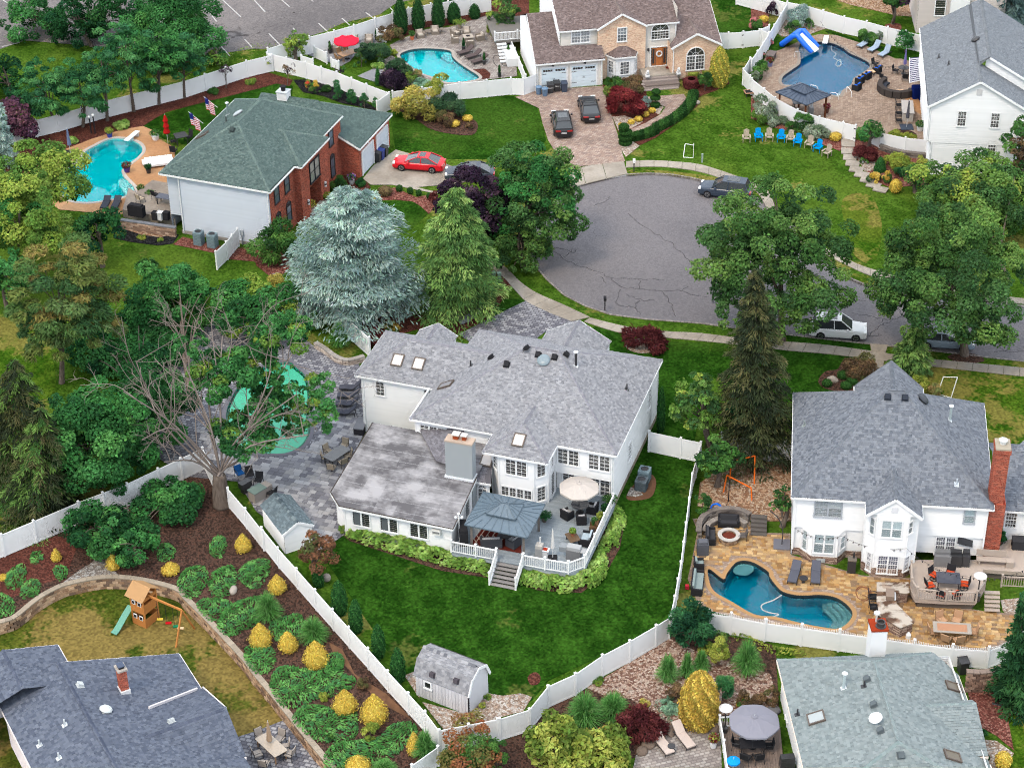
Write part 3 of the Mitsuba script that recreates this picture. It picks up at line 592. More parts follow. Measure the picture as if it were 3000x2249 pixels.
def shingles(m,pts,tones,exp=0.15,tw=(0.13,0.26),rise=0.028,butt_shade=0.25,seed=0):
    """courses of laminated tabs over a flat roof face (3-D outline, local frame)"""
    r = np.random.default_rng(seed+11)
    p = np.asarray(pts,float); n = np.zeros(3)
    for a, b in zip(p,np.roll(p,-1,0)): n += np.cross(a,b)
    n /= np.linalg.norm(n); n = n if n[2] > 0 else -n
    dn = np.array([n[0],n[1],0]); dn = dn / np.linalg.norm(dn); dn = dn - n * (dn @ n); dn /= np.linalg.norm(dn)    # down the slope
    al = np.cross(dn,n); o = p[0]
    q = np.stack([(p-o) @ al,(p-o) @ dn],1)
    Vv, Ff, Cc, cnt = [], [], [], 0
    tones = np.asarray(tones)
    y = q[:,1].max()
    while y > q[:,1].min() + 0.05:
        yt = y - exp
        for (a0,a1), (b0,b1) in zip(spans(q,y-1e-3) or [],spans(q,max(yt,q[:,1].min())+1e-3) or []):
            lo, hi = max(a0,b0), min(a1,b1)
            lo2, hi2 = min(a0,b0), max(a1,b1)
            cuts = [lo2]
            x = lo2 - r.random() * 0.3
            while True:
                x += r.uniform(*tw)
                if x >= hi2 - 0.05: break
                if x > lo2 + 0.05: cuts.append(x)
            cuts.append(hi2); cuts = np.array(cuts)
            L, R = cuts[:-1], cuts[1:]
            k = len(L); up = r.random(k) < 0.5
            h0 = np.where(up,rise,rise*0.35)
            # the tab's corners, kept inside the slanting ends
            Lb, Rb, Lt, Rt = np.clip(L,a0,a1), np.clip(R,a0,a1), np.clip(L,b0,b1), np.clip(R,b0,b1)
            def W(xx,yy,hh): return o + xx[:,None] * al + yy * dn + np.asarray(hh)[:,None] * n if np.ndim(hh) else o + xx[:,None] * al + yy * dn + hh * n
            quad = np.stack([W(Lb,y,h0),W(Rb,y,h0),W(Rt,yt,h0*0.3),W(Lt,yt,h0*0.3)],1)
            front = np.stack([W(Lb,y,0.0),W(Rb,y,0.0),W(Rb,y,h0),W(Lb,y,h0)],1)
            c = 1.08 * (tones.mean(0)*.5+tones[r.integers(0,len(tones),k)]*.5) * (0.9+0.2*r.random(k))[:,None]
            v = np.concatenate([quad,front],1).reshape(-1,3)
            cc = np.repeat(c,8,0).reshape(k,8,3); cc[:,4:] *= butt_shade  # front faces darkened to paint in the shadow lines under raised tabs
            i = np.arange(k)[:,None] * 8 + cnt
            f = np.concatenate([i+[0,1,2],i+[0,2,3],i+[4,5,6],i+[4,6,7]],1).reshape(-1,3)
            Vv.append(v); Ff.append(f); Cc.append(cc.reshape(-1,3)); cnt += 8 * k
        y = yt
    if Vv: m.add(np.vstack(Vv),np.vstack(Ff),np.vstack(Cc))
def caps(m,a,b,tones,w=0.3,step=0.26,seed=0):
    """overlapping cap shingles along a ridge or hip"""
    r = np.random.default_rng(seed+3); a, b = np.asarray(a,float), np.asarray(b,float); d = b - a; L = np.linalg.norm(d); d /= L
    s = np.cross(d,[0,0,1.0]); s /= np.linalg.norm(s); u = np.cross(s,d)
    tones = np.asarray(tones)
    for i in range(int(L/step)):
        x = a + d * i * step; e = a + d * min(i*step+step*1.15,L); c = tones[r.integers(len(tones))] * (0.92+0.2*r.random())
        dr_ = w * 0.42
        v = [x-s*w/2-u*(dr_-0.07),x+u*0.07,x+s*w/2-u*(dr_-0.07),e-s*w/2-u*(dr_-0.04),e+u*0.04,e+s*w/2-u*(dr_-0.04)]
        m.add(v,[[0,1,4],[0,4,3],[1,2,5],[1,5,4],[0,2,1]],c)
class Roof:
    def __init__(s,house,fr,tones,cap=None,trim=WHITE,exp=0.15):
        s.h, s.fr, s.t, s.cap, s.trim, s.exp = house, fr, tones, cap if cap is not None else tones, trim, exp
        s.k = part(house,'roof'); s.base, s.sh, s.cp, s.i = M(fr), M(fr), M(fr), 0
    def face(s,*pts):
        s.i += 1; p = np.asarray(pts,float)
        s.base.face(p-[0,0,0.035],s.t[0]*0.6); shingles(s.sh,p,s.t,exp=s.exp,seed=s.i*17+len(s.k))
    def ridge(s,*pts):
        for a, b in zip(pts,pts[1:]): s.i += 1; caps(s.cp,a,b,s.cap,seed=s.i)
    def gutter(s,*pts):
        """white fascia with its gutter along an eave, one piece to a run"""
        for a, b in zip(pts,pts[1:]):
            m = M(s.fr); a, b = np.asarray(a,float), np.asarray(b,float)
            m.bar(a-[0,0,0.11],b-[0,0,0.11],0.11,0.15,s.trim); m.out(part(s.h,'gutter'))
    def rake(s,*pts):
        for a, b in zip(pts,pts[1:]):
            m = M(s.fr); m.bar(np.asarray(a,float)-[0,0,0.1],np.asarray(b,float)-[0,0,0.1],0.07,0.19,s.trim); m.out(part(s.h,'rake_board'))
    def soffit(s,*pts): s.base.face(np.asarray(pts,float),s.trim)
    def done(s):
        s.base.out(s.k); s.sh.out(part(s.k,'shingles'),kind='stuff',label='overlapping asphalt shingles in courses over the roof')
        if s.cp.v: s.cp.out(part(s.k,'ridge_caps'),kind='stuff',label='folded cap shingles along ridges and hips')
    def onto(s,u,v,pts):
        """height of the plane through three points at (u, v)"""
        a, b, c = map(np.array,pts); n = np.cross(b-a,c-a)
        return a[2] - (n[0]*(u-a[0])+n[1]*(v-a[1])) / n[2], n / np.linalg.norm(n) * np.sign(n[2])
    def vent(s,u,v,pl,kind='box',col=DARK,size=0.36):
        z, n = s.onto(u,v,pl); m = M(s.fr); nm = {'box': 'roof_vent','fan': 'attic_fan','pipe': 'vent_pipe','dome': 'attic_fan','sky': 'skylight','flue': 'flue_pipe'}[kind]
        dn = np.array([n[0],n[1],0.0]); dn /= np.linalg.norm(dn) + 1e-9; dn = dn - n * (dn @ n); dn /= np.linalg.norm(dn); al = np.cross(dn,n); R = np.stack([al,dn,n],1); c = np.array([u,v,z])
        k = part(s.k,nm)
        if kind == 'box':
            m.box(c+n*0.02,[size*1.3,size*1.3,0.03],col,R)
            pr = np.array([[x*size/2,y*size/2,0.1+0.13*(1 if y<0 else 0.35)+zz*0.05] for x in (-1,1) for y in (-1,1) for zz in (-1,1)])
            hull = trimesh.convex.convex_hull(np.vstack([pr,pr*[1,1,0.1]])); m.add(hull.vertices @ R.T+c,hull.faces,col)
        elif kind in ('fan','dome'):
            m.box(c+n*0.02,[size*1.5,size*1.5,0.03],col*0.8,R)
            v0 = M(); v0.lathe([(size*.62,0.0),(size*.66,0.08),(size,0.1),(size,0.14),(size*.8,0.22),(size*.4,0.27),(0,0.28)],(0,0,0),col,18)
            m.add(v0.v[0] @ R.T+c,v0.f[0],col)
        elif kind in ('pipe','flue'):
            hgt_ = 0.45 if kind == 'pipe' else 1.15; r0 = 0.055 if kind == 'pipe' else 0.09
            m.box(c+n*0.015,[0.32,0.36,0.02],hx(200,205,210,.8) if kind=='flue' else col,R); m.tube([c,c+[0,0,hgt_]],r0,col,8)
            if kind == 'flue': m.lathe([(0.02,-.02),(0.17,0),(0.17,.06),(0.05,.12),(0,.12)],c+[0,0,hgt_],hx(225,230,232,.8),12)
        else:
            w, l = size if hasattr(size,'__len__') else (size,size*1.15)
            for sx, sy, ww, ll in ((0,-l/2,w,.09),(0,l/2,w,.09),(-w/2,0,.09,l),(w/2,0,.09,l)): m.box(c+R @ np.array([sx,sy,0.07]),[ww+.09*(ww==w),ll,0.15],hx(96,84,76,.7),R)
            m.out(k,'satin'); m = M(s.fr); m.box(c+n*0.1,[w-.06,l-.06,0.02],col,R); m.out(part(s.k,'skylight_pane'),'satin'); return
        m.out(k,'satin' if kind != 'box' else 'matte')
# ================================================================ the white house in the middle
def fit(o,deg): return Fr(o,math.radians(deg))
def house(name,label): return thing(name,label,'house')
HM = house('white_house','large white house with a light grey shingle roof and rubber roofed sunroom'); f = fit((-7.47,-12.17,0),-18.65)
FM = f
TM = [hx(*c) for c in ((176,177,183),(150,151,158),(196,197,203),(132,134,142),(182,183,188),(164,165,171))]
R = Roof(HM,f,TM,[hx(162,162,172),hx(170,170,180)])
E0, pk = 5.2, 0.546
P1, P2 = (7.0,6.5,8.75), (9.3,6.5,8.75)
rl, rr, fr_, fl = (0,0,E0), (15.6,0,E0), (15.5,13,E0), (0.9,13,E0)
R.face(rl,rr,P2,P1); R.face(rr,fr_,P2); R.face(fr_,fl,P1,P2); R.face(fl,rl,P1)
R.ridge(rl,P1,P2,rr); R.ridge(fr_,P2); R.ridge(fl,P1)
zb = 7.0; b0, b1 = (-2.7,7.45,zb), (4.2,7.45,zb)
bl, br, bf, bk = (-5.95,4.2,E0), (0.4,4.2,E0), (-5.95,10.7,E0), (0.9,10.7,E0)
R.face(bl,br,(4.2,7.45,zb),b0); R.face(bf,bl,b0); R.face(bk,bf,b0,b1); R.ridge(bl,b0,b1); R.ridge(bf,b0)
# rear bay roof, front gables
d0, d1, dk, db = (6.4,-2.35,E0), (11.2,-2.35,E0), (8.8,0.05,6.51), (8.8,2.4,6.51)
R.face(d0,d1,dk); R.face((6.4,0.2,E0),d0,dk,db); R.face(d1,(11.2,0.2,E0),db,dk); R.ridge(d0,dk,db); R.ridge(d1,dk)
g0 = (8.55,14.35,6.62); R.face((5.95,14.35,E0),g0,(8.55,10.4,6.62),(5.95,12.9,E0)); R.face(g0,(11.1,14.35,E0),(11.1,12.9,E0),(8.55,10.4,6.62)); R.ridge((8.55,10.4,6.62),g0)
h0 = (-1.95,11.6,6.08); R.face((-3.5,11.5,E0),h0,(-1.95,9.0,6.08),(-3.5,10.6,E0)); R.face(h0,(-.4,11.6,E0),(-.4,10.6,E0),(-1.95,9.0,6.08)); R.ridge((-1.95,9.0,6.08),h0)
R.gutter(rl,(6.4,0,E0)); R.gutter((11.2,0,E0),rr,fr_,(11.1,13,E0)); R.gutter(fl,(5.95,13,E0)); R.gutter(br,bl,bf,(-3.5,10.7,E0)); R.gutter((0,4.2,E0),rl)
R.gutter((6.4,0,E0),d0,d1,(11.2,0,E0)); R.rake((5.95,14.35,E0),g0,(11.1,14.35,E0)); R.rake((-3.5,11.6,E0),h0,(-.4,11.6,E0))
R.soffit((0,0,E0-.03),(15.6,0,E0-.03),(15.4,12.9,E0-.03),(1.0,12.9,E0-.03)); R.soffit((6.4,-2.35,E0-.04),(11.2,-2.35,E0-.04),(11.2,.4,E0-.04),(6.4,.4,E0-.04)); R.soffit((-5.95,4.2,E0-.03),(0,4.2,E0-.03),(0,10.7,E0-.03),(-5.95,10.7,E0-.03))
rear, left, brear, rgt = [rl,rr,P2], [rl,fl,P1], [bl,br,b0], [rr,fr_,P2]
def px_on(fr,t,x,y,pl):
    """the point of a roof plane (three local points) on a pixel's sight line, in the local frame"""
    a, b, c = [fr.w([q])[0] for q in pl]; n = np.cross(b-a,c-a); px, py = S(t,x,y)
    d = FWD + RT * (px-1500) / FPX - UP * (py-1124.5) / FPX
    return fr.l([CAM+d*((a-CAM) @ n/(d @ n))])[0]
def vents(R,fr,pl,items):
    for t, x, y, kind, *o in items:
        q = px_on(fr,t,x,y,pl); R.vent(q[0],q[1],pl,kind,*o)
SKYP = hx(232,222,216,.62)
vents(R,f,rear,[(23,350,1355,'box'),(23,483,1375,'box'),(23,95,1435,'box'),(23,395,1400,'dome',hx(150,168,178),.48),(22,2030,1430,'box')])
vents(R,f,rgt,[(23,575,1355,'box'),(23,655,1440,'flue',DARK),(33,1068,110,'pipe')])
vents(R,f,left,[(22,1905,1380,'box'),(22,1738,1440,'pipe'),(22,1540,1600,'sky',hx(150,150,156),(.75,1.1))]); vents(R,f,[fl,rl,P1],[(23,258,1305,'box')])
vents(R,f,brear,[(22,1148,1398,'sky',SKYP,(.8,.95)),(22,1318,1428,'sky',SKYP,(.8,.95))]); vents(R,f,[d0,d1,dk],[(33,195,525,'sky',SKYP,(.8,.95))])
R.done()
# walls
wr = .35
box_walls(HM,f,[(15.25,wr),(15.25,12.65),(1.2,12.65),(1.2,10.4),(-5.5,10.4),(-5.5,4.5),(wr,4.5),(wr,wr)],0.0,E0,'clap',close=False)
wall(HM,f,(wr,wr),(6.7,wr),(0.0,E0),'clap'); wall(HM,f,(10.95,wr-.02),(15.25,wr-.02),(2.62,E0),'clap'); wall(HM,f,(10.95,.75),(15.25,.75),(0.9,2.62),'clap')
m = M(f); m.box([13.1,.55,2.6],[4.3,.5,.06],WHITE); m.out(part(HM,'overhang'))
bay = [(6.75,.4),(6.75,-1.2),(7.5,-2.0),(10.1,-2.0),(10.9,-1.2),(10.9,.4)]
box_walls(HM,f,bay,0.5,E0,'clap',close=False)
corner_boards(HM,f,bay[1:5]+[(15.25,wr),(wr,wr),(-5.5,4.5),(15.25,12.65),(10.95,wr)],.6,E0)
wall(HM,f,(11.0,14.1),(6.05,14.1),[(0,0),(4.95,0),(4.95,5.2),(2.45,6.5),(0,5.2)],'clap'); wall(HM,f,(11.0,12.6),(11.0,14.1),(0,E0),'clap'); wall(HM,f,(6.05,14.1),(6.05,12.6),(0,E0),'clap')
wall(HM,f,(-.5,11.4),(-3.4,11.4),[(0,0),(2.9,0),(2.9,5.2),(1.45,6.0),(0,5.2)],'clap'); wall(HM,f,(-.5,10.4),(-.5,11.4),(0,E0),'clap'); wall(HM,f,(-3.4,11.4),(-3.4,10.4),(0,E0),'clap')
m = M(f); m.box([15.27,6.5,.2],[.06,12.3,.42],hx(176,164,150,.7)); m.out(part(HM,'foundation'))
def win_px(h,fr,p0,p1,t,x0,y0,x1,y1,**o):
    """a window measured on the picture: corners lower left and upper right of the glass on the wall p0-p1"""
    a, b = np.array([*p0[:2],0.0]), np.array([*p1[:2],0.0]); pl = [a,b,a+[0,0,1]]
    A, B = px_on(fr,t,x0,y1,pl), px_on(fr,t,x1,y0,pl); d = (b-a) / np.linalg.norm(b-a)
    s0, s1 = sorted(((A-a) @ d,(B-a) @ d))
    return window(h,fr,p0,p1,(s0+s1)/2,min(A[2],B[2]),max(.3,s1-s0),max(.3,abs(B[2]-A[2])),**o)
bw = ((-5.5,4.5),(wr,4.5)); rw = ((wr,wr),(6.7,wr)); r2 = ((10.95,wr-.02),(15.25,wr-.02)); r1 = ((10.95,.75),(15.25,.75))
window(HM,f,*bw,1.45,3.55,.62,1.2,grid=(2,4),split=False); window(HM,f,*bw,5.3,3.55,.62,1.2,grid=(2,4),split=False)
window(HM,f,*rw,1.35,3.75,1.95,.85,units=3,grid=(2,3),split=False)
window(HM,f,*r2,1.0,3.45,1.5,1.25,units=2,grid=(2,4),split=False); window(HM,f,*r2,3.3,3.45,1.5,1.25,units=2,grid=(2,4),split=False)
window(HM,f,*r1,0.9,.95,.8,1.9,grid=(2,5),split=False,name='french_door'); window(HM,f,*r1,2.9,.95,2.1,1.9,units=3,grid=(2,5),split=False,name='french_door')
window(HM,f,bay[2],bay[3],1.3,3.45,1.5,1.25,units=2,grid=(2,4),split=False); window(HM,f,bay[1],bay[2],.55,3.45,.6,1.25,grid=(2,4),split=False); window(HM,f,bay[3],bay[4],.55,3.45,.6,1.25,grid=(2,4),split=False); window(HM,f,bay[4],bay[5],.8,3.45,.5,1.25,grid=(2,4),split=False)
window(HM,f,bay[2],bay[3],1.3,1.5,2.2,.75,units=4,grid=(2,2),split=False); window(HM,f,bay[3],bay[4],.55,1.3,.6,1.2,grid=(2,4),split=False)
window(HM,f,bay[4],bay[5],.95,.95,.75,2.0,grid=None,split=False,name='side_door',tone=.015)
window(HM,f,(15.25,wr),(15.25,12.65),4.3,1.6,.7,1.4,grid=(2,4),split=False); window(HM,f,(15.25,wr),(15.25,12.65),9.8,2.6,.6,1.7,grid=(2,4),split=False)
# sunroom with the weathered rubber roof
sun = [(-3.0,.5),(-3.0,-6.95),(-2.05,-7.85),(5.95,-7.95),(5.95,-3.0)]
box_walls(HM,f,sun,0.0,2.62,'clap',close=False); corner_boards(HM,f,sun[1:4],0,2.6)
srp = [(-3.1,.45,3.9),(-3.4,-7.1,2.83),(-2.3,-8.25,2.66),(6.25,-8.35,2.66),(6.2,-3.2,3.4),(6.2,.45,3.93)]
m = M(f); m.face(srp,(.5,.5,.5)); m.out(part(HM,'sunroom_roof'),'roll_roof')
for a, b in ((0,1),(1,2),(2,3),(3,4)):
    m = M(f); m.bar(np.array(srp[a])-[0,0,.1],np.array(srp[b])-[0,0,.1],.07,.17,WHITE); m.bar(np.array(srp[a])+[0,0,.01],np.array(srp[b])+[0,0,.01],.06,.04,hx(96,88,84)); m.out(part(HM,'roof_edge'))
wall(HM,f,(6.0,-8.0),(6.0,.4),[(0,2.6),(8.4,2.6),(8.4,3.85),(0,2.62)],'clap')
m = M(f); m.face([(-3.05,.5,2.4),(-3.05,.5,3.85),(-3.05,-7,2.75),(-3.05,-7,2.4)],WHITE); m.out(part(HM,'wall'))
for s in (1.25,3.35,5.6): 
    k = window(HM,f,sun[2],sun[3],s,1.02,1.25,1.15,units=2,grid=None,split=False,tone=.012)
    m = M(f); q = np.array(sun[2]); m.box([q[0]+s-.3,-7.93,1.6],[.5,.02,1.1],hx(120,128,134,.5)); m.out(part(k,'screen'))
m = M(f); m.box([4.95,-8.12,2.0],[.62,.4,.42],hx(225,225,222,.8)); m.box([4.95,-8.33,2.02],[.5,.02,.16],GREY*.7); m.out(part(HM,'window_air_conditioner'))
window(HM,f,(5.95,-7.95),(5.95,-3.0),3.2,1.0,.8,1.9,grid=None,split=False,name='side_door',tone=.05)
for q in ((5.98,-8.02,0),(-5.4,4.42,0),(15.2,.22,0)): spout(HM,f,[q,(q[0],q[1],2.6 if q[0]<15 and q[0]>0 else 5.1)])
# breakfast roof beside the chimney and the little hipped piece
R2 = Roof(HM,f,[hx(*c) for c in ((150,148,156),(128,126,134),(168,166,174),(116,114,122))])
R2.face((5.9,.5,4.45),(6.75,.5,4.45),(6.75,-1.3,3.4),(7.2,-2.95,2.95),(5.9,-2.95,2.95)); R2.gutter((5.9,-2.95,2.95),(7.2,-2.95,2.95))
R2.face((.45,.5,4.15),(3.7,.5,4.95),(2.9,-2.4,3.62)); R2.ridge((.45,.5,4.18),(3.7,.5,4.98)); R2.face((3.7,.5,4.95),(4.1,.5,4.9),(4.1,-2.6,3.6),(2.9,-2.4,3.62))
R2.vent(6.35,-1.0,[(5.9,.5,4.45),(6.75,.5,4.45),(5.9,-2.95,2.95)],'sky',SKYP,(.8,1.6)); R2.vent(3.75,-1.55,[(3.7,.5,4.95),(4.1,.5,4.9),(2.9,-2.4,3.62)],'sky',hx(190,190,190,.6),(.3,1.0)); R2.done()
wall(HM,f,(6.0,-2.65),(7.0,-2.65),(0,2.95),'clap'); window(HM,f,(6.0,-2.65),(7.0,-2.65),.45,1.1,.6,1.1,arch=True,grid=(2,3),split=False)
# stucco chimney
m = M(f); m.box([5.05,-3.2,3.2],[2.0,.8,6.5],hx(176,183,188,.62)); m.box([5.05,-3.2,6.48],[2.06,.86,.12],hx(196,176,160,.7)); m.out(part(HM,'chimney'))
k = HM + '__chimney'
m = M(f); m.box([5.05,-3.22,3.42],[2.16,.95,.16],hx(220,224,228,.8)); m.out(part(k,'flashing'))
for x, w in ((4.75,.38),(5.35,.28)):
    m = M(f); m.box([x,-3.15,6.7],[w,w,.34],lin((150,74,48))*.8); m.out(part(k,'flue_pot')); m = M(f); m.box([x,-3.15,6.93],[w+.16,w+.16,.07],hx(220,214,208,.7)); m.out(part(k,'flue_cap'))
# ================================================================ brick house with the green roof
HB = house('brick_house','red brick house with green shingle roof and white siding end wall'); f = fit((-30.61,25.23,0),-20.6); FB = f
TG = [hx(*c) for c in ((112,132,128),(94,114,112),(128,146,142),(84,102,102),(104,124,122))]
R = Roof(HB,f,TG,[hx(136,156,150),hx(126,146,142)]); E0 = 5.9
a, b, c, d = (0,0,E0), (10.72,0,E0), (10.6,15.6,E0), (-.3,15.5,E0); p, q = (5.25,5.4,9.2), (5.15,10.1,9.2)
R.face(a,b,p); R.face(b,c,q,p); R.face(c,d,q); R.face(d,a,p,q); R.ridge(a,p,q,c); R.ridge(b,p); R.ridge(d,q)
pn, pf, pa, pb = (11.35,5.05,E0), (11.3,11.1,E0), (8.3,8.05,7.55), (7.75,8.05,7.6)
R.face(pn,pf,pa); R.face((10.6,5.05,E0),pn,pa,pb); R.face(pf,(10.6,11.1,E0),pb,pa); R.ridge(pn,pa,pf); R.ridge(pa,pb)
R.gutter(a,b,(10.7,5.05,E0),pn,pf,(10.6,11.1,E0),c,d,a)
ge = 3.2; ga, gb, gr = (12.55,14.7,ge), (12.55,22.4,ge), (7.4,17.4,5.95)
R.face(ga,gb,gr,(9.2,15.2,4.95),(9.2,14.7,4.95)); R.face(gb,(1.5,22.4,ge),(1.5,17.4,5.95),gr); R.ridge(gb,gr,(1.5,17.4,5.95)); R.rake((9.9,14.72,4.5),ga); R.gutter(ga,gb)
R.face((9.2,14.7,4.95),(9.2,15.2,4.95),gr,(1.5,17.4,5.95),(1.5,14.7,4.5))
R.soffit((0,0,E0-.03),(10.7,0,E0-.03),(10.55,15.5,E0-.03),(-.3,15.4,E0-.03)); R.soffit((10.5,5.1,E0-.04),(11.3,5.1,E0-.04),(11.27,11.05,E0-.04),(10.5,11.05,E0-.04))
vents(R,f,[a,b,p],[(11,1883,1055,'box',hx(84,96,96))])
vents(R,f,[d,a,p],[(11,1930,925,'fan',hx(190,200,206),.5),(11,1845,930,'flue',hx(150,170,172)),(11,1640,1100,'sky',hx(90,104,104),(.7,1.1)),(11,1832,985,'pipe',DARK)])
R.done()
wall(HB,f,(1.6,.35),(10.45,.35),(0,E0),'clap',hx(196,204,216,.86)); wall(HB,f,(.3,.8),(1.6,.8),(1.5,E0),'clap',hx(196,204,216,.86)); wall(HB,f,(.3,15.2),(.3,.8),(0,E0),'clap',hx(196,204,216,.86))
wall(HB,f,(1.6,.8),(1.6,.35),(0,E0),'clap',hx(196,204,216,.86))
for p0, p1 in (((10.45,.35),(10.45,5.25)),((10.45,10.9),(10.45,15.3)),((10.45,5.25),(11.1,5.25)),((11.1,10.9),(10.45,10.9))): wall(HB,f,p0,p1,(0,E0),'brick_red')
for y0, y1, z0, z1 in ((5.25,6.9,0,E0),(9.2,10.9,0,E0),(6.9,9.2,2.9,E0)): wall(HB,f,(11.1,y0),(11.1,y1),(z0,z1),'brick_red')
for p0, p1 in (((10.0,6.9),(11.1,6.9)),((11.1,9.2),(10.0,9.2)),((10.0,9.2),(10.0,6.9))): wall(HB,f,p0,p1,(0,2.9),'brick_red')
wall(HB,f,(10.0,6.9),(10.0,9.2),(0,2.9),'brick_red'); wall(HB,f,(10.4,15.0),(12.3,15.0),[(0,0),(1.9,0),(1.9,ge),(0,4.15)],'brick_red'); wall(HB,f,(12.3,15.0),(12.3,22.1),(0,ge),'brick_red'); wall(HB,f,(12.3,22.1),(1.5,22.1),(0,ge),'brick_red')
BL_ = dict(grid=(1,2),hue=(.75,.95,1.25),tone=.09,fw=.05,frame=hx(70,62,62,.8))
ew = ((10.45,.35),(10.45,5.25)); ew2 = ((10.45,10.9),(10.45,15.3)); po = ((11.1,5.25),(11.1,10.9))
for s in (1.35,3.4):
    window(HB,f,*ew,s,3.95,.85,1.45,**BL_); window(HB,f,*ew,s,1.1,.8,1.5,arch=True,**BL_)
window(HB,f,*ew2,2.2,4.0,.85,1.45,**BL_); window(HB,f,*ew2,2.2,.9,.8,1.8,arch=True,**BL_); window(HB,f,*po,2.8,3.2,1.9,1.9,units=2,grid=(1,2),tone=.16,frame=BLACK*2,hue=(1,1,.95),arch=False)
window(HB,f,(10.0,6.9),(10.0,9.2),1.15,.1,1.1,2.2,grid=None,tone=.02,frame=BLACK*2,name='front_door',split=False)
def garage_door(h,fr,p0,p1,s,w,ht,col,win=True,z=0.02,rows=4):
    p0, p1 = np.array(p0,float), np.array(p1,float); d = (p1-p0) / np.linalg.norm(p1-p0); c = p0 + d * s
    f2 = Fr(fr.w([[c[0],c[1],0]])[0],fr.a+math.atan2(d[1],d[0])); k = part(h,'garage_door'); m = M(f2)
    for sx in (-1,1): m.box([sx*(w/2+.07),-.04,z+ht/2],[.14,.12,ht+.14],WHITE)
    m.box([0,-.04,z+ht+.07],[w,.12,.14],WHITE); m.out(k)
    for i in range(rows):
        m = M(f2); m.box([0,-.015,z+ht*(i+.5)/rows],[w,.05,ht/rows-.02],col)
        m.out(part(k,'panel'))
    if win:
        g = M(f2)
        for x in (-.25,.25):
            for j in range(4):
                xx = w * x + (j-1.5) * w * .1; g.box([xx,-.05,z+ht*.875],[w*.085,.02,.2],DARK*.8)
        g.out(part(k,'pane'),'glass')
        g = M(f2)
        for sx in (-1,1):
            for zz in (.72,.2): g.box([sx*(w/2-.25),-.048,z+ht*zz],[.5,.02,.05],BLACK*2)
            g.box([sx*.08,-.055,z+ht*.45],[.03,.03,.25],BLACK*2)
        g.out(part(k,'hinges'))
for s in (1.85,5.25): garage_door(HB,f,(12.3,15.0),(12.3,22.1),s,2.5,2.35,hx(205,214,224,.85),False)
for i, s in enumerate((1.85,5.25)):
    m = M(f); m.lathe([(0,0),(.1,.02),(.13,.14),(.06,.26),(0,.27)],(12.42,15.0+s,2.75),WHITE*.9,10); m.out(part(HB,'wall_lamp'))
for y in (6.3,9.9):
    m = M(f); m.box([11.2,y,1.75],[.14,.16,.5],WHITE*.9); m.box([11.2,y,1.75],[.16,.18,.12],BLACK*2); m.out(part(HB,'wall_lamp'))
for x, y in ((1.75,.22),(10.35,.24)): spout(HB,f,[(x,y,.1),(x,y,E0-.1)])
m = M(f); m.box([3.9,17.2,3.4],[1.0,.9,6.4],WHITE*.96); m.out(part(HB,'chimney')); m = M(f); m.box([3.9,17.2,6.6],[1.15,1.05,.08],hx(190,196,200,.8)); m.lathe([(.2,0),(.2,.35),(.3,.38),(.3,.48),(0,.5)],(3.9,17.2,6.62),DARK,12); m.out(part(HB+'__chimney','chimney_cap'))
m = M(f); m.box([6,.32,.16],[9,.06,.34],hx(170,165,160,.7)); m.out(part(HB,'foundation'))
# front steps, planters
m = M(f); m.box([12.0,8.0,.2],[2.2,2.9,.4],hx(176,172,168)); m.out(part(HB,'porch_step'),'concrete'); m = M(f); m.box([13.3,8.0,.1],[.6,2.6,.2],hx(176,172,168)); m.out(part(HB,'porch_step'),'concrete')
# ================================================================ beige house with the brown roof, top
HT = house('beige_house','beige and tan brick house with brown shingle roof and two garage doors'); f = fit((2.862,53.174,0),9.49); FT = f
TB = [hx(*c) for c in ((150,134,132),(128,112,110),(172,156,154),(112,98,96),(140,124,122))]; BG = hx(206,202,196,.92)
R = Roof(HT,f,TB,[hx(150,136,132)])
gr0 = lambda v: 3.0 + .45 * (v+.35)
R.face((-.15,-.35,3.0),(6.9,-.35,3.0),(6.9,1.5,gr0(1.5)),(2.75,1.5,gr0(1.5)),(2.75,5.8,gr0(5.8)),(.1,5.8,gr0(5.8)))
R.face((.1,5.8,gr0(5.8)),(2.9,5.8,gr0(5.8)),(2.9,10,3.8),(.1,10,3.8))
e = 5.55; mp = lambda v: e + .5 * (v-1.35)
R.face((2.55,1.35,e),(14.8,1.35,e),(14.8,7.2,mp(7.2)),(2.55,7.2,mp(7.2))); R.face((14.8,7.2,mp(7.2)),(14.8,13,e),(2.55,13,e),(2.55,7.2,mp(7.2)))
ap = (8.9,1.0,7.05); R.face((6.35,1.0,e),ap,(8.9,4.4,7.05),(6.35,1.5,e)); R.face(ap,(11.5,1.0,e),(11.5,1.5,e),(8.9,4.4,7.05)); R.ridge((8.9,4.4,7.05),ap)
wz = lambda v: 3.6 + .46 * (v+.1)
R.face((14.6,-.1,3.6),(18.9,-.1,3.6),(18.9,7.2,wz(7.2)),(14.6,7.2,wz(7.2))); R.face((18.9,7.2,wz(7.2)),(18.9,12.5,4.2),(14.6,12.5,4.2),(14.6,7.2,wz(7.2)))
aw = (16.25,-.6,5.0); R.face((13.6,-.6,3.6),aw,(16.25,3.0,5.0),(13.6,.2,3.6)); R.face(aw,(18.85,-.6,3.6),(18.85,.2,3.6),(16.25,3.0,5.0)); R.ridge((16.25,3.0,5.0),aw)
bz = 3.05; bp = [(7.3,1.3,2.7),(8.05,.25,2.7),(10.15,.25,2.7),(10.6,1.3,2.7)]; bt = [(8.6,1.3,3.45),(9.4,1.3,3.45)]
R.face(bp[0],bp[1],bt[0]); R.face(bp[1],bp[2],bt[1],bt[0]); R.face(bp[2],bp[3],bt[1]); R.gutter(*bp)
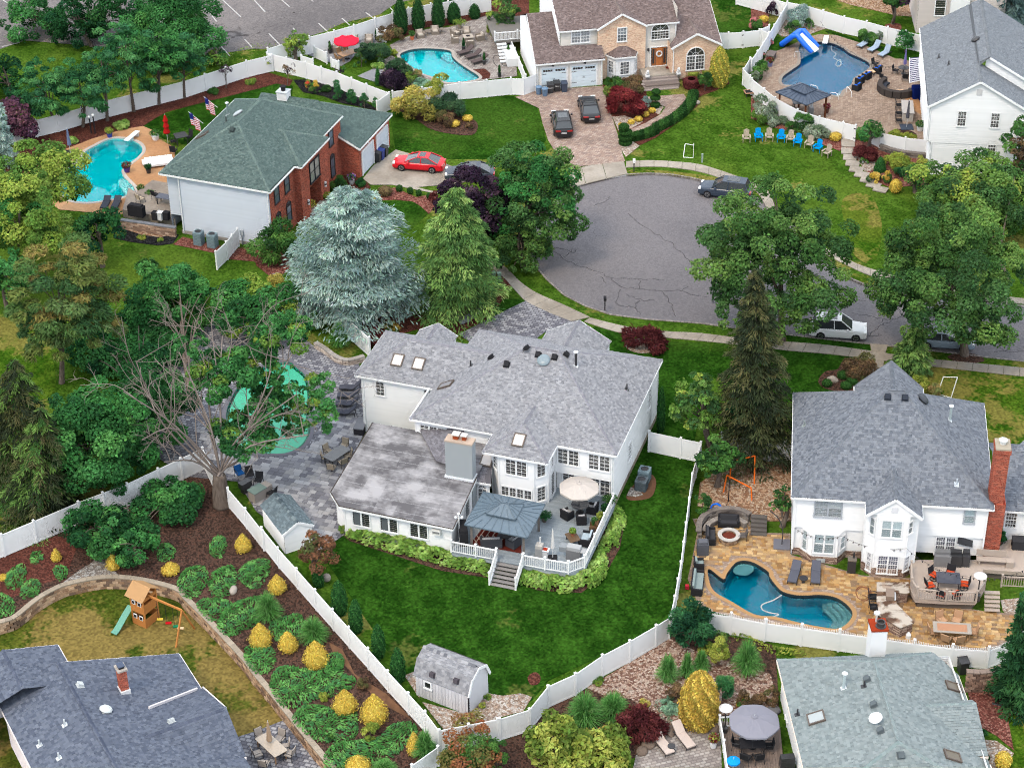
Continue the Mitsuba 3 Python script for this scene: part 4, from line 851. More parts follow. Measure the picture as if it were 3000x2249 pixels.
R.gutter((-.15,-.35,3.0),(6.9,-.35,3.0)); R.gutter((2.55,1.35,e),(6.4,1.35,e)); R.gutter((11.5,1.35,e),(14.85,1.35,e)); R.rake((6.35,.98,e),ap,(11.5,.98,e)); R.rake((13.6,-.62,3.6),aw,(18.85,-.62,3.6)); R.rake((18.9,-.1,3.6),(18.9,7.2,wz(7.2))); R.rake((2.55,1.35,e),(2.55,7.2,mp(7.2))); R.rake((-.15,-.35,3.0),(.1,5.8,gr0(5.8)))
R.done()
wall(HT,f,(0,0),(6.75,0),(0,3.0),'clap',BG); wall(HT,f,(0,9),(0,0),[(0,0),(9,0),(9,3.0),(3.2,5.6),(0,4.2)],'clap',WHITE*.95); wall(HT,f,(2.75,1.65),(6.5,1.65),(3.6,e),'clap',BG)
wall(HT,f,(2.7,12.5),(2.7,1.6),[(0,0),(10.9,0),(10.9,5.5),(5.3,8.4),(0,5.5)],'clap',WHITE*.95)
wall(HT,f,(6.45,1.25),(11.4,1.25),[(0,0),(4.95,0),(4.95,e),(2.45,7.0),(0,e)],'brick_tan'); wall(HT,f,(6.75,0),(6.75,1.25),(0,3.2),'clap',BG)
wall(HT,f,(11.4,1.6),(14.65,1.6),(.8,e),'clap',BG); wall(HT,f,(14.65,1.6),(14.65,9),(0,e+1.5),'clap',BG)
wall(HT,f,(13.75,-.3),(18.7,-.3),[(0,0),(4.95,0),(4.95,3.6),(2.5,4.95),(0,3.6)],'brick_tan'); wall(HT,f,(13.75,1.6),(13.75,-.3),(0,3.6),'brick_tan'); wall(HT,f,(18.7,-.3),(18.7,12),(0,3.7),'clap',BG)
bayt = [(7.5,1.25),(8.15,.45),(10.05,.45),(10.5,1.25)]; box_walls(HT,f,bayt,.2,2.7,'clap',WHITE*.92,close=False)
for s in (1.78,4.82): garage_door(HT,f,(0,0),(6.75,0),s,2.5,2.3,hx(208,222,232,.85))
OW = dict(hue=(1,1.12,1.25))
window(HT,f,(2.75,1.65),(6.5,1.65),2.05,4.05,1.8,1.3,units=2,grid=(3,4),tone=.16,**OW); window(HT,f,(6.45,1.25),(11.4,1.25),2.5,4.0,.85,1.4,grid=(3,4),tone=.14,**OW)
window(HT,f,bayt[1],bayt[2],.95,.75,.85,1.3,grid=(3,4),tone=.05,**OW); window(HT,f,bayt[0],bayt[1],.5,.85,.55,1.25,grid=(3,4),tone=.05,**OW); window(HT,f,bayt[2],bayt[3],.5,.85,.55,1.25,grid=(3,4),tone=.05,**OW)
window(HT,f,(11.4,1.6),(14.65,1.6),1.55,3.75,1.75,.85,grid=(6,3),tone=.03,arch=True,split=False); window(HT,f,(13.75,-.3),(18.7,-.3),2.45,.95,1.75,1.5,units=2,grid=(3,4),tone=.05,arch=True)
k = window(HT,f,(11.4,1.6),(14.65,1.6),1.5,.85,1.7,2.0,units=1,grid=None,tone=.04,split=False,name='front_door')
m = M(f)
for x, w, c in ((12.35,.38,.8),(12.9,.62,1.15),(13.42,.38,.8)): m.box([x,1.56,1.83],[w,.06,1.92],lin((150,92,50))*c); 
for x in (12.3,13.45): m.box([x,1.52,1.9],[.2,.02,1.6],DARK)
m.out(part(k,'door_leaf'),'satin')
wreath = thing('wreath','round white flower wreath hanging on the wooden front door','wreath'); m = M(f)
for i in range(26): a = i * .242; m.ball([12.9+math.cos(a)*.27,1.48,2.15+math.sin(a)*.27],.085,WHITE*(.6+.4*rng.random()),5)
m.out(wreath)
def lantern(h,fr,u,v,z,s=1.0):
    k = part(h,'wall_lantern'); m = M(fr); m.lathe([(0,-.3*s),(.05*s,-.24*s),(.12*s,-.2*s),(.17*s,.12*s),(.19*s,.14*s),(.06*s,.3*s),(0,.36*s)],(u,v-.2,z),BLACK*2.2,6); m.box([u,v-.08,z],[.06,.2,.06],BLACK*2); m.out(k,'satin')
for u, z in ((1.65,2.75),(4.9,2.75)): lantern(HT,f,u,0,z,.9)
for u in (11.75,14.3): lantern(HT,f,u,1.6,2.7,.7)
for u, v, z in ((.12,-.08,2.9),(6.6,-.06,2.9),(14.5,1.5,5.4),(13.9,-.42,3.5)): spout(HT,f,[(u,v,.1),(u,v,z)])
# entry landing and five steps
m = M(f); m.box([12.7,.65,.4],[3.7,2.6,.8],hx(214,192,168)); m.out(part(HT,'landing'),'concrete')
for i in range(5):
    m = M(f); m.box([12.55-.12*i,-.75-.36*i,.68-.15*i-.07],[3.6+.1*i,.42,.15],hx(190,176,170)*(.95+.1*rng.random())); m.out(part(HT,'step'))
m = M(f); m.box([12.5,-1.2,.2],[3.5,1.6,.4],hx(150,136,130)); m.out(part(HT,'step_base'))
m = M(f); m.box([13.95,.9,.82],[.9,.5,.03],lin((96,40,28))); m.out(thing('doormat','dark red doormat at the wooden front door','doormat'))
for i, (u,w) in enumerate(((11.15,'left'),(14.35,'right'))):
    k = thing('lion_statue',f'small white seated lion statue on the {w} of the front steps','statue'); m = M(f); m.box([u,-.9,.95],[.42,.5,.3],WHITE*.75)
    m.ball([u,-.85,1.25],(.17,.24,.2),WHITE*.8,7); m.ball([u,-1.02,1.5],(.15,.16,.16),WHITE*.8,7); m.ball([u,-1.15,1.46],(.07,.09,.07),WHITE*.75,5)
    for s in (-1,1): m.tube([(u+s*.1,-1.02,1.3),(u+s*.11,-1.08,1.1)],.055,WHITE*.78,6)
    m.out(k,'matte',True)
# rear deck rail left of the house
def railing(parent,pts,z,h=0.95,col=WHITE,gap=0.14,fr=ID,post_h=0.12,name='railing',pw=0.11):
    """posts, two rails and balusters along a line of local points"""
    k = part(parent,name) if parent else None
    k = k or num(name); L = [np.array([*p[:2],z if np.ndim(z)==0 else z]) if np.ndim(z)==0 else np.array(p) for p in pts]
    m = M(fr)
    for p in L: m.box([p[0],p[1],p[2]+(h+post_h)/2],[pw,pw,h+post_h],col); m.box([p[0],p[1],p[2]+h+post_h+.03],[pw+.05,pw+.05,.05],col)
    for a, b in zip(L,L[1:]):
        m.bar(a+[0,0,h-.04],b+[0,0,h-.04],.09,.07,col); m.bar(a+[0,0,.1],b+[0,0,.1],.05,.06,col)
    m.out(k)
    for a, b in zip(L,L[1:]):
        d = b - a; n = max(2,int(np.linalg.norm(d[:2])/gap))
        for i in range(1,n):
            p = a + d * i / n; mm = M(fr); mm.box([p[0],p[1],p[2]+h/2+.02],[.04,.04,h-.12],col); mm.out(part(k,'baluster'))
    return k
k = thing('back_deck','white railed back deck beside the beige house','deck'); m = M(f); m.box([.4,12.5,1.2],[6,6,.25],hx(150,146,142)); m.out(part(k,'floor')); railing(k,[(-2.6,9.6),(-.2,9.6),(2.5,9.6)],1.32,fr=f)
m = M(f); m.box([-1.3,7.6,.45],[1.2,3.4,.9],WHITE*.92); m.out(part(k,'side_panel'))
for i in range(6):
    m = M(f); m.box([-2.0,9.0-.4*i,1.2-.2*i],[1.0,.4,.1],WHITE*.85); m.out(part(k,'step'))
# ================================================================ white house upper right
HU = house('white_gable_house','tall white gabled house with plain grey roof beside the blue pool'); f = fit((37.99,34.20,0),-7.31); FU = f
TU = [hx(*c) for c in ((150,156,164),(138,144,152),(162,168,176),(130,136,144))]
R = Roof(HU,f,TU,[hx(160,165,172),hx(150,156,163)]); e = 7.0; s = .6
R.face((0,-.3,e),(4.5,-.3,e+2.7),(4.5,3.7,e+2.7),(5.5,3.7,e+3.3),(5.6,17.2,e+3.3),(.1,17.2,e)); R.face((4.5,-.3,e+2.7),(9.0,-.3,e),(9.0,3.9,e),(4.5,3.9,e+2.7))
R.face((5.5,3.7,e+3.3),(11.0,3.7,e),(11.0,17.2,e),(5.6,17.2,e+3.3)); R.ridge((4.5,-.3,e+2.72),(4.5,3.4,e+2.72)); R.ridge((5.5,3.7,e+3.32),(5.6,17.2,e+3.32))
R.rake((0,-.3,e),(4.5,-.3,e+2.7),(9.0,-.3,e)); R.rake((5.5,3.68,e+3.3),(11,3.68,e)); R.gutter((-.02,-.3,e),(.08,17.2,e))
R.soffit((0,-.3,e-.02),(0.4,-.3,e-.02),(.4,17,e-.02),(0,17,e-.02))
lp = [(0,-.3,e),(4.5,-.3,e+2.7),(.1,17.2,e)]
vents(R,f,lp,[(14,1822,325,'fan',DARK,.42),(14,1520,470,'pipe',BLACK*2),(14,1600,525,'pipe',BLACK*2)]); R.done()
def wallx(h,fr,p0,p1,pl,col=WHITE,exp=.14):
    m = M(fr); clap(m,p0,p1,pl,col,exp); m.out(part(h,'wall'))
wallx(HU,f,(.3,0),(8.75,0),[(0,3.3),(8.45,3.3),(8.45,e),(4.2,e+2.5),(0,e)],exp=.18); wallx(HU,f,(.7,.05),(8.4,.05),[(0,0),(7.7,0),(7.7,3.3),(0,3.3)],exp=.18)
wallx(HU,f,(.3,17),(.3,0),[(0,3.3),(17,3.3),(17,e),(0,e)]); wallx(HU,f,(.7,17),(.7,.05),[(0,0),(16.95,0),(16.95,3.3),(0,3.3)]); wallx(HU,f,(8.75,0),(8.75,4),[(0,3.3),(4,3.3),(4,e),(0,e)]); wallx(HU,f,(8.4,.05),(8.4,4),[(0,0),(4,0),(4,3.3),(0,3.3)]); m = M(f); m.box([4.5,8.5,3.28],[8.4,17,.04],WHITE); m.out(part(HU,'overhang')); wallx(HU,f,(5.2,3.95),(10.8,3.95),[(0,0),(5.6,0),(5.6,e),(.3,e+3.2),(0,e+3.0)],exp=.18); wallx(HU,f,(10.8,3.95),(10.8,17),[(0,0),(13,0),(13,e),(0,e)])
UW = dict(grid=(3,4),tone=.05,hue=(1,1,1.02))
gw = ((.3,0),(8.75,0)); win_px(HU,f,*gw,14,1670,905,1745,1018,**UW); win_px(HU,f,*gw,14,1938,920,2015,1030,**UW); win_px(HU,f,(.7,.05),(8.4,.05),14,1913,1142,1986,1250,**UW)
m = M(f); m.box([4.5,-.04,e+1.5],[.5,.06,.6],hx(205,205,208,.8)); m.out(part(HU,'gable_vent'))
m = M(f); m.tube([(.75,-.05,.1),(.75,-.05,3.3),(.35,-.08,3.6),(.35,-.08,e-.1)],.05,WHITE,6); m.out(part(HU,'downspout'))
m = M(f); m.box([.12,9.2,6.3],[.05,4,.1],WHITE); 
aw_ = thing('awning','blue and white striped awning on the wall of the white gabled house','awning'); A4 = [at(14,1283,470,2.6),at(14,1388,460,3.1),at(14,1392,650,3.1),at(14,1285,672,2.6)]; m = M(); n = 26
for i in range(n):
    t0, t1 = i / n, (i+1) / n; c = hx(228,228,236,.6) if i % 2 else hx(84,84,116)
    m.face([A4[0]*(1-t0)+A4[3]*t0,A4[1]*(1-t0)+A4[2]*t0,A4[1]*(1-t1)+A4[2]*t1,A4[0]*(1-t1)+A4[3]*t1],c)
m.bar(A4[0],A4[3],.06,.12,WHITE); m.out(aw_)
# beige house behind it
HS = house('taupe_house','taupe sided house with white chimney partly behind the white gabled house'); Pf = [at(14,1335,265),at(14,1620,255)]; d = Pf[1] - Pf[0]; f = Fr(Pf[0],math.atan2(d[1],d[0])-.12); TP = hx(190,182,178,.9)
wallx(HS,f,(0,0),(9,0),[(0,0),(9,0),(9,6),(0,6)],TP,.2); wallx(HS,f,(0,9),(0,0),[(0,0),(9,0),(9,6),(0,6)],TP,.2)
m = M(f); m.box([4.2,-.3,3.4],[1.9,.7,6.8],WHITE); m.box([4.2,-.3,6.9],[.7,.7,.3],GREY); m.out(part(HS,'chimney'))
window(HS,f,(0,0),(9,0),2.25,2.0,1.0,1.7,grid=None,tone=.02); m = M(f); m.face([(-.4,-.4,6),(9.4,-.4,6),(9.4,4.5,8.2),(-.4,4.5,8.2)],hx(140,138,140)); m.out(part(HS,'roof'))
# ================================================================ white hipped house on the right
HD = house('white_hip_house','white two storey house with steep blue grey hip roof above the teal pool'); f = fit((18.995,-22.433,0),-7.24); FD = f
TD = [hx(*c) for c in ((142,148,158),(122,128,140),(160,165,174),(104,111,124),(150,155,164))]
R = Roof(HD,f,TD,[hx(146,152,162),hx(134,141,152)],exp=.19); e = 5.3; k_ = .77
a, b, c, d, p, q = (0,0,e), (13.6,0,e), (13.8,12.8,e), (.05,12.8,e), (6.3,6.4,10.2), (7.4,6.4,10.2)
R.face(a,b,q,p); R.face(b,c,q); R.face(c,d,p,q); R.face(d,a,p); R.ridge(a,p,q,b); R.ridge(c,q); R.ridge(d,p)
g = (6.88,-1.55,6.75); R.face((5.0,-1.55,e),g,(6.88,1.9,6.75),(5.0,.1,e)); R.face(g,(8.76,-1.55,e),(8.76,.1,e),(6.88,1.9,6.75)); R.ridge((6.88,1.9,6.75),g)
h = (7.1,15.4,6.9); R.face((4.5,14.2,e),h,(7.1,10.5,6.9),(4.5,12.6,e)); R.face(h,(9.5,14.4,e),(9.5,12.6,e),(7.1,10.5,6.9)); R.face((9.5,14.4,e),(4.5,14.2,e),h); R.ridge((7.1,10.5,6.9),h); R.ridge(h,(4.5,14.2,e)); R.ridge(h,(9.5,14.4,e))
R.gutter(d,a,(5.0,0,e)); R.gutter((8.76,0,e),b,c); R.gutter((5,0,e),(5,-1.5,e)); R.gutter((8.76,-1.5,e),(8.76,0,e)); R.rake((5.0,-1.58,e),g,(8.76,-1.58,e)); R.gutter((9.5,12.8,e),(9.5,14.4,e)); R.gutter((4.5,14.2,e),(4.5,12.8,e))
R.soffit((0,0,e-.03),(13.6,0,e-.03),(13.6,.5,e-.03),(0,.5,e-.03)); R.soffit((0,0,e-.03),(.5,0,e-.03),(.5,12.5,e-.03),(0,12.5,e-.03))
vents(R,f,[a,b,p],[(34,1107,175,'box',hx(70,76,88)),(34,1248,182,'box',hx(70,76,88)),(34,1665,880,'pipe',hx(190,200,210,.7))])
vents(R,f,[b,c,q],[(34,1388,195,'fan',hx(48,54,64),.45),(34,1610,360,'flue',hx(170,186,190,.7))]); vents(R,f,[d,a,p],[(34,430,405,'pipe',hx(170,180,180))]); R.done()
wallx(HD,f,(.3,12.5),(.3,.35),[(0,0),(12.15,0),(12.15,e),(0,e)]); wallx(HD,f,(.35,.35),(5.1,.35),[(0,2.5),(4.75,2.5),(4.75,e),(0,e)]); wallx(HD,f,(8.5,.35),(13.25,.35),[(0,2.5),(4.75,2.5),(4.75,e),(0,e)])
wallx(HD,f,(.35,.5),(5.2,.5),[(0,.6),(4.85,.6),(4.85,2.5),(0,2.5)]); wallx(HD,f,(8.5,.5),(13.2,.5),[(0,.9),(4.7,.9),(4.7,2.5),(0,2.5)]); wallx(HD,f,(13.25,.35),(13.25,12.5),[(0,0),(12.1,0),(12.1,e),(0,e)])
wall(HD,f,(.35,.46),(5.2,.46),(0,.62),'ledge_stone')
lb = [(.85,.5),(1.65,-.35),(3.4,-.35),(3.95,.5)]; box_walls(HD,f,lb,.6,2.45,'clap',close=False); box_walls(HD,f,[(.8,.45),(1.63,-.4),(3.42,-.4),(4.0,.45)],0,.62,'ledge_stone',close=False)
m = M(f); m.slab(shapely.Polygon(lb),2.45,2.52,WHITE); m.out(part(HD,'bay_roof'))
tb = [(5.1,.4),(5.1,-.75),(5.8,-1.4),(7.9,-1.4),(8.6,-.75),(8.6,.4)]; box_walls(HD,f,tb,.75,e,'clap',close=False); box_walls(HD,f,[(5.05,.4),(5.05,-.75),(5.78,-1.45),(7.92,-1.45),(8.65,-.75),(8.65,.4)],0,.78,'ledge_stone',close=False); wallx(HD,f,(5.15,-1.42),(8.6,-1.42),[(0,e),(3.45,e),(1.72,6.65)])
corner_boards(HD,f,tb[1:5],.75,e); corner_boards(HD,f,[(.33,.33),(13.25,.33)],.6,e)
m = M(f); m.box([6.88,-1.46,5.75],[.42,.06,.42],hx(214,216,222,.85)); m.out(part(HD,'gable_vent'))
DW = dict(tone=.22,hue=(.92,1.02,1.08),grid=(3,4)); DB = dict(tone=.09,hue=(.8,.9,1.3),grid=(4,4)); DT = dict(tone=.24,hue=(.8,1.05,1.15),grid=None); GF = hx(176,182,190,.8)
w2 = ((.35,.35),(5.1,.35)); w3 = ((8.5,.35),(13.25,.35)); w1 = ((8.5,.5),(13.2,.5))
win_px(HD,f,*w2,34,515,1005,738,1130,units=2,frame=GF,**DW); win_px(HD,f,*w3,34,1725,1085,1815,1185,frame=GF,**{**DT,'tone': .3})
win_px(HD,f,lb[1],lb[2],34,508,1290,675,1425,units=2,**DT); win_px(HD,f,lb[0],lb[1],34,420,1262,462,1390,**DT); win_px(HD,f,lb[2],lb[3],34,716,1285,758,1410,**DT)
win_px(HD,f,tb[2],tb[3],34,1055,1180,1225,1300,units=2,**DT); win_px(HD,f,tb[2],tb[3],34,1022,1462,1190,1590,units=2,**DB); win_px(HD,f,tb[1],tb[2],34,965,1160,1010,1265,**{**DT,'tone': .12}); win_px(HD,f,tb[1],tb[2],34,938,1440,980,1560,**DB); win_px(HD,f,tb[3],tb[4],34,1268,1175,1308,1280,**{**DT,'tone': .1}); win_px(HD,f,tb[3],tb[4],34,1230,1455,1275,1580,**DB)
win_px(HD,f,*w1,34,1490,1310,1655,1435,units=2,**{**DB,'tone': .05})
m = M(f); m.box([2.3,-.46,.32],[.62,.05,.3],hx(176,184,186,.8)); m.out(part(HD,'basement_window'))
tv = [(11.55,.45,2.45),(12.55,.45,2.2),(12.55,.25,1.75),(11.5,.25,2.0)]
m = M(f); m.face(tv,BLACK); m.face([np.array(x)+[0,.06,0] for x in tv][::-1],BLACK); m.out(thing('outdoor_screen','black flat screen hung under the overhang above the grills','television'),'gloss')
# brick chimney, right wing
m = M(f); m.box([13.85,1.25,2.6],[1.15,1.4,5.4],(.3,.3,.3)); m.box([13.75,1.25,7.5],[.95,1.25,4.6],(.3,.3,.3)); m.box([13.75,1.25,9.55],[1.08,1.38,.3],(.3,.3,.3)); m.out(part(HD,'chimney'),'brick_red')
m = M(f); m.box([13.75,1.25,9.76],[1.0,1.3,.12],hx(206,196,178)); m.out(part(HD+'__chimney','crown')); m = M(f); m.lathe([(.2,0),(.2,.22),(.3,.24),(.3,.32),(0,.4)],(13.75,1.3,9.82),hx(220,222,222,.7),12); m.out(part(HD+'__chimney','flue_cap'),'satin')
R = Roof(HD,f,TD,[hx(146,152,162)],exp=.19); z = 3.55; sl = lambda v: z + .5 * (v-2.3)
R.face((13.9,2.3,z),(21,2.3,z),(21,6.4,sl(6.4)),(13.9,6.4,sl(6.4))); R.face((13.9,6.4,sl(6.4)),(21,6.4,sl(6.4)),(21,10.4,z),(13.9,10.4,z)); R.face((15.2,6.4,sl(6.4)),(21,7,5.5),(21,9.8,6.8),(18,9.5,6.8)); R.ridge((13.9,6.4,sl(6.4)),(21,6.4,sl(6.4))); R.gutter((13.9,2.3,z),(21,2.3,z)); R.done()
wallx(HD,f,(13.25,2.6),(21,2.6),[(0,0),(7.75,0),(7.75,z),(0,z)],exp=.2); win_px(HD,f,(13.25,2.6),(21,2.6),34,2055,1110,2155,1220,grid=(4,4),tone=.03)
# ================================================================ grey green house, bottom right
HG = house('grey_green_house','house with pale grey green hip roof and satellite dish'); f = fit((16.525,-36.476,0),2.67); FG = f
TK = [hx(*c) for c in ((158,170,172),(144,156,158),(172,182,184),(132,144,148),(164,174,176))]
R = Roof(HG,f,TK,[hx(168,184,186),hx(158,176,178)],exp=.19,trim=hx(226,214,204,.85)); e = 3.0; p, q = (5.45,-2.85,5.0), (5.45,-9.95,5.0)
le = (0,0,e); re = (9.98,0,e); r2_ = (11.25,-1.6,2.44); lq = (0,-13,e); rq = (11.25,-13,2.44)
R.face(re,le,p); R.face(le,lq,q,p); R.face(re,p,q,rq,r2_); R.face(lq,rq,q); R.ridge(le,p,q,lq); R.ridge(p,re); R.ridge(q,rq)
R.face((11.25,-5.7,3.8),(7.85,-5.7,3.8),(10.3,-9.2,2.75),(11.25,-9.2,2.75)); R.face((7.85,-5.7,3.8),(11.25,-5.7,3.8),(11.25,-4.9,3.3),(9.0,-4.9,3.3)); R.ridge((7.85,-5.7,3.8),(11.25,-5.7,3.8))
R.gutter(lq,le,re); R.gutter(r2_,(11.27,-5.0,2.48)); R.gutter((11.25,-9.2,2.72),(10.4,-9.2,2.72)); R.gutter((11.28,-9.6,2.45),rq)
lp, rp = [le,lq,p], [re,p,q]
KV = hx(120,130,136)
vents(R,f,lp,[(44,750,1010,'flue',hx(180,196,200,.7)),(44,940,945,'box',KV),(44,915,995,'pipe',BLACK*2),(44,995,1150,'box',KV),(44,1050,1360,'box',KV),(44,375,1225,'pipe',BLACK*2),(44,530,1255,'sky',hx(170,178,180,.7),(.85,1.0))])
vents(R,f,rp,[(44,1640,1005,'sky',hx(126,116,100,.5),(.7,1.0)),(44,1630,1565,'sky',hx(126,116,100,.5),(.7,1.0))]); vents(R,f,[lq,rq,q],[(44,1212,1555,'box',KV)]); R.done()
box_walls(HG,f,[(.35,-12.7),(10.9,-12.7),(10.9,-.35),(.35,-.35)],0,e-.1,'clap'); m = M(f)
win_px(HG,f,(.35,-.35),(.35,-12.7),44,262,1290,298,1510,grid=(2,2),tone=.05)
m.box([6.1,-.55,4.4],[1.0,1.0,2.9],WHITE*.95); m.out(part(HG,'chimney')); m = M(f); m.box([6.1,-.55,5.92],[1.08,1.15,.16],lin((156,62,38))*.8); m.out(part(HG+'__chimney','cap_slab'))
m = M(f); m.lathe([(.34,0),(.34,.04),(.24,.06),(.24,.3),(.28,.32),(.28,.36),(.2,.36),(.2,.2),(0,.2)],(6.2,-.75,6.0),hx(70,70,72),14); m.lathe([(.06,0),(.06,.6),(.2,.62),(.2,.74),(0,.8)],(6.0,-.3,6.0),hx(210,212,210,.7),12); m.out(part(HG+'__chimney','flue_cap'),'satin')
def dish(fr,q,n,label,r=.42):
    k = thing('satellite_dish',label,'satellite dish'); n = np.array(n,float); n /= np.linalg.norm(n); x = np.cross(n,[0,1,0]); x /= np.linalg.norm(x); y = np.cross(n,x); m = M(); m.lathe([(0,.0),(r*.5,.03),(r,.13),(r,.15),(r*.5,.05),(0,.02)],(0,0,0),(1,1,1),18,1,.8); mm = M(fr)
    mm.add(m.v[0] @ np.stack([x,y,n])+np.array(q)+[0,0,.5],m.f[0],WHITE*.9); mm.tube([q,np.array(q)+[0,0,.5]],.04,GREY,6); mm.bar(np.array(q)+[0,0,.5],np.array(q)+[0,0,.5]+n*.5,.03,.03,GREY); mm.out(k,'satin')
q = px_on(f,44,1005,1300,lp); dish(f,q,(-.3,-.7,.65),'white oval satellite dish on the grey green roof')
# ================================================================ slate house, bottom left
HL = house('slate_house','blue grey gabled house with small brick chimney in the lower yard'); f = fit((-20.058,-38.046,0),118.4); FL = f
TS = [hx(*c) for c in ((118,126,144),(100,108,126),(134,142,158),(86,94,112),(124,132,148))]
R = Roof(HL,f,TS,[hx(112,120,140),hx(100,108,128)],exp=.19,trim=hx(226,220,222,.85)); zr = lambda v: 1.55 + .335 * (v+.6)
rz, lz = zr(7.2), 3.0; vl = 11.3
R.face((4.9,-.6,1.55),(4.9,7.2,rz),(-14,7.2,rz),(-14,-.6,1.55)); R.face((4.9,7.2,rz),(4.9,vl,lz-.2),(-14,vl,lz-.2),(-14,7.2,rz)); R.ridge((4.9,7.2,rz+.02),(-14,7.2,rz+.02))
R.face((7.75,6.4,3.15),(7.75,9.85,rz),(3.6,9.85,rz),(3.6,6.4,3.15)); R.face((7.75,9.85,rz),(7.75,15,2.5),(3.6,15,2.5),(3.6,9.85,rz)); R.ridge((7.75,9.85,rz+.02),(3.6,9.85,rz+.02))
cg = (-3.2,-.75,3.25); R.face((.9,-.7,1.65),cg,(-3.2,4.9,3.25),(.9,.2,1.65)); R.face(cg,(-6.1,-.7,1.6),(-6.1,.2,1.6),(-3.2,4.9,3.25)); R.ridge((-3.2,4.9,3.27),cg)
R.rake((4.9,-.6,1.55),(4.9,7.2,rz)); R.gutter((4.9,-.62,1.55),(1.0,-.62,1.55))
R.gutter((-6.15,-.7,1.6),(-6.15,4.0,1.6)); R.gutter((4.9,vl,lz-.2),(-14,vl,lz-.2)); R.rake((.95,-.72,1.72),cg); R.rake((7.75,6.4,3.15),(7.75,9.85,rz)); R.gutter((7.75,6.38,3.15),(4.9,6.38,3.15))
rp = [(4.9,-.6,1.55),(4.9,7.2,rz),(-14,-.6,1.55)]; lp = [(4.9,7.2,rz),(4.9,vl,lz-.2),(-14,7.2,rz)]; LV = hx(206,212,214,.7)
vents(R,f,rp,[(41,648,993,'box',LV),(41,855,1192,'dome',LV,.4)]); vents(R,f,lp,[(41,525,1310,'pipe',LV),(41,320,1475,'pipe',LV),(41,478,1578,'pipe',LV)]); vents(R,f,[cg,(.9,-.7,1.65),(-3.2,4.9,3.25)],[(41,1390,1285,'box',LV)]); R.done()
wallx(HL,f,(4.7,10.9),(4.7,-.3),[(0,ZY),(11.2,ZY),(11.2,1.5),(3.7,rz-.1),(0,2.6)],hx(206,200,202,.9)); wallx(HL,f,(4.7,11.0),(-14,11.0),[(0,ZY),(18.7,ZY),(18.7,2.7),(0,2.7)],hx(214,206,208,.9))
wallx(HL,f,(-14,-.3),(4.7,-.3),[(0,ZY),(18.7,ZY),(18.7,1.5),(0,1.5)],hx(206,200,202,.9)); wallx(HL,f,(-5.9,4),(-5.9,-.4),[(0,ZY),(4.4,ZY),(4.4,1.55),(0,1.55)],hx(206,200,206,.9)); wallx(HL,f,(7.5,14),(7.5,6.6),[(0,ZY),(7.4,ZY),(7.4,3.1),(4.1,rz-.1),(0,2.5)],hx(206,200,202,.9))
a, b = px_on(f,41,1207,1178,rp), px_on(f,41,1597,1026,rp); m = M(f); m.bar(a+[0,0,.08],b+[0,0,.08],.1,.2,hx(226,220,222,.8)); m.out(part(HL,'fascia')); q = px_on(f,41,1005,1030,rp); m = M(f); m.box([q[0],q[1],q[2]+.75],[.62,.5,2.1],(.3,.3,.3)); m.out(part(HL,'chimney'),'brick_red'); m = M(f); m.box([q[0],q[1],q[2]+1.85],[.76,.64,.12],hx(214,206,198)); m.box([q[0],q[1],q[2]+2.1],[.5,.42,.06],hx(104,116,140)); m.box([q[0],q[1],q[2]+2.0],[.4,.34,.2],DARK); m.box([q[0]-.05,q[1],q[2]+.05],[.74,.62,.42],hx(226,228,232,.7)); m.out(part(HL+'__chimney','chimney_cap'))
# ================================================================ plants
def unit(v): return v / (np.linalg.norm(v,axis=-1,keepdims=True)+1e-12)
def leaves(m,p,n,L,asp,cols,r,along=None):
    """one folded leaf or sprig at each point: p, n (k x 3), length L, width L * asp, lying along 'along' or any way"""
    k = len(p)
    if k == 0: return
    n = unit(n); a = r.normal(size=(k,3)) if along is None else along + 0.25 * r.normal(size=(k,3))
    t = unit(a-n*(a*n).sum(1,keepdims=True)); b = np.cross(n,t)
    l = (L*r.uniform(0.65,1.35,k))[:,None]; w = l * asp
    v = np.stack([p-t*l*.5,p+b*w*.5+n*w*.12,p+t*l*.5,p-b*w*.5+n*w*.12],1).reshape(-1,3)
    i = np.arange(k)[:,None] * 4
    m.add(v,np.concatenate([i+[0,1,2],i+[0,2,3]],1).reshape(-1,3),np.repeat(cols,4,0))
def sphere_dirs(r,k): return unit(r.normal(size=(k,3)))
def tint(r,cols,idx,k,jit=0.22):
    """a colour for each leaf: its clump's tone, then its own"""
    cols = np.asarray(cols); c = cols[idx % len(cols)]
    return c * (1+jit*r.normal(size=(k,1))).clip(.5,1.6) * (1+0.06*r.normal(size=(k,3))).clip(.8,1.2)
def ell(t,x0,y0,x1,y1,zb=0.0,wy=None):
    """centre, radius and half height of the rounded body that fills a box on the picture, standing on the level zb or on the upright plane y = wy"""
    X0, Y0 = S(t,x0,y0); X1, Y1 = S(t,x1,y1); cx, cy = (X0+X1) / 2, (Y0+Y1) / 2; rz = 1.0
    for _ in range(12):
        c = G(cx,cy,zb+rz) if wy is None else ray_y_px(cx,cy,wy)
        d = c - CAM; dep = d @ FWD; R = .5 * (X1-X0) * dep / FPX; app = .5 * (Y1-Y0) * dep / FPX
        sn = -d[2] / np.linalg.norm(d); cs = math.sqrt(1-sn*sn)
        rz = math.sqrt(max(app*app-(R*sn)**2,(.3*R)**2)) / cs
    return c, R, rz
def ray_y_px(px,py,wy):
    d = FWD + RT * (px-1500) / FPX - UP * (py-1124.5) / FPX
    return CAM + d * ((wy-CAM[1])/d[1])
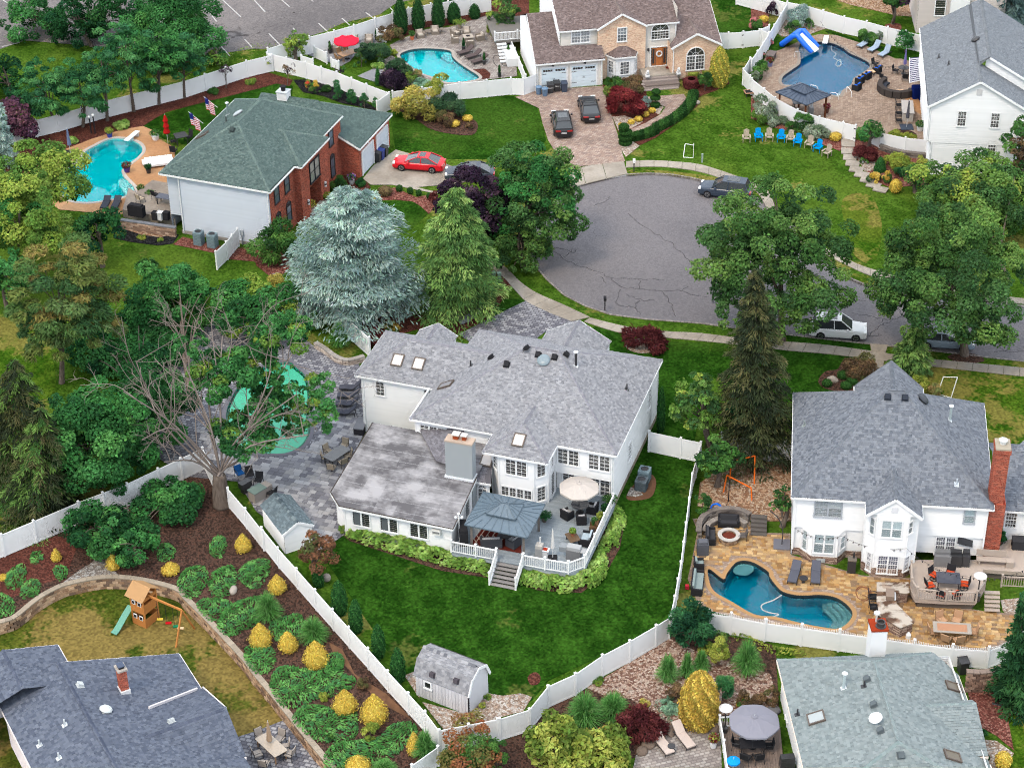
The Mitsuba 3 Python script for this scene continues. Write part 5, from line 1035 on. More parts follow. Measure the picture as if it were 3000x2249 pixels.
def puffs_in(r,c,R,rz,n,size,top=0.0,shape='round'):
    """centres and radii of the leaf clumps that make up a crown"""
    d = sphere_dirs(r,n*3); d = d[d[:,2]>-.75][:n]; q = r.uniform(.5,.98,(len(d),1)); q[: max(1,n // 6)] *= .55
    p = d * q
    if shape == 'cone': h = (p[:,2:]+1) / 2; p[:,:2] *= (1.25-1.05*h)
    if shape == 'egg': h = (p[:,2:]+1) / 2; p[:,:2] *= (1.1-.45*h)
    if shape == 'vase': h = (p[:,2:]+1) / 2; p[:,:2] *= (.55+.55*h)
    return c + p * [R,R,rz], R * size * r.uniform(.5,1.3,len(d))
def puff_leaves(m,r,pc,pr,dens,L,asp,cols,c,flat=.75,up=.35,jit=.2,down=-.35,radial=False,rnd=.6):
    area = 4 * np.pi * pr ** 2; k = (area*dens).astype(int) + 8; idx = np.repeat(np.arange(len(pc)),k); N = len(idx)
    d = sphere_dirs(r,N); out = unit(pc-c+1e-6)[idx]
    keep = (d*unit(out+[0,0,.8])).sum(1) > down; d, idx, out = d[keep], idx[keep], out[keep]; N = len(idx)
    q = r.uniform(.7,1.06,(N,1)) * np.where(r.random((N,1))<.12,1.22,1); p = pc[idx] + d * q * pr[idx][:,None] * [1,1,flat]
    inside = np.zeros(N,bool)
    for a in range(0,N,20000):
        dist = np.linalg.norm((p[a:a+20000,None]-pc[None])*[1,1,1/flat],axis=2) / pr[None]; inside[a:a+20000] = (dist<.62).any(1)
    p, d, idx, out = p[~inside], d[~inside], idx[~inside], out[~inside]; N = len(idx)
    n = unit(d*[1,1,1.1]+rnd*r.normal(size=(N,3))+[0,0,up])
    leaves(m,p,n,L,asp,tint(r,cols,r.permutation(len(pc)*7)[: len(pc)][idx],N,jit),r,along=(d+out*.6) if radial else None)
    return N
def limbs(m,r,base,top,rad,tips,col=(.2,.2,.2)):
    base, top = np.asarray(base,float), np.asarray(top,float); mid = (base+top) / 2 + [r.normal()*rad,r.normal()*rad,0]
    m.tube(smooth_line([base-[0,0,.1],base+(mid-base)*.2,mid,top],3),np.linspace(rad*1.25,rad*.35,10),col,8)
    for q in tips:
        s = r.uniform(.3,.85); st = base + (top-base) * s; b = st + (q-st) * .5 + [0,0,.12*np.linalg.norm(q-st)]
        pts = smooth_line([st,b,q],3); m.tube(pts,np.linspace(rad*.5*(1.15-s),rad*.1,len(pts)),col,5)
def tree(label,base,box,cols,name='deciduous_tree',cat='tree',seed=1,size=.26,n=52,dens=44,L=.26,asp=.68,shape='round',wy=None,trunk=.22,group=None,flat=.75,radial=False,up=.85,jit=.22,rnd=.55,push=0.0):
    """base: (sheet, x, y) of the foot; box: (sheet, x0, y0, x1, y1) of the crown"""
    r = np.random.default_rng(seed); b = at(*base) + [0,push,0]; c, R, rz = ell(*box,wy=b[1] if wy is None else wy)
    k = thing(name,label,cat,group); pc, pr = puffs_in(r,c,R,rz,n,size,shape=shape)
    pc[:,2] = np.maximum(pc[:,2],.5+pr*.5)
    tm = M(); limbs(tm,r,[b[0],b[1],0],[c[0]+(b[0]-c[0])*.2,c[1],max(c[2]+rz*.3,1.5)],trunk,pc[r.permutation(len(pc))[:12]]); tm.out(part(k,'trunk'),'bark',True)
    m = M(); N = puff_leaves(m,r,pc,pr,dens,L,asp,cols,c,flat,up,jit,radial=radial,rnd=rnd); m.out(part(k,'crown'),'leaf',kind='stuff',label='leaf clumps of the crown')
    return k, c, R, rz
def conifer(label,base,top_px,width_px,cols,name='conifer',cat='tree',seed=1,zlo=.06,prof=1.0,nb=11,lev=.42,L=.42,asp=.24,dens=1.0,droop=.25,rise=.05,group=None,trunk=.2,fan=.42,gap=0.0,hgt=None,push=0.0):
    """tiers of branches round a straight trunk; top_px: (sheet, x, y) of the tip"""
    r = np.random.default_rng(seed); b = at(*base) + [0,push,0]; tip = ray_y_px(*S(*top_px),b[1]); h = max(tip[2],1.0) if hgt is None else hgt
    sc = FPX / ((b-CAM) @ FWD); R = width_px / 2.76375 / sc / 2; k = thing(name,label,cat,group); lean = np.array([tip[0]-b[0],0,0])
    tm = M(); tm.tube([b-[0,0,.1],b+lean*.5+[0,0,h*.5],b+lean*.97+[0,0,h*.97]],[trunk,trunk*.6,.03],(.2,.2,.2),7); tm.out(part(k,'trunk'),'bark',True)
    P_, N_, A_, I_ = [], [], [], []; z = zlo * h; bi = 0; bm = M()
    while z < h * .985:
        f = (z-zlo*h) / (h*(1-zlo)); rad = R * (1-f) ** prof + .12
        kb = max(4,int(nb*(.55+.45*(1-f)))); a0 = r.uniform(0,6.28)
        for i in range(kb):
            a = a0 + 6.283 * i / kb + r.normal() * .2; ln = rad * r.uniform(.6,1.12); u = np.array([math.cos(a),math.sin(a),0]); s_ = np.array([-u[1],u[0],0])
            if gap and r.random() < gap: continue
            q = max(10,int(ln*34*dens)); t = r.uniform(.12,1,q) ** .7; lat = r.normal(size=q) * fan * ln * .33 * (.35+.9*t*(1.15-t)*2)
            zz = z + rise * ln * t * 2 - droop * ln * t ** 2 + r.normal(size=q) * .05 - np.abs(lat) * droop * .5
            P_.append(b+lean*(z/h)+u*(ln*t)[:,None]+s_*lat[:,None]+np.array([0,0,1.0])*zz[:,None])
            N_.append(np.array([0,0,1.0])*.9+u*.35+.5*r.normal(size=(q,3))); A_.append(u+s_*(np.sign(lat)*.7)[:,None]+np.array([0,0,-1.0])*(droop*(.4+1.6*t))[:,None]); I_.append(np.full(q,bi)); bi += 1
        z += lev * (.7+.6*r.random()) * (1-.45*f)
    p, n_, a_, idx = map(np.concatenate,(P_,N_,A_,I_)); p[:,2] = np.maximum(p[:,2],.05); m = M()
    leaves(m,p,n_,L,asp,tint(r,cols,r.permutation(bi*5)[:bi][idx],len(p),.2),r,along=a_); m.out(part(k,'needles'),'leaf',kind='stuff',label='needle sprays on the branches')
    return k
def bush(label,box,cols,name='shrub',cat='shrub',seed=1,n=16,size=.42,dens=60,L=.13,asp=.55,shape='round',group=None,zb=0.0,flat=.85,radial=False,up=.4,jit=.2,trunk=True,solid=False,rnd=.7):
    r = np.random.default_rng(seed); c, R, rz = ell(*box,zb=zb); k = thing(name,label,cat,group)
    n = max(5,int(n)); pc, pr = puffs_in(r,c,R,rz,n,size,shape=shape); lo = zb + .06; pc[:,2] = np.maximum(pc[:,2],lo+pr*.25)
    m = M()
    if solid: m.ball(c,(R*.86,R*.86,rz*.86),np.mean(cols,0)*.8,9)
    dn = min(420,5200/max(1e-3,(4*np.pi*pr**2).sum())); LL = max(L*.7,math.sqrt(1.15/(dn*asp*.5)))
    puff_leaves(m,r,pc,pr,dn,LL,asp,cols,c,flat,up,jit,radial=radial,rnd=rnd)
    if trunk:
        w = M(); w.tube([[c[0],c[1],zb-.05],[c[0],c[1],zb+rz]],[.05,.02],(.2,.2,.2),5)
        for i in range(4): w.tube([[c[0],c[1],zb+rz*.3],pc[i % len(pc)]],[.03,.01],(.2,.2,.2),4)
        w.out(part(k,'stems'),'bark')
    m.out(part(k,'foliage'),'leaf',kind='stuff',label='dense small foliage'); return k
def shaped(label,box,cols,prof,name='clipped_shrub',cat='shrub',seed=1,dens=150,L=.11,asp=.6,group=None,zb=0.0,rough=.05,nz=3.0,lump=.22):
    """a clipped or naturally dense body: prof gives (height fraction, radius fraction)"""
    r = np.random.default_rng(seed); c, R, rz = ell(*box,zb=zb); h = 2 * rz; k = thing(name,label,cat,group); pf = np.array(prof,float)
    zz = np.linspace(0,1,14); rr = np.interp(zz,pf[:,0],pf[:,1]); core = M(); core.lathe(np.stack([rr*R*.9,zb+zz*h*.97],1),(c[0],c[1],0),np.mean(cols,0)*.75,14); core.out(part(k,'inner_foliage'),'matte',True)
    N = int(min(9000,2*np.pi*R*h*.7*dens)+200); u = r.random(N*2); w = r.random(N*2) * rr.max(); ra = np.interp(u,pf[:,0],pf[:,1]); sel = w < ra + .08; u, ra = u[sel][:N], ra[sel][:N]; N = len(u); a = r.uniform(0,6.283,N)
    sl = np.gradient(np.interp(np.linspace(0,1,200),pf[:,0],pf[:,1]),1/199); nzv = -np.interp(u,np.linspace(0,1,200),sl) * R / h
    d = np.stack([np.cos(a),np.sin(a),np.clip(nzv,-.6,3)],1); bump = meshkit.fbm(np.stack([np.cos(a)*nz,np.sin(a)*nz,u*h*2.2],1),2,seed) - .5
    rad = ra * R * (1+lump*bump+rough*r.normal(size=N)); p = np.stack([c[0]+np.cos(a)*rad,c[1]+np.sin(a)*rad,zb+.02+u*h],1)
    m = M(); leaves(m,p,d+.55*r.normal(size=(N,3))+[0,0,.3],L,asp,tint(r,cols,((a*4+u*9).astype(int)),N,.2),r); m.out(part(k,'foliage'),'leaf',kind='stuff',label='fine dense foliage'); return k
def grass_clump(label,box,cols,seed=1,n=800,group=None,name='ornamental_grass',wd=.034):
    r = np.random.default_rng(seed); c, R, rz = ell(*box); k = thing(name,label,'ornamental grass',group); m = M(); b = np.array([c[0],c[1],0.0]); h = max(2*rz,R)
    a = r.uniform(0,6.283,n); reach = R * r.uniform(.3,1.2,n); top = h * r.uniform(.8,1.15,n) * np.sqrt(np.clip(1.1-(reach/R/1.1)**2,.2,1)); st = r.normal(size=(n,2)) * R * .1
    t = np.array([0,.3,.6,.85,1.0]); vs = []
    for j, s in enumerate(t):
        rad = reach * s ** 1.5; z = top * (1.75*s-.85*s*s*(.7+.6*reach/R)); z = np.maximum(z,.04)
        x = np.stack([b[0]+st[:,0]*(1-s)+np.cos(a)*rad,b[1]+st[:,1]*(1-s)+np.sin(a)*rad,z],1); w = wd * (1.1-s) * np.stack([-np.sin(a),np.cos(a),a*0],1); vs += [x-w,x+w]
    v = np.stack(vs,1).reshape(-1,3); i = np.arange(n)[:,None] * 10; f = np.concatenate([i+q for j in range(4) for q in ([2*j,2*j+1,2*j+3],[2*j,2*j+3,2*j+2])],1).reshape(-1,3)
    m.add(v,f,np.repeat(tint(r,cols,r.integers(0,5,n),n,.18),10,0)); m.out(part(k,'blades'),'leaf',kind='stuff',label='arching narrow blades'); return k
def mat_of(label,g,cols,z=.02,hgt=.3,dens=90,L=.2,asp=.4,seed=1,name='juniper_mat',cat='ground cover',group=None,kind=None,up=.8,nzs=1.2,edge=.5,rnd=.45):
    """low spreading growth over a patch of ground"""
    r = np.random.default_rng(seed); x0, y0, x1, y1 = g.bounds; N = int(min(16000,g.area*dens*1.0)); q = r.uniform(0,1,(int(N*(x1-x0)*(y1-y0)/g.area*1.15)+10,2)) * [x1-x0,y1-y0] + [x0,y0]
    pts = shapely.points(q); ins = shapely.contains(g,pts); q, pts = q[ins][:N], pts[ins][:N]; N = len(q); e = np.clip(shapely.distance(g.boundary,pts)/edge,0,1) ** .6
    hh = hgt * e * (.45+1.1*meshkit.fbm(np.column_stack([q*nzs,q[:,0]*0+seed]),3,seed)); p = np.column_stack([q,z+.03+hh*r.uniform(.75,1.1,N)])
    ang = meshkit.fbm(np.column_stack([q*.35,q[:,0]*0+5+seed]),2) * 9 + seed; al = np.stack([np.cos(ang),np.sin(ang),ang*0+.1],1)
    k = thing(name,label,cat,group,kind); m = M(); leaves(m,p,np.array([0,0,up])+rnd*r.normal(size=(N,3))+np.array([0,-.15,.3]),L,asp,tint(r,cols,((q[:,0]*1.5).astype(int)+(q[:,1]*1.5).astype(int)*3),N,.22),r,along=al)
    m.out(part(k,'sprays') if kind != 'stuff' else k,'leaf',kind='stuff'); return k
def fol(*c,f=.95): return [hx(*q,f)*.86+hx(*q,f).mean()*.14 for q in c]
OAK = fol((88,128,60),(66,106,50),(108,146,66),(58,94,52),(78,120,64)); MAPLE = fol((62,128,62),(50,108,54),(84,148,72),(44,96,52),(70,136,70)); DEEP = fol((40,92,48),(32,76,42),(54,108,54),(36,84,52))
LIME = fol((130,158,52),(102,142,54),(150,172,62),(88,128,52),(120,150,60)); PINE = fol((54,116,64),(70,132,72),(42,96,58),(84,144,80),(62,122,78)); RUSTY = fol((112,128,62),(86,120,62),(140,132,66),(66,104,60),(98,126,70))
PLUM = fol((70,52,72),(54,40,58),(88,66,84),(46,36,52)); BLUE = fol((158,186,178),(138,166,160),(180,204,194),(120,148,144)); CEDAR = fol((130,168,84),(108,150,76),(152,186,98),(88,130,68),(76,116,60))
SPRUCE = fol((84,92,58),(64,76,50),(104,106,66),(54,66,48)); GOLD = fol((222,194,56),(206,172,44),(236,212,84),(190,160,46)); RED = fol((122,40,44),(100,32,38),(146,54,56),(88,30,36)); WINE = fol((96,44,46),(78,34,38),(116,56,56))
GREEN = fol((74,124,52),(58,102,46),(94,142,62),(50,90,46)); BOXG = fol((52,96,42),(42,80,38),(66,112,48)); JUN = fol((84,148,70),(66,126,58),(106,170,84),(74,138,76)); GRASS = fol((84,148,62),(66,126,52),(106,168,80),(126,178,100)); ARB = fol((46,100,46),(36,82,40),(62,118,54))
BROWN = fol((120,98,70),(98,80,60),(140,112,78),(104,104,62)); GREYG = fol((138,154,130),(118,138,114),(156,170,146),(104,128,96)); YG = fol((146,162,52),(120,142,48),(168,176,66)); HOSTA = fol((128,168,66),(108,148,54),(148,184,80),(160,192,96))
EGG = [(0,.62),(.12,.9),(.3,1),(.5,.95),(.7,.78),(.86,.52),(.96,.24),(1,.05)]; BALL = [(0,.5),(.15,.86),(.4,1),(.65,.95),(.85,.68),(.96,.36),(1,.08)]; CONE = [(0,.8),(.08,1),(.3,.94),(.55,.74),(.78,.46),(.93,.2),(1,.04)]; TEAR = [(0,.7),(.1,.95),(.3,1),(.5,.82),(.72,.5),(.9,.24),(1,.05)]
# ================================================================ trees
# along the old lot, top left
tree('big oak at the corner of the old parking lot with thin bare twigs',(11,330,560),(11,20,-90,480,440),MAPLE,seed=2,n=40,push=8)
tree('dark leafy maple between the parking lot and the white fence',(11,640,640),(11,380,-120,780,500),DEEP,seed=3,n=40,push=8)
tree('tall dark maple whose crown hangs over the parking bays',(11,1330,640),(11,950,-80,1770,560),MAPLE,seed=4,n=60,push=5)
tree('dark maple rising behind the pines at the picture top',(11,960,600),(11,640,-160,1180,330),DEEP,seed=5,n=40,push=9)
tree('dark green tree at the edge of the pool garden by the lot corner',(11,60,900),(11,-160,350,210,900),DEEP,seed=6,n=36,push=3)
for i, (bx,by,x0,y0,x1,y1,cols,lb) in enumerate(((470,1065,120,430,560,1000,PINE,'soft white pine nearest the purple tree on the left fence'),(672,1030,420,470,880,985,PINE,'white pine overhanging the pool lamp posts'),(870,980,640,240,1010,840,PINE,'tall slim white pine before the white fence'),
        (1085,905,800,120,1260,800,PINE,'twin stemmed white pine, tallest along the left fence'),(1287,850,1060,200,1500,760,MAPLE,'broad leafy tree with a dark trunk before the white fence'),(1492,795,1300,260,1690,640,PINE,'pine at the end of the tree row beside young saplings'))):
    tree(lb,(11,bx,by),(11,x0,y0,x1,y1),cols,name='pine_tree',seed=10+i,n=52,size=.22,dens=34,L=.44,asp=.32,flat=.5,radial=True,up=.5,trunk=.17)
tree('purple leaved plum by the end of the left fence',(11,268,1145),(11,-60,800,325,1130),fol((104,66,84),(84,52,70),(126,84,98),(92,60,84)),seed=17,n=30,size=.3,dens=40,L=.27)
conifer('blue spruce at the left edge beside the pool garden',(11,10,1340),(11,10,830),300,BLUE,name='spruce',seed=18,L=.3,dens=1.4)
# left edge, below the turquoise pool
tree('large yellow green maple beside the turquoise pool',(21,300,430),(11,-60,1150,720,1760),LIME,seed=20,n=70,size=.22)
tree('big lime green maple filling the left edge below the pool',(21,150,760),(21,-160,-120,560,640),LIME+MAPLE[:2],seed=21,n=70,size=.24)
tree('deep green tree at the corner of the black mulch bed',(21,830,640),(21,600,120,975,600),DEEP,seed=22,n=36)
tree('tall rusty tipped pine on the left with grey trunk',(31,500,60),(21,60,350,980,1560),RUSTY,name='pine_tree',seed=23,n=110,size=.19,dens=34,L=.46,asp=.3,flat=.45,radial=True,up=.5,trunk=.22)
tree('green maple under the rusty pine at the left fence',(21,60,1000),(21,-120,420,330,960),MAPLE,seed=24,n=36)
tree('rounded maple with dense crown below the green lawn',(31,1560,300),(21,1010,580,1790,1290),MAPLE,seed=25,n=85,size=.2,wy=10)
tree('leafy maple right of the dense rounded one above the pool patio',(22,160,1300),(21,1640,740,2420,1230),MAPLE+LIME[:1],seed=26,n=60,size=.22,wy=8)
tree('big leaved maple overhanging the left white fence',(31,820,900),(31,300,30,1280,1060),MAPLE,seed=27,n=110,size=.2)
tree('maple patch hanging behind the bare branches at the pool',(31,1180,520),(21,620,1080,1560,1760),DEEP+MAPLE,seed=28,n=70,size=.22,wy=5)
tree('dark maple in the fence corner behind the bare tree',(31,1330,700),(31,880,-140,1560,620),DEEP+MAPLE,seed=281,n=70,size=.22,push=3)
tree('maple spreading in front of the bank of bark mulch',(31,800,1380),(31,480,1010,1070,1460),MAPLE+DEEP,seed=29,n=46,size=.26)
tree('low maple limb cluster at the foot of the bare tree',(31,1420,1120),(31,1010,830,1630,1370),MAPLE,seed=30,n=42,size=.26)
tree('small maple with bare twigs beside the grey gravel',(31,1160,1500),(31,900,1170,1310,1610),MAPLE,seed=31,n=34,size=.26)
for i, (bx,by,tx,ty,w,lb) in enumerate(((110,880,120,-130,860,'drooping brown green spruce at the left edge'),(330,1130,330,250,760,'drooping spruce in front of the left white fence'))):
    conifer(lb,(31,bx,by),(31,tx,ty),w,SPRUCE+OAK[1:3],name='spruce',seed=35+i,prof=.6,L=.4,asp=.2,droop=.55,rise=.1,dens=1.0)
# the half dead tree over the covered pool: leafy patches on a bare grey frame
kt = thing('bare_tree','half dead tree with bare grey branches over the green covered pool','tree'); r_ = np.random.default_rng(40); b = at(31,1800,1050); GB = hx(150,138,132,.8)
m = M(); fork = b + [0,.2,2.6]; m.tube(smooth_line([b-[0,0,.1],b+[-.05,.1,1.3],fork],4),np.linspace(.75,.45,9),(.2,.2,.2),9); m.out(part(kt,'trunk'),'bark',True)
def branch_to(m,a,q,ra,depth,r,col,tw=1.0):
    d = q - a; L = np.linalg.norm(d); mid = a + d * .5 + r.normal(size=3) * L * .08 + [0,0,L*.06]; pts = smooth_line([a,mid,q],4); m.tube(pts,np.linspace(ra,ra*.45,len(pts)),col,6 if ra>.05 else 4)
    if depth == 0: return
    for i in range(int(3+r.integers(0,3))):
        s = r.uniform(.35,1.0); st = a + d * s + (mid-(a+q)/2) * (1-abs(2*s-1)); u = unit(d/L+r.normal(size=3)*.75+[0,0,.15]); branch_to(m,st,st+u*L*r.uniform(.3,.55)*tw,ra*.5,depth-1,r,col,tw*.92)
ends = [(21,1100,1400,-.5),(21,1450,1330,0),(21,1800,1200,1.0),(22,60,1150,1),(22,300,1330,.5),(22,120,1480,0),(32,330,150,0),(32,420,480,-.5),(31,1000,130,-.5),(31,1250,240,0),(31,1150,520,-.8),(31,1560,60,.5),(31,1330,700,-1.0),(32,120,330,.4)]
bm = M(); tips = []
for t, x, y, dy in ends:
    q = ray_y(t,x,y,b[1]+dy*3+(3 if t in (21,22) else 0)); q[2] = max(q[2],2.2); tips.append(q); branch_to(bm,fork+r_.normal(size=3)*.15,q,.09,3,r_,GB*r_.uniform(.55,.95))
bm.out(part(kt,'bare_branches'),'matte',True,kind='stuff',label='bare grey branching limbs and twigs')
for i, (t,x0,y0,x1,y1,dy,nn,nm) in enumerate(((22,-60,1030,510,1430,6,40,'upper'),(31,1960,40,2330,330,4,22,''),(32,180,-40,655,560,3,40,''),(32,-60,-60,330,330,4,26,''),(31,1640,330,2240,640,1,34,''),(21,1390,1180,1700,1330,5,16,''),(32,-100,380,215,640,1,18,''),(22,380,1500,640,1700,4,16,''),(21,1480,1290,2100,1640,4,36,''),(31,1480,-80,1960,250,3,24,''),(21,1960,1130,2300,1480,6,24,''),(32,-60,150,250,420,2,18,''),(22,60,1380,330,1640,4,18,''))):
    c, R, rz = ell(t,x0,y0,x1,y1,wy=b[1]+dy); pc, pr = puffs_in(r_,c,R,rz,nn,.24); m = M(); puff_leaves(m,r_,pc,pr,44,.26,.66,MAPLE if i % 2 else MAPLE+LIME[:2],c,.6,.35); m.out(part(kt,'leafy_limb'),'leaf',kind='stuff',label='leafy limb among the bare branches')
kq = 'bare tree'
# between the two houses
conifer('large silver blue cedar beside the grey driveway',(22,800,1000),(22,770,30),1260,BLUE,name='cedar_tree',seed=41,nb=11,lev=.5,L=.4,asp=.24,droop=.16,rise=.16,fan=.66,dens=1.7,prof=.5,zlo=.04,trunk=.26,gap=.08)
conifer('bright green drooping cedar in the red mulch island',(22,1615,985),(22,1615,-10),920,CEDAR,name='cedar_tree',seed=42,nb=12,lev=.5,L=.4,asp=.22,droop=.42,rise=.12,fan=.5,dens=1.5,prof=.64,zlo=.1,trunk=.2)
tree('dark purple leaved tree behind the green cedar',(22,1830,560),(12,1480,1330,2060,2060),PLUM,seed=43,n=64,size=.24,dens=34,L=.3)
tree('spreading green oak at the left rim of the turning circle',(22,2130,560),(12,1830,1130,2680,2080),OAK+MAPLE[:2],seed=44,n=130,size=.17,L=.26,dens=40,trunk=.28)
tree('low yellow green limb of foliage at the sidewalk corner',(23,230,640),(23,-60,160,440,700),OAK,seed=45,n=50,size=.24)
# right hand street trees
tree('tall leafy oak on the right of the turning circle',(24,250,1240),(24,-430,-110,870,1340),OAK,seed=46,n=190,size=.14,L=.26,dens=40,trunk=.3)
tree('very large oak with a grey trunk on the street verge',(24,1730,1355),(24,980,100,2260,1400),OAK,seed=47,n=190,size=.15,L=.26,dens=38,trunk=.34)
tree('oak filling the right edge below the white gabled house',(24,2080,760),(14,1290,1200,2380,1990),OAK+LIME[1:3],seed=48,n=150,size=.15,L=.26,dens=38,wy=24)
tree('dark leaved tree at the right edge by the gabled wall',(14,2180,1560),(14,2030,930,2380,1500),GREEN+BROWN[:2],seed=49,n=40,size=.25)
conifer('dark brownish spruce left of the right hand white house',(34,40,640),(24,40,640),820,SPRUCE,name='spruce',seed=50,prof=.75,nb=13,lev=.5,L=.4,asp=.2,droop=.5,rise=.12,dens=1.25,zlo=.05)
tree('light green open tree before the dark spruce',(33,1760,640),(33,1430,-40,1860,520),OAK+LIME[1:3],seed=51,n=56,size=.22)
tree('small green tree over the gravel play area',(33,1800,900),(33,1640,500,1990,850),GREEN,seed=52,n=36,size=.26)
tree('dark green crown behind the side gate on the right',(33,2120,620),(33,1880,-80,2290,560),DEEP+OAK[:2],seed=53,n=50,size=.22)
conifer('lime green weeping cedar beside the white front walk',(24,1270,1500),(24,1370,985),400,CEDAR,name='cedar_tree',seed=54,nb=10,lev=.42,L=.42,asp=.24,droop=.5,rise=.14,dens=1.6)
conifer('dark conifer at the right edge by the stone steps',(44,2180,1130),(44,2190,300),520,fol((46,92,54),(36,76,46),(60,108,60)),seed=55,nb=12,L=.34,asp=.28,dens=1.3)
conifer('dark blue spruce at the picture top behind the gabled house',(14,2130,250),(14,2090,-260),520,fol((84,112,112),(66,92,94),(100,128,126)),name='spruce',seed=56,nb=12,dens=1.0)
tree('young tree with dark crown on the far lawn',(14,1147,195),(14,1050,-90,1300,60),GREEN+PLUM[:1],seed=57,n=20,size=.34)
tree('bright green bushy tree at the corner of the grey patio',(12,2010,260),(12,1885,-20,2140,270),OAK+LIME[:1],seed=58,n=44,size=.25,L=.24,dens=36)
tree('dark tree hanging over the white fence at the picture top',(12,1660,40),(12,1400,-180,1890,60),DEEP+MAPLE,seed=59,n=40,size=.24)
tree('light green young tree between the two white fences',(12,330,500),(12,235,245,425,500),LIME,seed=60,n=26,size=.32,L=.24)
tree('bushy weed tree growing by the parking lot edge',(11,1770,520),(11,1650,390,1850,560),LIME+MAPLE,seed=61,n=18,size=.35,L=.22)
tree('reddish green tree before the bottom fence corner',(42,1740,1720),(42,1455,1400,2020,1700),fol((150,96,58),(116,110,56),(80,120,54),(68,112,52)),seed=62,n=46,size=.26,L=.18,dens=60)
tree('upright red tipped bush in the white gravel by the shed',(42,1720,1420),(42,1590,1190,1850,1420),fol((150,110,66),(130,124,62),(168,96,60)),seed=63,n=20,size=.36,L=.17,dens=50)
tree('reddish brown leaved maple at the corner of the fence',(32,480,1640),(32,290,1270,640,1590),fol((122,84,60),(98,72,52),(92,98,56),(140,96,66)),seed=64,n=34,size=.28,L=.2,dens=50)
tree('crepe myrtle with many stems beside the paved steps',(34,255,1220),(34,160,880,335,1150),GREEN,seed=65,n=24,size=.32,L=.2,dens=50)
tree('lush broad leaved shrub tree behind the wooden bench',(34,1985,1420),(34,1935,1210,2070,1390),DEEP+MAPLE,seed=66,n=18,size=.36,L=.24,dens=36)
tree('small lollipop tree with a round clipped crown by the far pool fence',(14,1248,430),(14,1172,225,1335,385),MAPLE,seed=67,n=26,size=.34,L=.2,dens=50,trunk=.07)
tree('round green tree beside the white pool gate',(14,955,1200),(14,848,965,1070,1170),GREEN+MAPLE,seed=68,n=30,size=.32,L=.2,dens=48)
tree('small green tree in the pink bed below the retaining wall',(14,1330,1560),(14,1220,1330,1435,1530),GREEN+OAK,seed=69,n=26,size=.32,L=.2,dens=48)
for t, bx, by, x0, y0, x1, y1, cols, lb in ((11,1830,715,1775,535,1880,600,PLUM,'thin purple leaved sapling in the red mulch'),(12,90,580,50,430,125,550,LIME+RUSTY,'young sapling at the first bend of the fence'),(12,255,690,205,505,320,620,PLUM+BROWN,'nearly bare sapling beside the white chimney'),(12,640,640,590,575,715,690,PLUM,'slim dark purple tree in the black mulch')):
    tree(lb,(t,bx,by),(t,x0,y0,x1,y1),cols,name='sapling',seed=int(bx),n=14,size=.34,dens=30,L=.15,trunk=.05)
# ================================================================ shrubs and flowers: sheet x0 y0 x1 y1 | look | label
KIND = {'bush': (bush,dict(cols=GREEN)),'dark': (bush,dict(cols=DEEP)),'lime': (bush,dict(cols=LIME)),'yg': (bush,dict(cols=YG)),'grey': (bush,dict(cols=GREYG)),'brown': (bush,dict(cols=BROWN)),'wine': (bush,dict(cols=WINE,L=.16)),'plum': (bush,dict(cols=PLUM)),
        'gold': (shaped,dict(cols=GOLD,prof=TEAR,asp=.3,L=.16,name='golden_shrub',rough=.1)),'ball': (shaped,dict(cols=BOXG,prof=BALL,name='clipped_shrub')),'goldball': (shaped,dict(cols=GOLD,prof=BALL,name='golden_shrub',L=.13)),'goldbush': (bush,dict(cols=fol((182,170,72),(154,150,62),(196,182,84)),L=.12,asp=.35)),
        'cone': (shaped,dict(cols=ARB,prof=CONE,name='conifer')),'arb': (shaped,dict(cols=ARB,prof=EGG,name='arborvitae',cat='tree',L=.13)),'fir': (bush,dict(cols=PINE,shape='cone',L=.2,asp=.3,radial=True)),'weep': (bush,dict(cols=fol((58,92,62),(46,76,54),(72,106,70)),L=.26,asp=.25,radial=True,flat=.6)),'weepg': (bush,dict(cols=GREEN,L=.28,asp=.3,radial=True,flat=.7)),
        'jap': (bush,dict(cols=RED,L=.2,asp=.35,radial=True,flat=.55)),'jap2': (bush,dict(cols=WINE,L=.18,asp=.35,radial=True,flat=.6)),'mat': (None,{}),'grass': (grass_clump,dict(cols=GRASS)),'pink': (bush,dict(cols=GREEN+fol((214,110,120),(222,140,140)))),'yflow': (bush,dict(cols=GREEN+GOLD+fol((230,200,90)))),'rflow': (bush,dict(cols=GREEN+LIME+fol((226,78,50),(232,170,60)))),'bluew': (bush,dict(cols=BLUE,L=.24,asp=.22,radial=True)),'wflow': (bush,dict(cols=GREEN+[WHITE*.8])),'hosta': (bush,dict(cols=HOSTA,L=.3,asp=.6,flat=.6,trunk=False)),'hostab': (bush,dict(cols=fol((128,170,140),(108,150,124),(150,190,160)),L=.3,asp=.6,flat=.6,trunk=False)),'tan': (bush,dict(cols=fol((176,152,92),(150,140,84),(130,140,80)),L=.22,asp=.3,radial=True))}
CATS = {'golden_shrub': 'shrub','clipped_shrub': 'shrub','conifer': 'tree'}
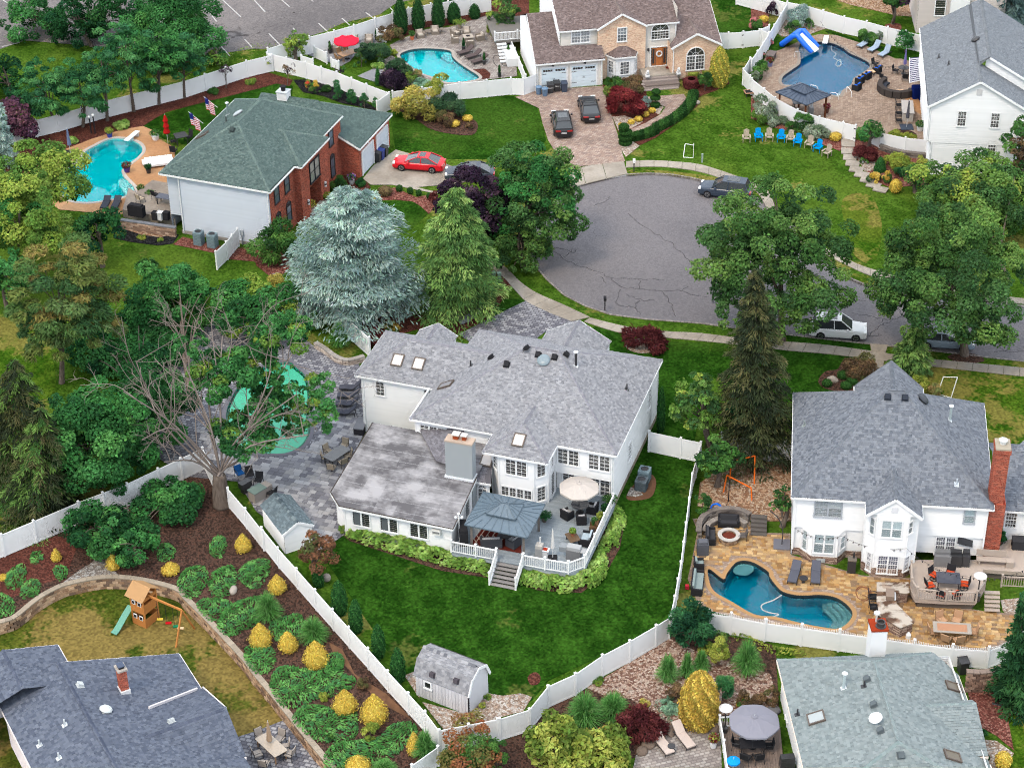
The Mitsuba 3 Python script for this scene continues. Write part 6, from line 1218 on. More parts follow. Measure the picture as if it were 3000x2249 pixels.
SHRUBS = '''
11 1690 720 1770 762|bush|low spreading shrub in the red mulch below the saplings
11 1990 645 2068 688|lime|light green shrub in the red mulch near the fence bend
11 935 980 1048 1050|hosta|leafy hosta between the red mulch and pool deck
11 560 1115 628 1165|hosta|small hosta behind the closed blue parasol
12 390 650 455 735|rflow|orange red flowering shrub in the black mulch
12 440 650 522 760|yflow|yellow green shrub beside the orange flowers
12 535 690 610 745|bush|low shrub under the slim purple tree
12 610 655 702 812|fir|tallest young conifer in the black mulch bed
12 725 720 812 848|fir|second young conifer from the purple tree
12 833 745 917 882|fir|third young conifer in the black mulch bed
12 935 780 992 890|fir|smallest young conifer at the fence corner
12 980 195 1200 345|brown|wide tan and olive shrub behind the white fence panel
12 1880 185 1985 290|yg|low yellow green bush at the patio corner tree
12 800 340 900 545|weep|dark spreading yew beside the red parasol
12 880 350 1105 500|weep|dark weeping evergreen arching over the pool rocks
12 1060 470 1262 650|weep|weeping evergreen at the left rim of the bright pool
12 960 540 1012 690|cone|narrow dark conifer beside the grey pad
12 1000 580 1225 725|plum|purplish green shrub inside the low white fence
12 1210 590 1290 690|lime|bright yellow green grassy clump at the pool rim
12 1265 570 1345 640|tan|tan feathery grass beside the pool
12 1270 635 1400 700|hostab|pale silvery hosta by the pool fence
12 1395 585 1572 810|yg|tall variegated shrub poking over the white fence
12 1140 715 1465 965|goldbush|wide golden threadleaf mound before the white fence
12 1390 770 1650 965|weep|dark weeping spruce beside the golden mound
12 1465 890 1612 1015|brown|pinkish brown heather in the lawn island
12 1670 928 1754 982|goldball|upper yellow clipped ball in the lawn island
12 1562 970 1650 1028|goldball|lower yellow clipped ball in the lawn island
12 1695 990 1757 1047|brown|small brown ball shrub in the lawn island
12 690 530 730 570|grassy|small grass tuft at the terrace corner
12 775 510 820 548|grassy|grass tuft in the grey gravel
12 1095 400 1145 450|yg|small yellow green plant near the pool rocks
12 940 510 1030 560|hosta|light green plant on the gravel beside the yew
12 985 1500 1105 1588|brownball|clipped brown green shrub on the pink mulch
12 1133 1497 1187 1552|ball|first small round box ball by the concrete driveway
12 1222 1514 1273 1570|ball|second small round box ball by the concrete driveway
12 1294 1534 1341 1587|ball|third small round box ball by the concrete driveway
12 1380 1558 1425 1610|ball|fourth small round box ball by the concrete driveway
12 620 1430 750 1545|bush|low green shrub by the brick garage wall
12 800 1450 882 1512|dark|dark shrub at the corner of the brick garage
12 1400 1540 1475 1660|wine|reddish shrub at the edge of the purple tree
22 928 75 1012 125|goldbush|small golden shrub behind the blue cedar
22 -10 290 365 625|weepg|green weeping tree at the corner of the brick house
22 85 700 235 885|goldbush|golden yellow bush left of the blue cedar
22 850 1120 1035 1275|jap2|low dark red shrub inside the driveway bed
22 1030 1092 1158 1168|yflow|yellow day lilies in the dark red mulch
21 1125 560 1285 690|weepg|thin weeping shrub on the side lawn
21 945 355 1010 392|yg|small yellow plant in the black mulch
21 1115 385 1180 420|yg|middle yellow plant in the black mulch
21 1275 405 1320 435|lime|last pale plant in the black mulch
13 880 625 1035 705|bush|rear left shrub below the bay window
13 1020 625 1205 715|brown|rear right shrub with reddish tips below the bay window
13 880 690 960 790|lime|front left shrub at the edge of the driveway bed
13 1070 690 1215 770|brown|red tipped shrub beside the front steps
13 922 700 1192 930|jap|crimson lacy maple in front of the bay window
13 1168 795 1252 862|bluew|low blue grey juniper by the front path
13 1076 965 1131 1008|goldball|first yellow ball along the curved path
13 1130 938 1196 986|goldball|second yellow ball along the curved path
13 1192 902 1250 946|goldball|third yellow ball along the curved path
13 1242 872 1301 916|goldball|fourth yellow ball along the curved path
13 1000 995 1030 1022|goldball|tiny yellow ball beside the spiral shrub
13 1538 560 1660 632|hedgetop|boxy yellow topped hedge under the arched window
13 1660 556 1740 620|hedgetop|second yellow topped hedge beside the golden cone
13 1520 625 1662 718|winebox|clipped dark red hedge by the front steps
13 1648 565 1757 738|bush|round green holly before the red hedge
13 1738 372 1897 700|goldcone|tall golden arborvitae at the brick gable corner
13 1720 620 1800 692|wine|dark red shrub at the foot of the golden arborvitae
14 118 20 218 135|plum|dark purple shrub inside the far white fence
14 -10 140 98 242|pink|pink flowering shrub on the far lawn bed
14 68 125 142 182|goldball|golden mound beside the pink flowers
14 300 62 482 220|bluew|pale blue weeping evergreen in the pool corner
14 288 165 392 272|bush|round green shrub left of the blue weeping evergreen
14 440 145 512 232|bush|round green shrub right of the blue weeping evergreen
14 -10 490 145 640|bush|mixed green shrubs along the pool fence
14 0 560 70 690|grey|grey green shrub below the mixed pool shrubs
14 885 240 1022 355|bush|broad leafy shrub behind the loungers
14 1010 240 1078 352|grey|pale lavender coloured shrub behind the loungers
14 -10 785 195 965|grey|large grey green lilac outside the pool fence
14 -10 895 165 1002|lime|light green ground plant below the lilac
14 138 935 292 1018|grey|soft grey lavender mound near the blue chairs
14 280 980 375 1062|bush|green shrub between two lavender mounds
14 360 920 497 1066|bush|upright green shrub outside the pool fence
14 450 1025 642 1118|grey|wide grey lavender mound by the pool gate
14 636 1068 732 1142|goldball|bright yellow shrub left of the pool gate
14 1113 1058 1222 1132|yg|yellow green shrub inside the low curved fence
14 1238 1083 1342 1152|yg|yellow green shrub nearest the gabled wall
14 838 1190 950 1290|wine|left dark red shrub by the stepping stones
14 930 1195 1048 1318|wine|right dark red shrub by the stepping stones
14 998 1262 1097 1390|cone|dwarf conifer in the white gravel
14 1092 1243 1282 1375|yg|wide golden green yew left of the gabled wall
14 1280 1273 1452 1405|yg|golden green yew touching the gabled wall
14 1160 1343 1252 1435|dark|dark green mound below the golden yew
14 950 1380 1060 1480|yflow|yellow lilies beside the stepping stones
14 1060 1390 1145 1480|yflow|second clump of yellow lilies near the gravel
14 1125 1448 1222 1560|goldball|pale gold dome at the path bottom
14 885 1275 945 1325|wflow|small white flowering shrub in the gravel
23 1042 1113 1398 1330|jap2|wide dark red lace maple on a gravel disc
24 720 1365 988 1570|brown|brown hedge shrub beside the white walk
24 575 1545 657 1612|ball|left box ball in the round mulch bed
24 700 1475 792 1548|ball|rear box ball in the round mulch bed
24 775 1515 877 1592|ball|right box ball in the round mulch bed
24 725 1560 817 1632|ball|front box ball in the round mulch bed
24 1290 1500 1440 1658|yg|yellow green shrub left of the goal net
34 1440 60 1545 180|tan|cream flowering shrub beside the goal net
31 412 1392 492 1500|gold|small thin golden shrub near the left fence
31 855 1428 968 1568|gold|golden shrub beside the grey gravel
31 1308 1492 1448 1612|gold|golden shrub above the curved wall top
31 1900 1270 2032 1422|gold|golden shrub near the paver patio fence
31 -20 1600 62 1655|gold|golden shrub at the left edge of the bank
42 98 80 240 242|gold|golden cone beside the long fence, uppermost of three
42 -55 470 120 675|gold|golden cone left of the twin cones
42 178 538 334 714|gold|middle golden cone below the grass clump
42 383 610 578 838|gold|golden cone beside the second grass clump
42 620 1003 814 1218|gold|golden cone on the lower bank by the big juniper
42 846 1038 1060 1295|gold|largest golden cone of the lower bank
42 716 1528 928 1720|gold|golden cone at the bottom edge
42 813 928 910 1030|brown|small dull brown shrub near the fence
42 856 1303 988 1432|yg|dull golden ball below the largest cone
42 1222 1358 1335 1545|gold|golden cone half behind the last grass clump
42 510 1050 590 1115|yg|sparse little shrub between junipers
42 570 1375 640 1440|bush|dark seedling in the lower juniper
42 455 12 547 192|arb|first narrow arborvitae inside the long fence
42 605 132 737 415|arb|second narrow arborvitae inside the long fence
42 747 288 862 560|arb|third narrow arborvitae inside the long fence
42 932 488 1044 760|arb|fourth narrow arborvitae inside the long fence
42 1087 676 1208 960|arb|fifth narrow arborvitae, next to the shed
42 -30 225 218 475|grass|large arching grass on the upper bank
42 328 418 592 655|grass|arching grass with tan tips beside the long fence
42 1258 1345 1482 1605|grass|arching grass in the bottom corner of the bank
42 920 1560 1150 1740|grass|arching grass at the bottom edge
42 1840 1060 1900 1110|lime|tuft of weeds right of the shed
42 1805 1115 1862 1180|yg|yellow weed tuft at the shed corner
22 398 998 548 1152|grass|smaller ornamental grass in the white gravel
22 573 1092 777 1295|grass|larger ornamental grass in the white gravel
32 665 1195 735 1270|lime|small shrub at the sunroom corner
43 1398 290 1762 705|darkfir|dark green spreading conifer at the fence corner
43 1298 735 1502 975|grass|first tall grass on the pink gravel
43 1488 730 1622 935|grass|second grass close behind the first
43 1598 700 1748 885|grass|third grass beside the yellow green shrub
43 1908 612 2182 915|grass|big bright grass below the picket fence
43 553 1018 900 1345|grass|left half of the large double grass
43 800 1020 1122 1300|grass|right half of the large double grass
43 1738 590 1902 835|yg|upright olive green conifer among grasses
43 1660 650 1780 760|yg|low yellow shrub beside the dark conifer
43 1748 858 1952 1132|fir|green mounded conifer behind the golden egg
43 1500 856 1814 1318|egg|huge golden egg shaped arborvitae
43 1000 1142 1374 1432|jap2|dark wine red lace maple on the rocks
43 1348 1090 1503 1202|hostab|blue green hosta in front of the golden egg
43 1148 1088 1252 1162|goldbush|yellow low shrub left of the hosta
43 1388 978 1532 1122|brown|sparse brown shrub left of the golden egg
43 1948 1073 2052 1162|yflow|yellow green hosta by the dark rocks
43 1952 1030 2070 1172|brown|brown shrub behind the yellow hosta
43 2060 1040 2190 1172|brown|brown shrub next to the grey green house
43 268 1222 762 1720|ygtree|left large yellow green shrub at the bottom
43 555 1318 1152 1760|ygtree|right large yellow green shrub at the bottom
43 838 1348 1012 1445|goldbush|golden shrub behind the bottom shrubs
43 -60 1400 92 1700|bush|green shrub at the foot of the bottom fence
43 795 915 890 980|lime|weeds at the foot of the bottom fence
44 118 980 242 1162|brown|shrub beside the wall of the grey green house
44 1798 1310 1924 1435|dark|round dark shrub at the eave corner
44 1798 1518 1922 1660|dark|dark shrub by the lower house corner
44 1978 1518 2112 1665|goldball|gold and green ball on the white gravel
33 1312 85 1382 455|arb|tall narrow arborvitae against the white side wall
33 1618 918 1742 1152|bush|leafy green shrub on the gravel beside the fire pit
44 2150 180 2290 420|fir|small conifer at the right edge by the deck steps
13 2155 430 2195 475|pink|pink flowers hanging on the pool fence
14 130 315 182 370|pink|lilac flowers hanging on the pool fence
'''
HEDGE = [(0,.95),(.1,1),(.85,1),(.97,.92),(1,.5)]
KIND.update({'grassy': (grass_clump,dict(cols=GRASS,n=120)),'brownball': (shaped,dict(cols=BROWN,prof=BALL,name='clipped_shrub')),'hedgetop': (shaped,dict(cols=YG,prof=HEDGE,name='clipped_hedge',cat='hedge')),'winebox': (shaped,dict(cols=WINE,prof=HEDGE,name='clipped_hedge',cat='hedge')),'goldcone': (shaped,dict(cols=fol((206,190,64),(176,168,56),(150,156,58)),prof=EGG,name='golden_arborvitae',cat='tree',L=.18)),
             'darkfir': (bush,dict(cols=fol((44,96,60),(34,78,52),(58,116,70)),L=.3,asp=.3,radial=True,n=40,size=.3)),'egg': (shaped,dict(cols=fol((206,174,56),(180,150,48),(160,140,46),(222,196,78)),prof=[(0,.8),(.1,.95),(.3,1),(.5,.96),(.7,.8),(.86,.56),(.96,.28),(1,.05)],name='golden_arborvitae',cat='tree',L=.16,dens=190,lump=.08)),'ygtree': (bush,dict(cols=fol((150,164,58),(126,146,52),(172,182,74),(104,130,48)),n=46,size=.27,L=.16,dens=46))})
for i, ln in enumerate(SHRUBS.strip().split('\n')):
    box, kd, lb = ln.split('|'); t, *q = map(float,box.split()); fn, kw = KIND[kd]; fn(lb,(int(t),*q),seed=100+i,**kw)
# arborvitae row on the far fence
for i, (x0,y0,x1,y1) in enumerate(((1112,-20,1226,275),(1258,-20,1366,248),(1420,-30,1526,220),(1546,15,1656,188),(1724,30,1814,152))):
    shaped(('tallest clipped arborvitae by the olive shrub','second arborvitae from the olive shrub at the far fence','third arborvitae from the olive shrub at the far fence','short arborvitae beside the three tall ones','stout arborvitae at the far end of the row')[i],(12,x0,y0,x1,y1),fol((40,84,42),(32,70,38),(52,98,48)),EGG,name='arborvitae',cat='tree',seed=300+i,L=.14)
# topiary
def topiary(label,name,balls,t,bx,by,seed):
    k = thing(name,label,'topiary'); b = at(t,bx,by); m = M(); top = 0
    for i, (x0,y0,x1,y1) in enumerate(balls):
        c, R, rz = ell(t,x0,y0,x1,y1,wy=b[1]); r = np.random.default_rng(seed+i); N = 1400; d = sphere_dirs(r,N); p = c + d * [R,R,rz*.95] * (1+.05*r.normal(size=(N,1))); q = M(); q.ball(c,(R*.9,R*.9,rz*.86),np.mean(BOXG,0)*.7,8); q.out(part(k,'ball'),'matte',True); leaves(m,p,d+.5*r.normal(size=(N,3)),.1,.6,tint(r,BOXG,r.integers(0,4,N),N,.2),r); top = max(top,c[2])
    w = M(); w.tube([b,b+[0,0,top]],.05,(.2,.2,.2),6); w.out(part(k,'stem'),'bark'); m.out(part(k,'foliage'),'leaf',kind='stuff')
topiary('three ball topiary beside the front steps','ball_topiary',[(1262,822,1338,875),(1258,766,1340,818),(1270,718,1340,768)],13,1300,870,1)
topiary('fat spiral topiary in white gravel at the driveway','spiral_topiary',[(1003,1120,1108,1182),(1000,1082,1110,1135),(1003,1040,1110,1095),(1002,995,1086,1070)],13,1055,1172,5)
def hedge(label,s,w,h,seed):
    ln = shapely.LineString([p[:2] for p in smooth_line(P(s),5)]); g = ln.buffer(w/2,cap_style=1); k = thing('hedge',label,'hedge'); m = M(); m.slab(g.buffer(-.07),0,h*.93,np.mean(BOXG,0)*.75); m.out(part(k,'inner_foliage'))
    r = np.random.default_rng(seed); m = M(); x0, y0, x1, y1 = g.bounds; q = r.uniform(0,1,(30000,2)) * [x1-x0,y1-y0] + [x0,y0]; q = q[shapely.contains(g,shapely.points(q))][:5000]
    leaves(m,np.column_stack([q,np.full(len(q),h)+.05*r.normal(size=len(q))]),np.array([0,0,1.0])+.6*r.normal(size=(len(q),3)),.11,.6,tint(r,BOXG,(q[:,0]*2).astype(int),len(q)),r)
    bl = g.exterior; n = 4500; s_ = r.random(n); pt = np.array([[p.x,p.y] for p in (bl.interpolate(v,True) for v in s_)]); cc = np.array([[p.x,p.y] for p in (ln.interpolate(ln.project(shapely.Point(v))) for v in pt)]); nn = np.column_stack([unit(pt-cc),np.zeros(n)])
    leaves(m,np.column_stack([pt,r.uniform(0,h,n)])+nn*.04*r.normal(size=(n,1)),nn+.6*r.normal(size=(n,3)),.11,.6,tint(r,BOXG,(pt[:,0]*2).astype(int),n),r); m.out(part(k,'foliage'),'leaf',kind='stuff',label='clipped small leaves')
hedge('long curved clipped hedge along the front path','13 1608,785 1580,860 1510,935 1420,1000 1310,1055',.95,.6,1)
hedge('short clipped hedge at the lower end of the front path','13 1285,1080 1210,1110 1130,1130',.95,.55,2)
# junipers and ground covers
for i, (s,lb) in enumerate((('31 250,1500 260,1440 330,1425 352,1470 330,1520 280,1530','small juniper near the left fence end'),('31 40,1650 90,1570 190,1530 215,1600 180,1700 80,1740','juniper mat at the upper left of the bank'),('31 425,1580 480,1545 550,1560 530,1650 470,1660','juniper mat beside the grey stone strip'),
        ('41 165,230 220,150 300,140 332,190 310,260 250,295 180,290','juniper mat just above the left wall cap'),('41 -60,300 0,245 80,280 125,340 100,420 20,450 -60,440','juniper mat at the left edge over the wall'),('31 1690,1420 1730,1320 1810,1305 1835,1380 1800,1470 1740,1480','loose juniper below the paver patio fence'),
        ('31 1270,1440 1320,1360 1400,1380 1420,1460 1350,1510 1290,1500','thin juniper under the maple limb'),('41 1440,140 1500,60 1640,25 1690,120 1650,210 1570,300 1480,270 1440,200','juniper mat above the top bend of the wall'),('41 1690,180 1730,80 1880,20 1915,120 1890,230 1800,290 1720,270','juniper mat right of the wall bend'),
        ('41 1925,90 2000,0 2160,-30 2185,60 2120,190 2030,210 1960,170','juniper mat at the long fence top'),('41 1590,340 1680,290 1860,310 1870,380 1800,450 1690,470','juniper mat along the descending wall cap'),('41 1760,480 1850,360 2000,290 2200,280 2150,440 2000,540 1870,600 1780,560','wide juniper mat left of the arching grass'),
        ('42 110,500 220,440 360,420 400,520 330,600 200,640 130,600','juniper mat between two grass clumps'),('41 1970,720 2060,660 2190,670 2230,760 2200,870 2110,915 2020,860','round juniper mat against the wall cap'),('42 110,1000 150,880 230,835 400,860 560,860 700,760 720,900 800,930 790,1010 620,1080 480,1110 300,1180 200,1160','largest juniper mat, mid bank'),
        ('42 480,850 560,760 660,725 715,780 700,860 600,920 520,900','juniper lobe beside the golden cone'),('42 295,1250 360,1170 480,1150 700,1200 800,1200 830,1290 800,1420 640,1460 480,1440 340,1340','juniper mat by the yard patio wall'),('42 555,1560 640,1470 820,1440 1000,1400 1100,1310 1250,1290 1310,1360 1220,1480 1100,1580 900,1640 700,1760 580,1720','broad juniper mat at the bottom of the bank'))):
    mat_of(lb,spoly(s),JUN,seed=400+i,hgt=.26,L=.24,asp=.32,dens=130)
mat_of('pale green hosta border along the sunroom wall',spoly('32 735,1275 760,1262 900,1265 1100,1320 1350,1375 1580,1450 1750,1470 1880,1500 1905,1530 1880,1625 1790,1600 1500,1545 1350,1500 1150,1450 950,1395 800,1345 735,1310'),HOSTA,seed=450,hgt=.6,L=.3,asp=.62,dens=150,name='hosta_border',cat='plants',kind='stuff',up=.8,nzs=2.2)
mat_of('pale green hosta border curving round the deck',spoly('33 190,1640 240,1570 400,1600 620,1640 740,1570 830,1420 920,1220 950,1100 1010,1090 1055,1150 1050,1230 1020,1290 1000,1380 930,1420 890,1450 920,1540 890,1640 800,1720 | 43 690,195 600,250 480,235 330,205 195,180'),HOSTA,seed=451,hgt=.6,L=.3,asp=.62,dens=150,name='hosta_border',cat='plants',kind='stuff',up=.8,nzs=2.2)
mat_of('strip of yellow green ground cover below the picket fence',poly('44 -250,560 -160,540 0,600 130,670 450,720 440,755 230,755 0,690'),YG,seed=452,hgt=.3,name='ground_cover',dens=70)
mat_of('low green creeper behind the dark conifer',poly('43 1700,620 1800,545 1910,590 1905,650 1740,690'),OAK,seed=453,hgt=.35,name='ground_cover',dens=70)
mat_of('silver green creeping plants before the golden egg',poly('43 1280,1110 1360,1100 1440,1220 1450,1300 1380,1310 1300,1180'),GREYG,seed=454,hgt=.2,name='ground_cover',dens=60)
mat_of('weeds and brush along the parking lot edge',poly('11 1690,470 1830,470 2060,400 2211,390 2211,430 1990,500 1700,600 1400,640') ,LIME+fol((150,140,90),(120,130,70)),seed=455,hgt=.8,name='weeds',cat='weeds',kind='stuff',dens=16)
mat_of('scruffy weeds between the fences and the lot',poly('12 100,400 230,330 420,300 700,200 960,140 980,165 640,265 420,330 110,420'),LIME+fol((170,150,100),(140,130,80)),seed=456,hgt=.5,name='weeds',cat='weeds',kind='stuff',dens=6)
# ================================================================ fences
def fence(label,s,h=1.85,style='solid',panel=2.44,name='fence',col=WHITE,gates=(),z=0.0):
    k = thing(name,label,'fence'); pts = [p for p in (P(s,z) if isinstance(s,str) else s)]; first = True; j = 0; pk = M()
    hp = h * (.8 if style=='picket' else .97)
    for a, b in zip(pts,pts[1:]):
        d = b - a; L = np.linalg.norm(d); n = max(1,round(L/panel)); u = d / L; sd = np.array([-u[1],u[0],0])
        for i in range(n+1):
            if i == 0 and not first: continue
            p = a + d * i / n; m = M(Fr(p,math.atan2(d[1],d[0]))); m.box([0,0,h/2+.03],[.13,.13,h+.06],col); m.box([0,0,h+.08],[.17,.17,.05],col); m.box([0,0,h+.12],[.09,.09,.04],col); m.out(part(k,'post'))
        first = False
        for i in range(n):
            p, q = a + d * (i+.5) / n, L / n - .13; t = col * (.97+.04*rng.random()); m = M(Fr(p,math.atan2(d[1],d[0]))); gate = j in gates; j += 1
            m.box([0,0,.06+hp/2],[q,.035,hp-.06],t); m.box([0,0,.13],[q,.06,.15],t); m.box([0,0,hp-.05],[q,.065,.12],t)
            if gate:
                m.box([-q/2+.06,0,hp/2+.05],[.11,.07,hp],t); m.box([q/2-.06,0,hp/2+.05],[.11,.07,hp],t)
            m.out(part(k,'gate' if gate else 'panel'))
            if gate:
                m = M(Fr(p,math.atan2(d[1],d[0])))
                for zz in (.4,hp-.3): m.box([q/2+.03,-.05,zz],[.22,.04,.1],BLACK*2); m.out(part(k,'gate_hinge')); m = M(Fr(p,math.atan2(d[1],d[0])))
            if style == 'picket':
                m = M(Fr(p,math.atan2(d[1],d[0]))); nn = int(q/.11); m.box([0,0,hp+.04],[q,.05,.06],t)
                for w in range(nn):
                    x = -q / 2 + q * (w+.5) / nn; dip = .5 + .5 * (2*x/q) ** 2; hh = (h-hp) * dip; m.box([x,0,hp+hh/2+.03],[.045,.03,hh],t)
                pk.add(m.fr.w(np.vstack(m.v)),np.vstack(m.f),np.vstack(m.c))
    if pk.v: pk.out(part(k,'pickets'),kind='stuff',label='row of short pickets along the fence top')
    return k
fence('long white panel fence behind the red mulch and row of pines','11 -200,1240 130,1155 480,1070 870,955 1500,795 2005,630 2211,580 | 12 100,565')
fence('white fence stepping down behind the black mulch bed','12 100,565 410,640 660,720 900,820 1085,890 985,960')
fence('white fence with a gate below the bright turquoise pool','12 1110,880 1350,850 1650,810 1870,790 2065,770 2165,775 | 13 330,740',gates=(14,15))
fence('white fence along the edge of the old parking lot','12 105,535 440,440 640,390 800,345 970,287 1110,245 1240,205 1420,170 1560,150 1900,95',h=1.95)
fence('low white panel beside the terrace stairs','12 475,470 575,520',h=1.3,panel=1.8); fence('low white panel at the terrace edge','12 612,545 672,570',h=1.0,panel=1.5); fence('white panel between olive shrub and grey terrace','12 985,335 1052,345',h=1.3,panel=1.6); fence('short white stair panel by the green young tree','12 370,530 465,560',h=1.1,panel=1.6)
fence('white stair fence along the left wall of the beige house','13 250,700 195,560 130,410',h=1.25)
fence('white fence with double gate right of the beige house','13 1800,400 1885,400 2005,392 2150,375',gates=(1,2))
fence('white fence down the left side of the blue pool garden','14 285,155 180,330 90,480 0,610 | 13 2060,600 2005,690 2060,745 | 14 0,768 100,850 190,925 370,1022 545,1080 735,1125 838,1150',gates=(15,),h=1.75)
fence('white fence along the back of the blue pool garden','14 285,155 420,180 575,225 745,275 925,315 1095,362 1385,430',h=1.95)
fence('low curved white fence from the gate to the gabled house','14 960,1160 1040,1200 1240,1240 1450,1260',h=1.6); fence('white fence across the far lawn','13 2211,400 2150,378 | 14 60,375 140,340',h=1.85); fence('white fence at the picture top beyond the pink flowers','14 285,155 100,100 -120,40 | 13 2000,-60')
fence('white fence at the left of the grey driveway','22 150,1120 560,1025 775,1240 925,1375',h=1.9)
fence('white fence climbing along the left of the mulch bank','31 -120,1525 40,1465 300,1355 660,1200 1050,1050 1300,930 1660,760 1745,945',h=1.95)
fence('long white fence between the bark bank and the back lawn','31 1860,1075 2000,1240 2140,1420 | 32 60,1395 190,1560 | 42 340,212 490,385 630,545 760,690 915,862 1075,1045 1240,1225 1375,1375 1490,1530',h=1.8)
fence('white fence along the bottom of the back lawn','42 1490,1530 1960,1440 | 43 40,1437 280,1362 430,1172 650,1072 867,922 1088,805 1300,680 1410,612',h=1.85)
fence('white fence leaving the bottom corner of the lot','42 1480,1640 1270,1790',h=1.6)
fence('white fence from the house wall across the side lawn','33 1245,617 1500,672 1660,705',gates=(2,))
fence('white fence between the back lawn and the ochre patio','43 1410,612 1450,430 1500,150 | 33 1540,1350 1590,950 1660,705',h=1.7)
fence('white fence with picketed top at the gravel play area','33 1830,625 2211,690 | 34 130,692 265,698 330,702',style='picket',h=1.8,gates=(3,))
fence('white picket topped fence curving below the ochre patio','43 1725,555 1905,580 2180,633 | 44 110,632 402,672 705,715 1000,755 1305,800 1615,838 1905,858 2080,790 2150,690 2230,580',style='picket',h=1.85)
fence('white screen fence beside the two air conditioners','21 1760,665 1845,585 1935,475',h=1.8,panel=1.6)
# ================================================================ laid stone: pavers, walls, boards
def lay(parent,g,ang,w,h,gap,z,tones,th=.02,most=300,name='paver'):
    """pavers one by one over a polygon; the nearest ones are parts, the rest one joined part"""
    f = Fr((g.centroid.x,g.centroid.y,0),ang); lg = shapely.Polygon(f.l([[x,y,0] for x,y in g.exterior.coords])[:,:2]); lg = lg.difference(shapely.unary_union([shapely.Polygon(f.l([[x,y,0] for x,y in q.buffer(.4).exterior.coords])[:,:2]) for q in POOLS.values()])); x0, y0, x1, y1 = lg.bounds; it = []
    shapely.prepare(lg)
    for j, y in enumerate(np.arange(y0,y1,h)):
        x = x0 - rng.random() * w
        while x < x1:
            ww = w * rng.choice([.7,1,1.35]); b = shapely.box(x+gap,y+gap,x+ww-gap,y+h-gap); x += ww
            if lg.contains(b): it.append((b,f.w([[b.centroid.x,b.centroid.y,0]])[0]))
    it.sort(key=lambda q: np.linalg.norm(q[1]-CAM)); rest = M(f)
    for i, (b,c) in enumerate(it):
        m = M(f) if i < most else rest; bx = b.bounds; m.box([(bx[0]+bx[2])/2,(bx[1]+bx[3])/2,z+th/2],[bx[2]-bx[0],bx[3]-bx[1],th*(.8+.4*rng.random())],tones[rng.integers(len(tones))]*rng.uniform(.82,1.16))
        if i < most: m.out(part(parent,name))
    rest.out(part(parent,name+'s'),kind='stuff',label='the rest of the laid pavers')
PG = [hx(*c) for c in ((186,186,192),(164,164,172),(204,204,209),(146,146,156),(194,193,196))]; PYE = [hx(*c) for c in ((222,180,124),(206,160,106),(232,196,146),(190,146,100),(214,176,134),(180,150,120))]
lay('patio_002',poly('32 -560,300 0,660 430,520 500,200 800,40 880,470 760,690 660,1030 660,1170 735,1275 520,1430 420,1420 0,1100 -150,860 -400,760'),A_M,.52,.42,.012,.05,PG)
lay('patio_003',poly('33 1640,1260 1600,1160 2060,1150 2080,1270 | 34 320,1290 320,1450 900,1620 1300,1640 | 44 1320,300 1880,390 2180,420 2150,600 1900,715 1700,695 1000,640 100,500 | 43 1660,370 1570,130 1590,0'),FD.a,.34,.24,.008,.05,PYE)
def block_wall(label,pts,z0,z1,n,blen,tones,cap=True,name='retaining_wall',dep=.28,most=300,capc=hx(196,182,164)):
    k = thing(name,label,'retaining wall'); ln = shapely.LineString([p[:2] for p in pts]); L = ln.length; nb = max(2,int(L/blen)); h = (z1-z0) / n; rest = M(); cnt = 0
    for j in range(n):
        for i in range(nb):
            o = .5 * (j % 2); a, b = ln.interpolate(min(max((i+o)/nb,0),1),True), ln.interpolate(min((i+o+1)/nb,1),True); d = np.array([b.x-a.x,b.y-a.y]); l = np.hypot(*d)
            if l < .05: continue
            nn = np.array([d[1],-d[0]]) / l; c = np.array([(a.x+b.x)/2,(a.y+b.y)/2]) + nn * (.02*rng.normal()*.5+.012*(n-j))
            m = M(Fr([*c,z0+h*(j+.5)],math.atan2(d[1],d[0]))) ; m.box([0,0,0],[l-.025,dep,h-.022],tones[rng.integers(len(tones))]*rng.uniform(.75,1.2)); cnt += 1
            if cnt <= most: m.out(part(k,'block'))
            else: rest.add(m.fr.w(m.v[0]),m.f[0],m.c[0])
    rest.out(part(k,'blocks'),kind='stuff',label='more wall blocks')
    if cap:
        for i in range(nb):
            a, b = ln.interpolate(i/nb,True), ln.interpolate((i+1)/nb,True); m = M(Fr([(a.x+b.x)/2,(a.y+b.y)/2,z1+.045],math.atan2(b.y-a.y,b.x-a.x))); m.box([0,.04,0],[L/nb-.012,dep+.12,.09],capc*rng.uniform(.88,1.1)); m.out(part(k,'cap_stone'))
    return k
WT = [hx(*c,.8) for c in ((176,146,120),(150,122,100),(196,168,140),(128,108,94),(186,160,136))]
block_wall('curved tan block retaining wall round the lower yard',[(*p[:2],) for p in WALLF],ZY,-.02,4,.44,WT)
block_wall('low pale block wall round the gravel bed at the patio',smooth_line(P('22 480,1290 560,1340 640,1400 740,1435 880,1400'),4),0,.42,3,.42,[hx(*c,.8) for c in ((190,176,166),(166,152,144),(206,194,184))],capc=hx(196,188,182))
block_wall('tall curved stone wall behind the grey green house',smooth_line(P('44 1725,1025 1850,1030 1950,1015 2015,985'),4),0,1.5,7,.4,[hx(*c,.75) for c in ((150,122,108),(120,98,88),(176,148,132))],capc=hx(168,150,140))
block_wall('low grey stone wall under the curved white fence',smooth_line(P('14 1040,1210 1200,1260 1450,1290'),4),0,.45,3,.45,[hx(*c,.75) for c in ((130,122,116),(104,98,94),(150,142,136))],capc=hx(150,142,136))
block_wall('stone edged wall round the raised patio of the brick house',P('21 985,330 1430,395'),0,.85,5,.4,[hx(*c,.8) for c in ((168,140,122),(142,118,104),(190,164,146))],capc=hx(150,152,160))
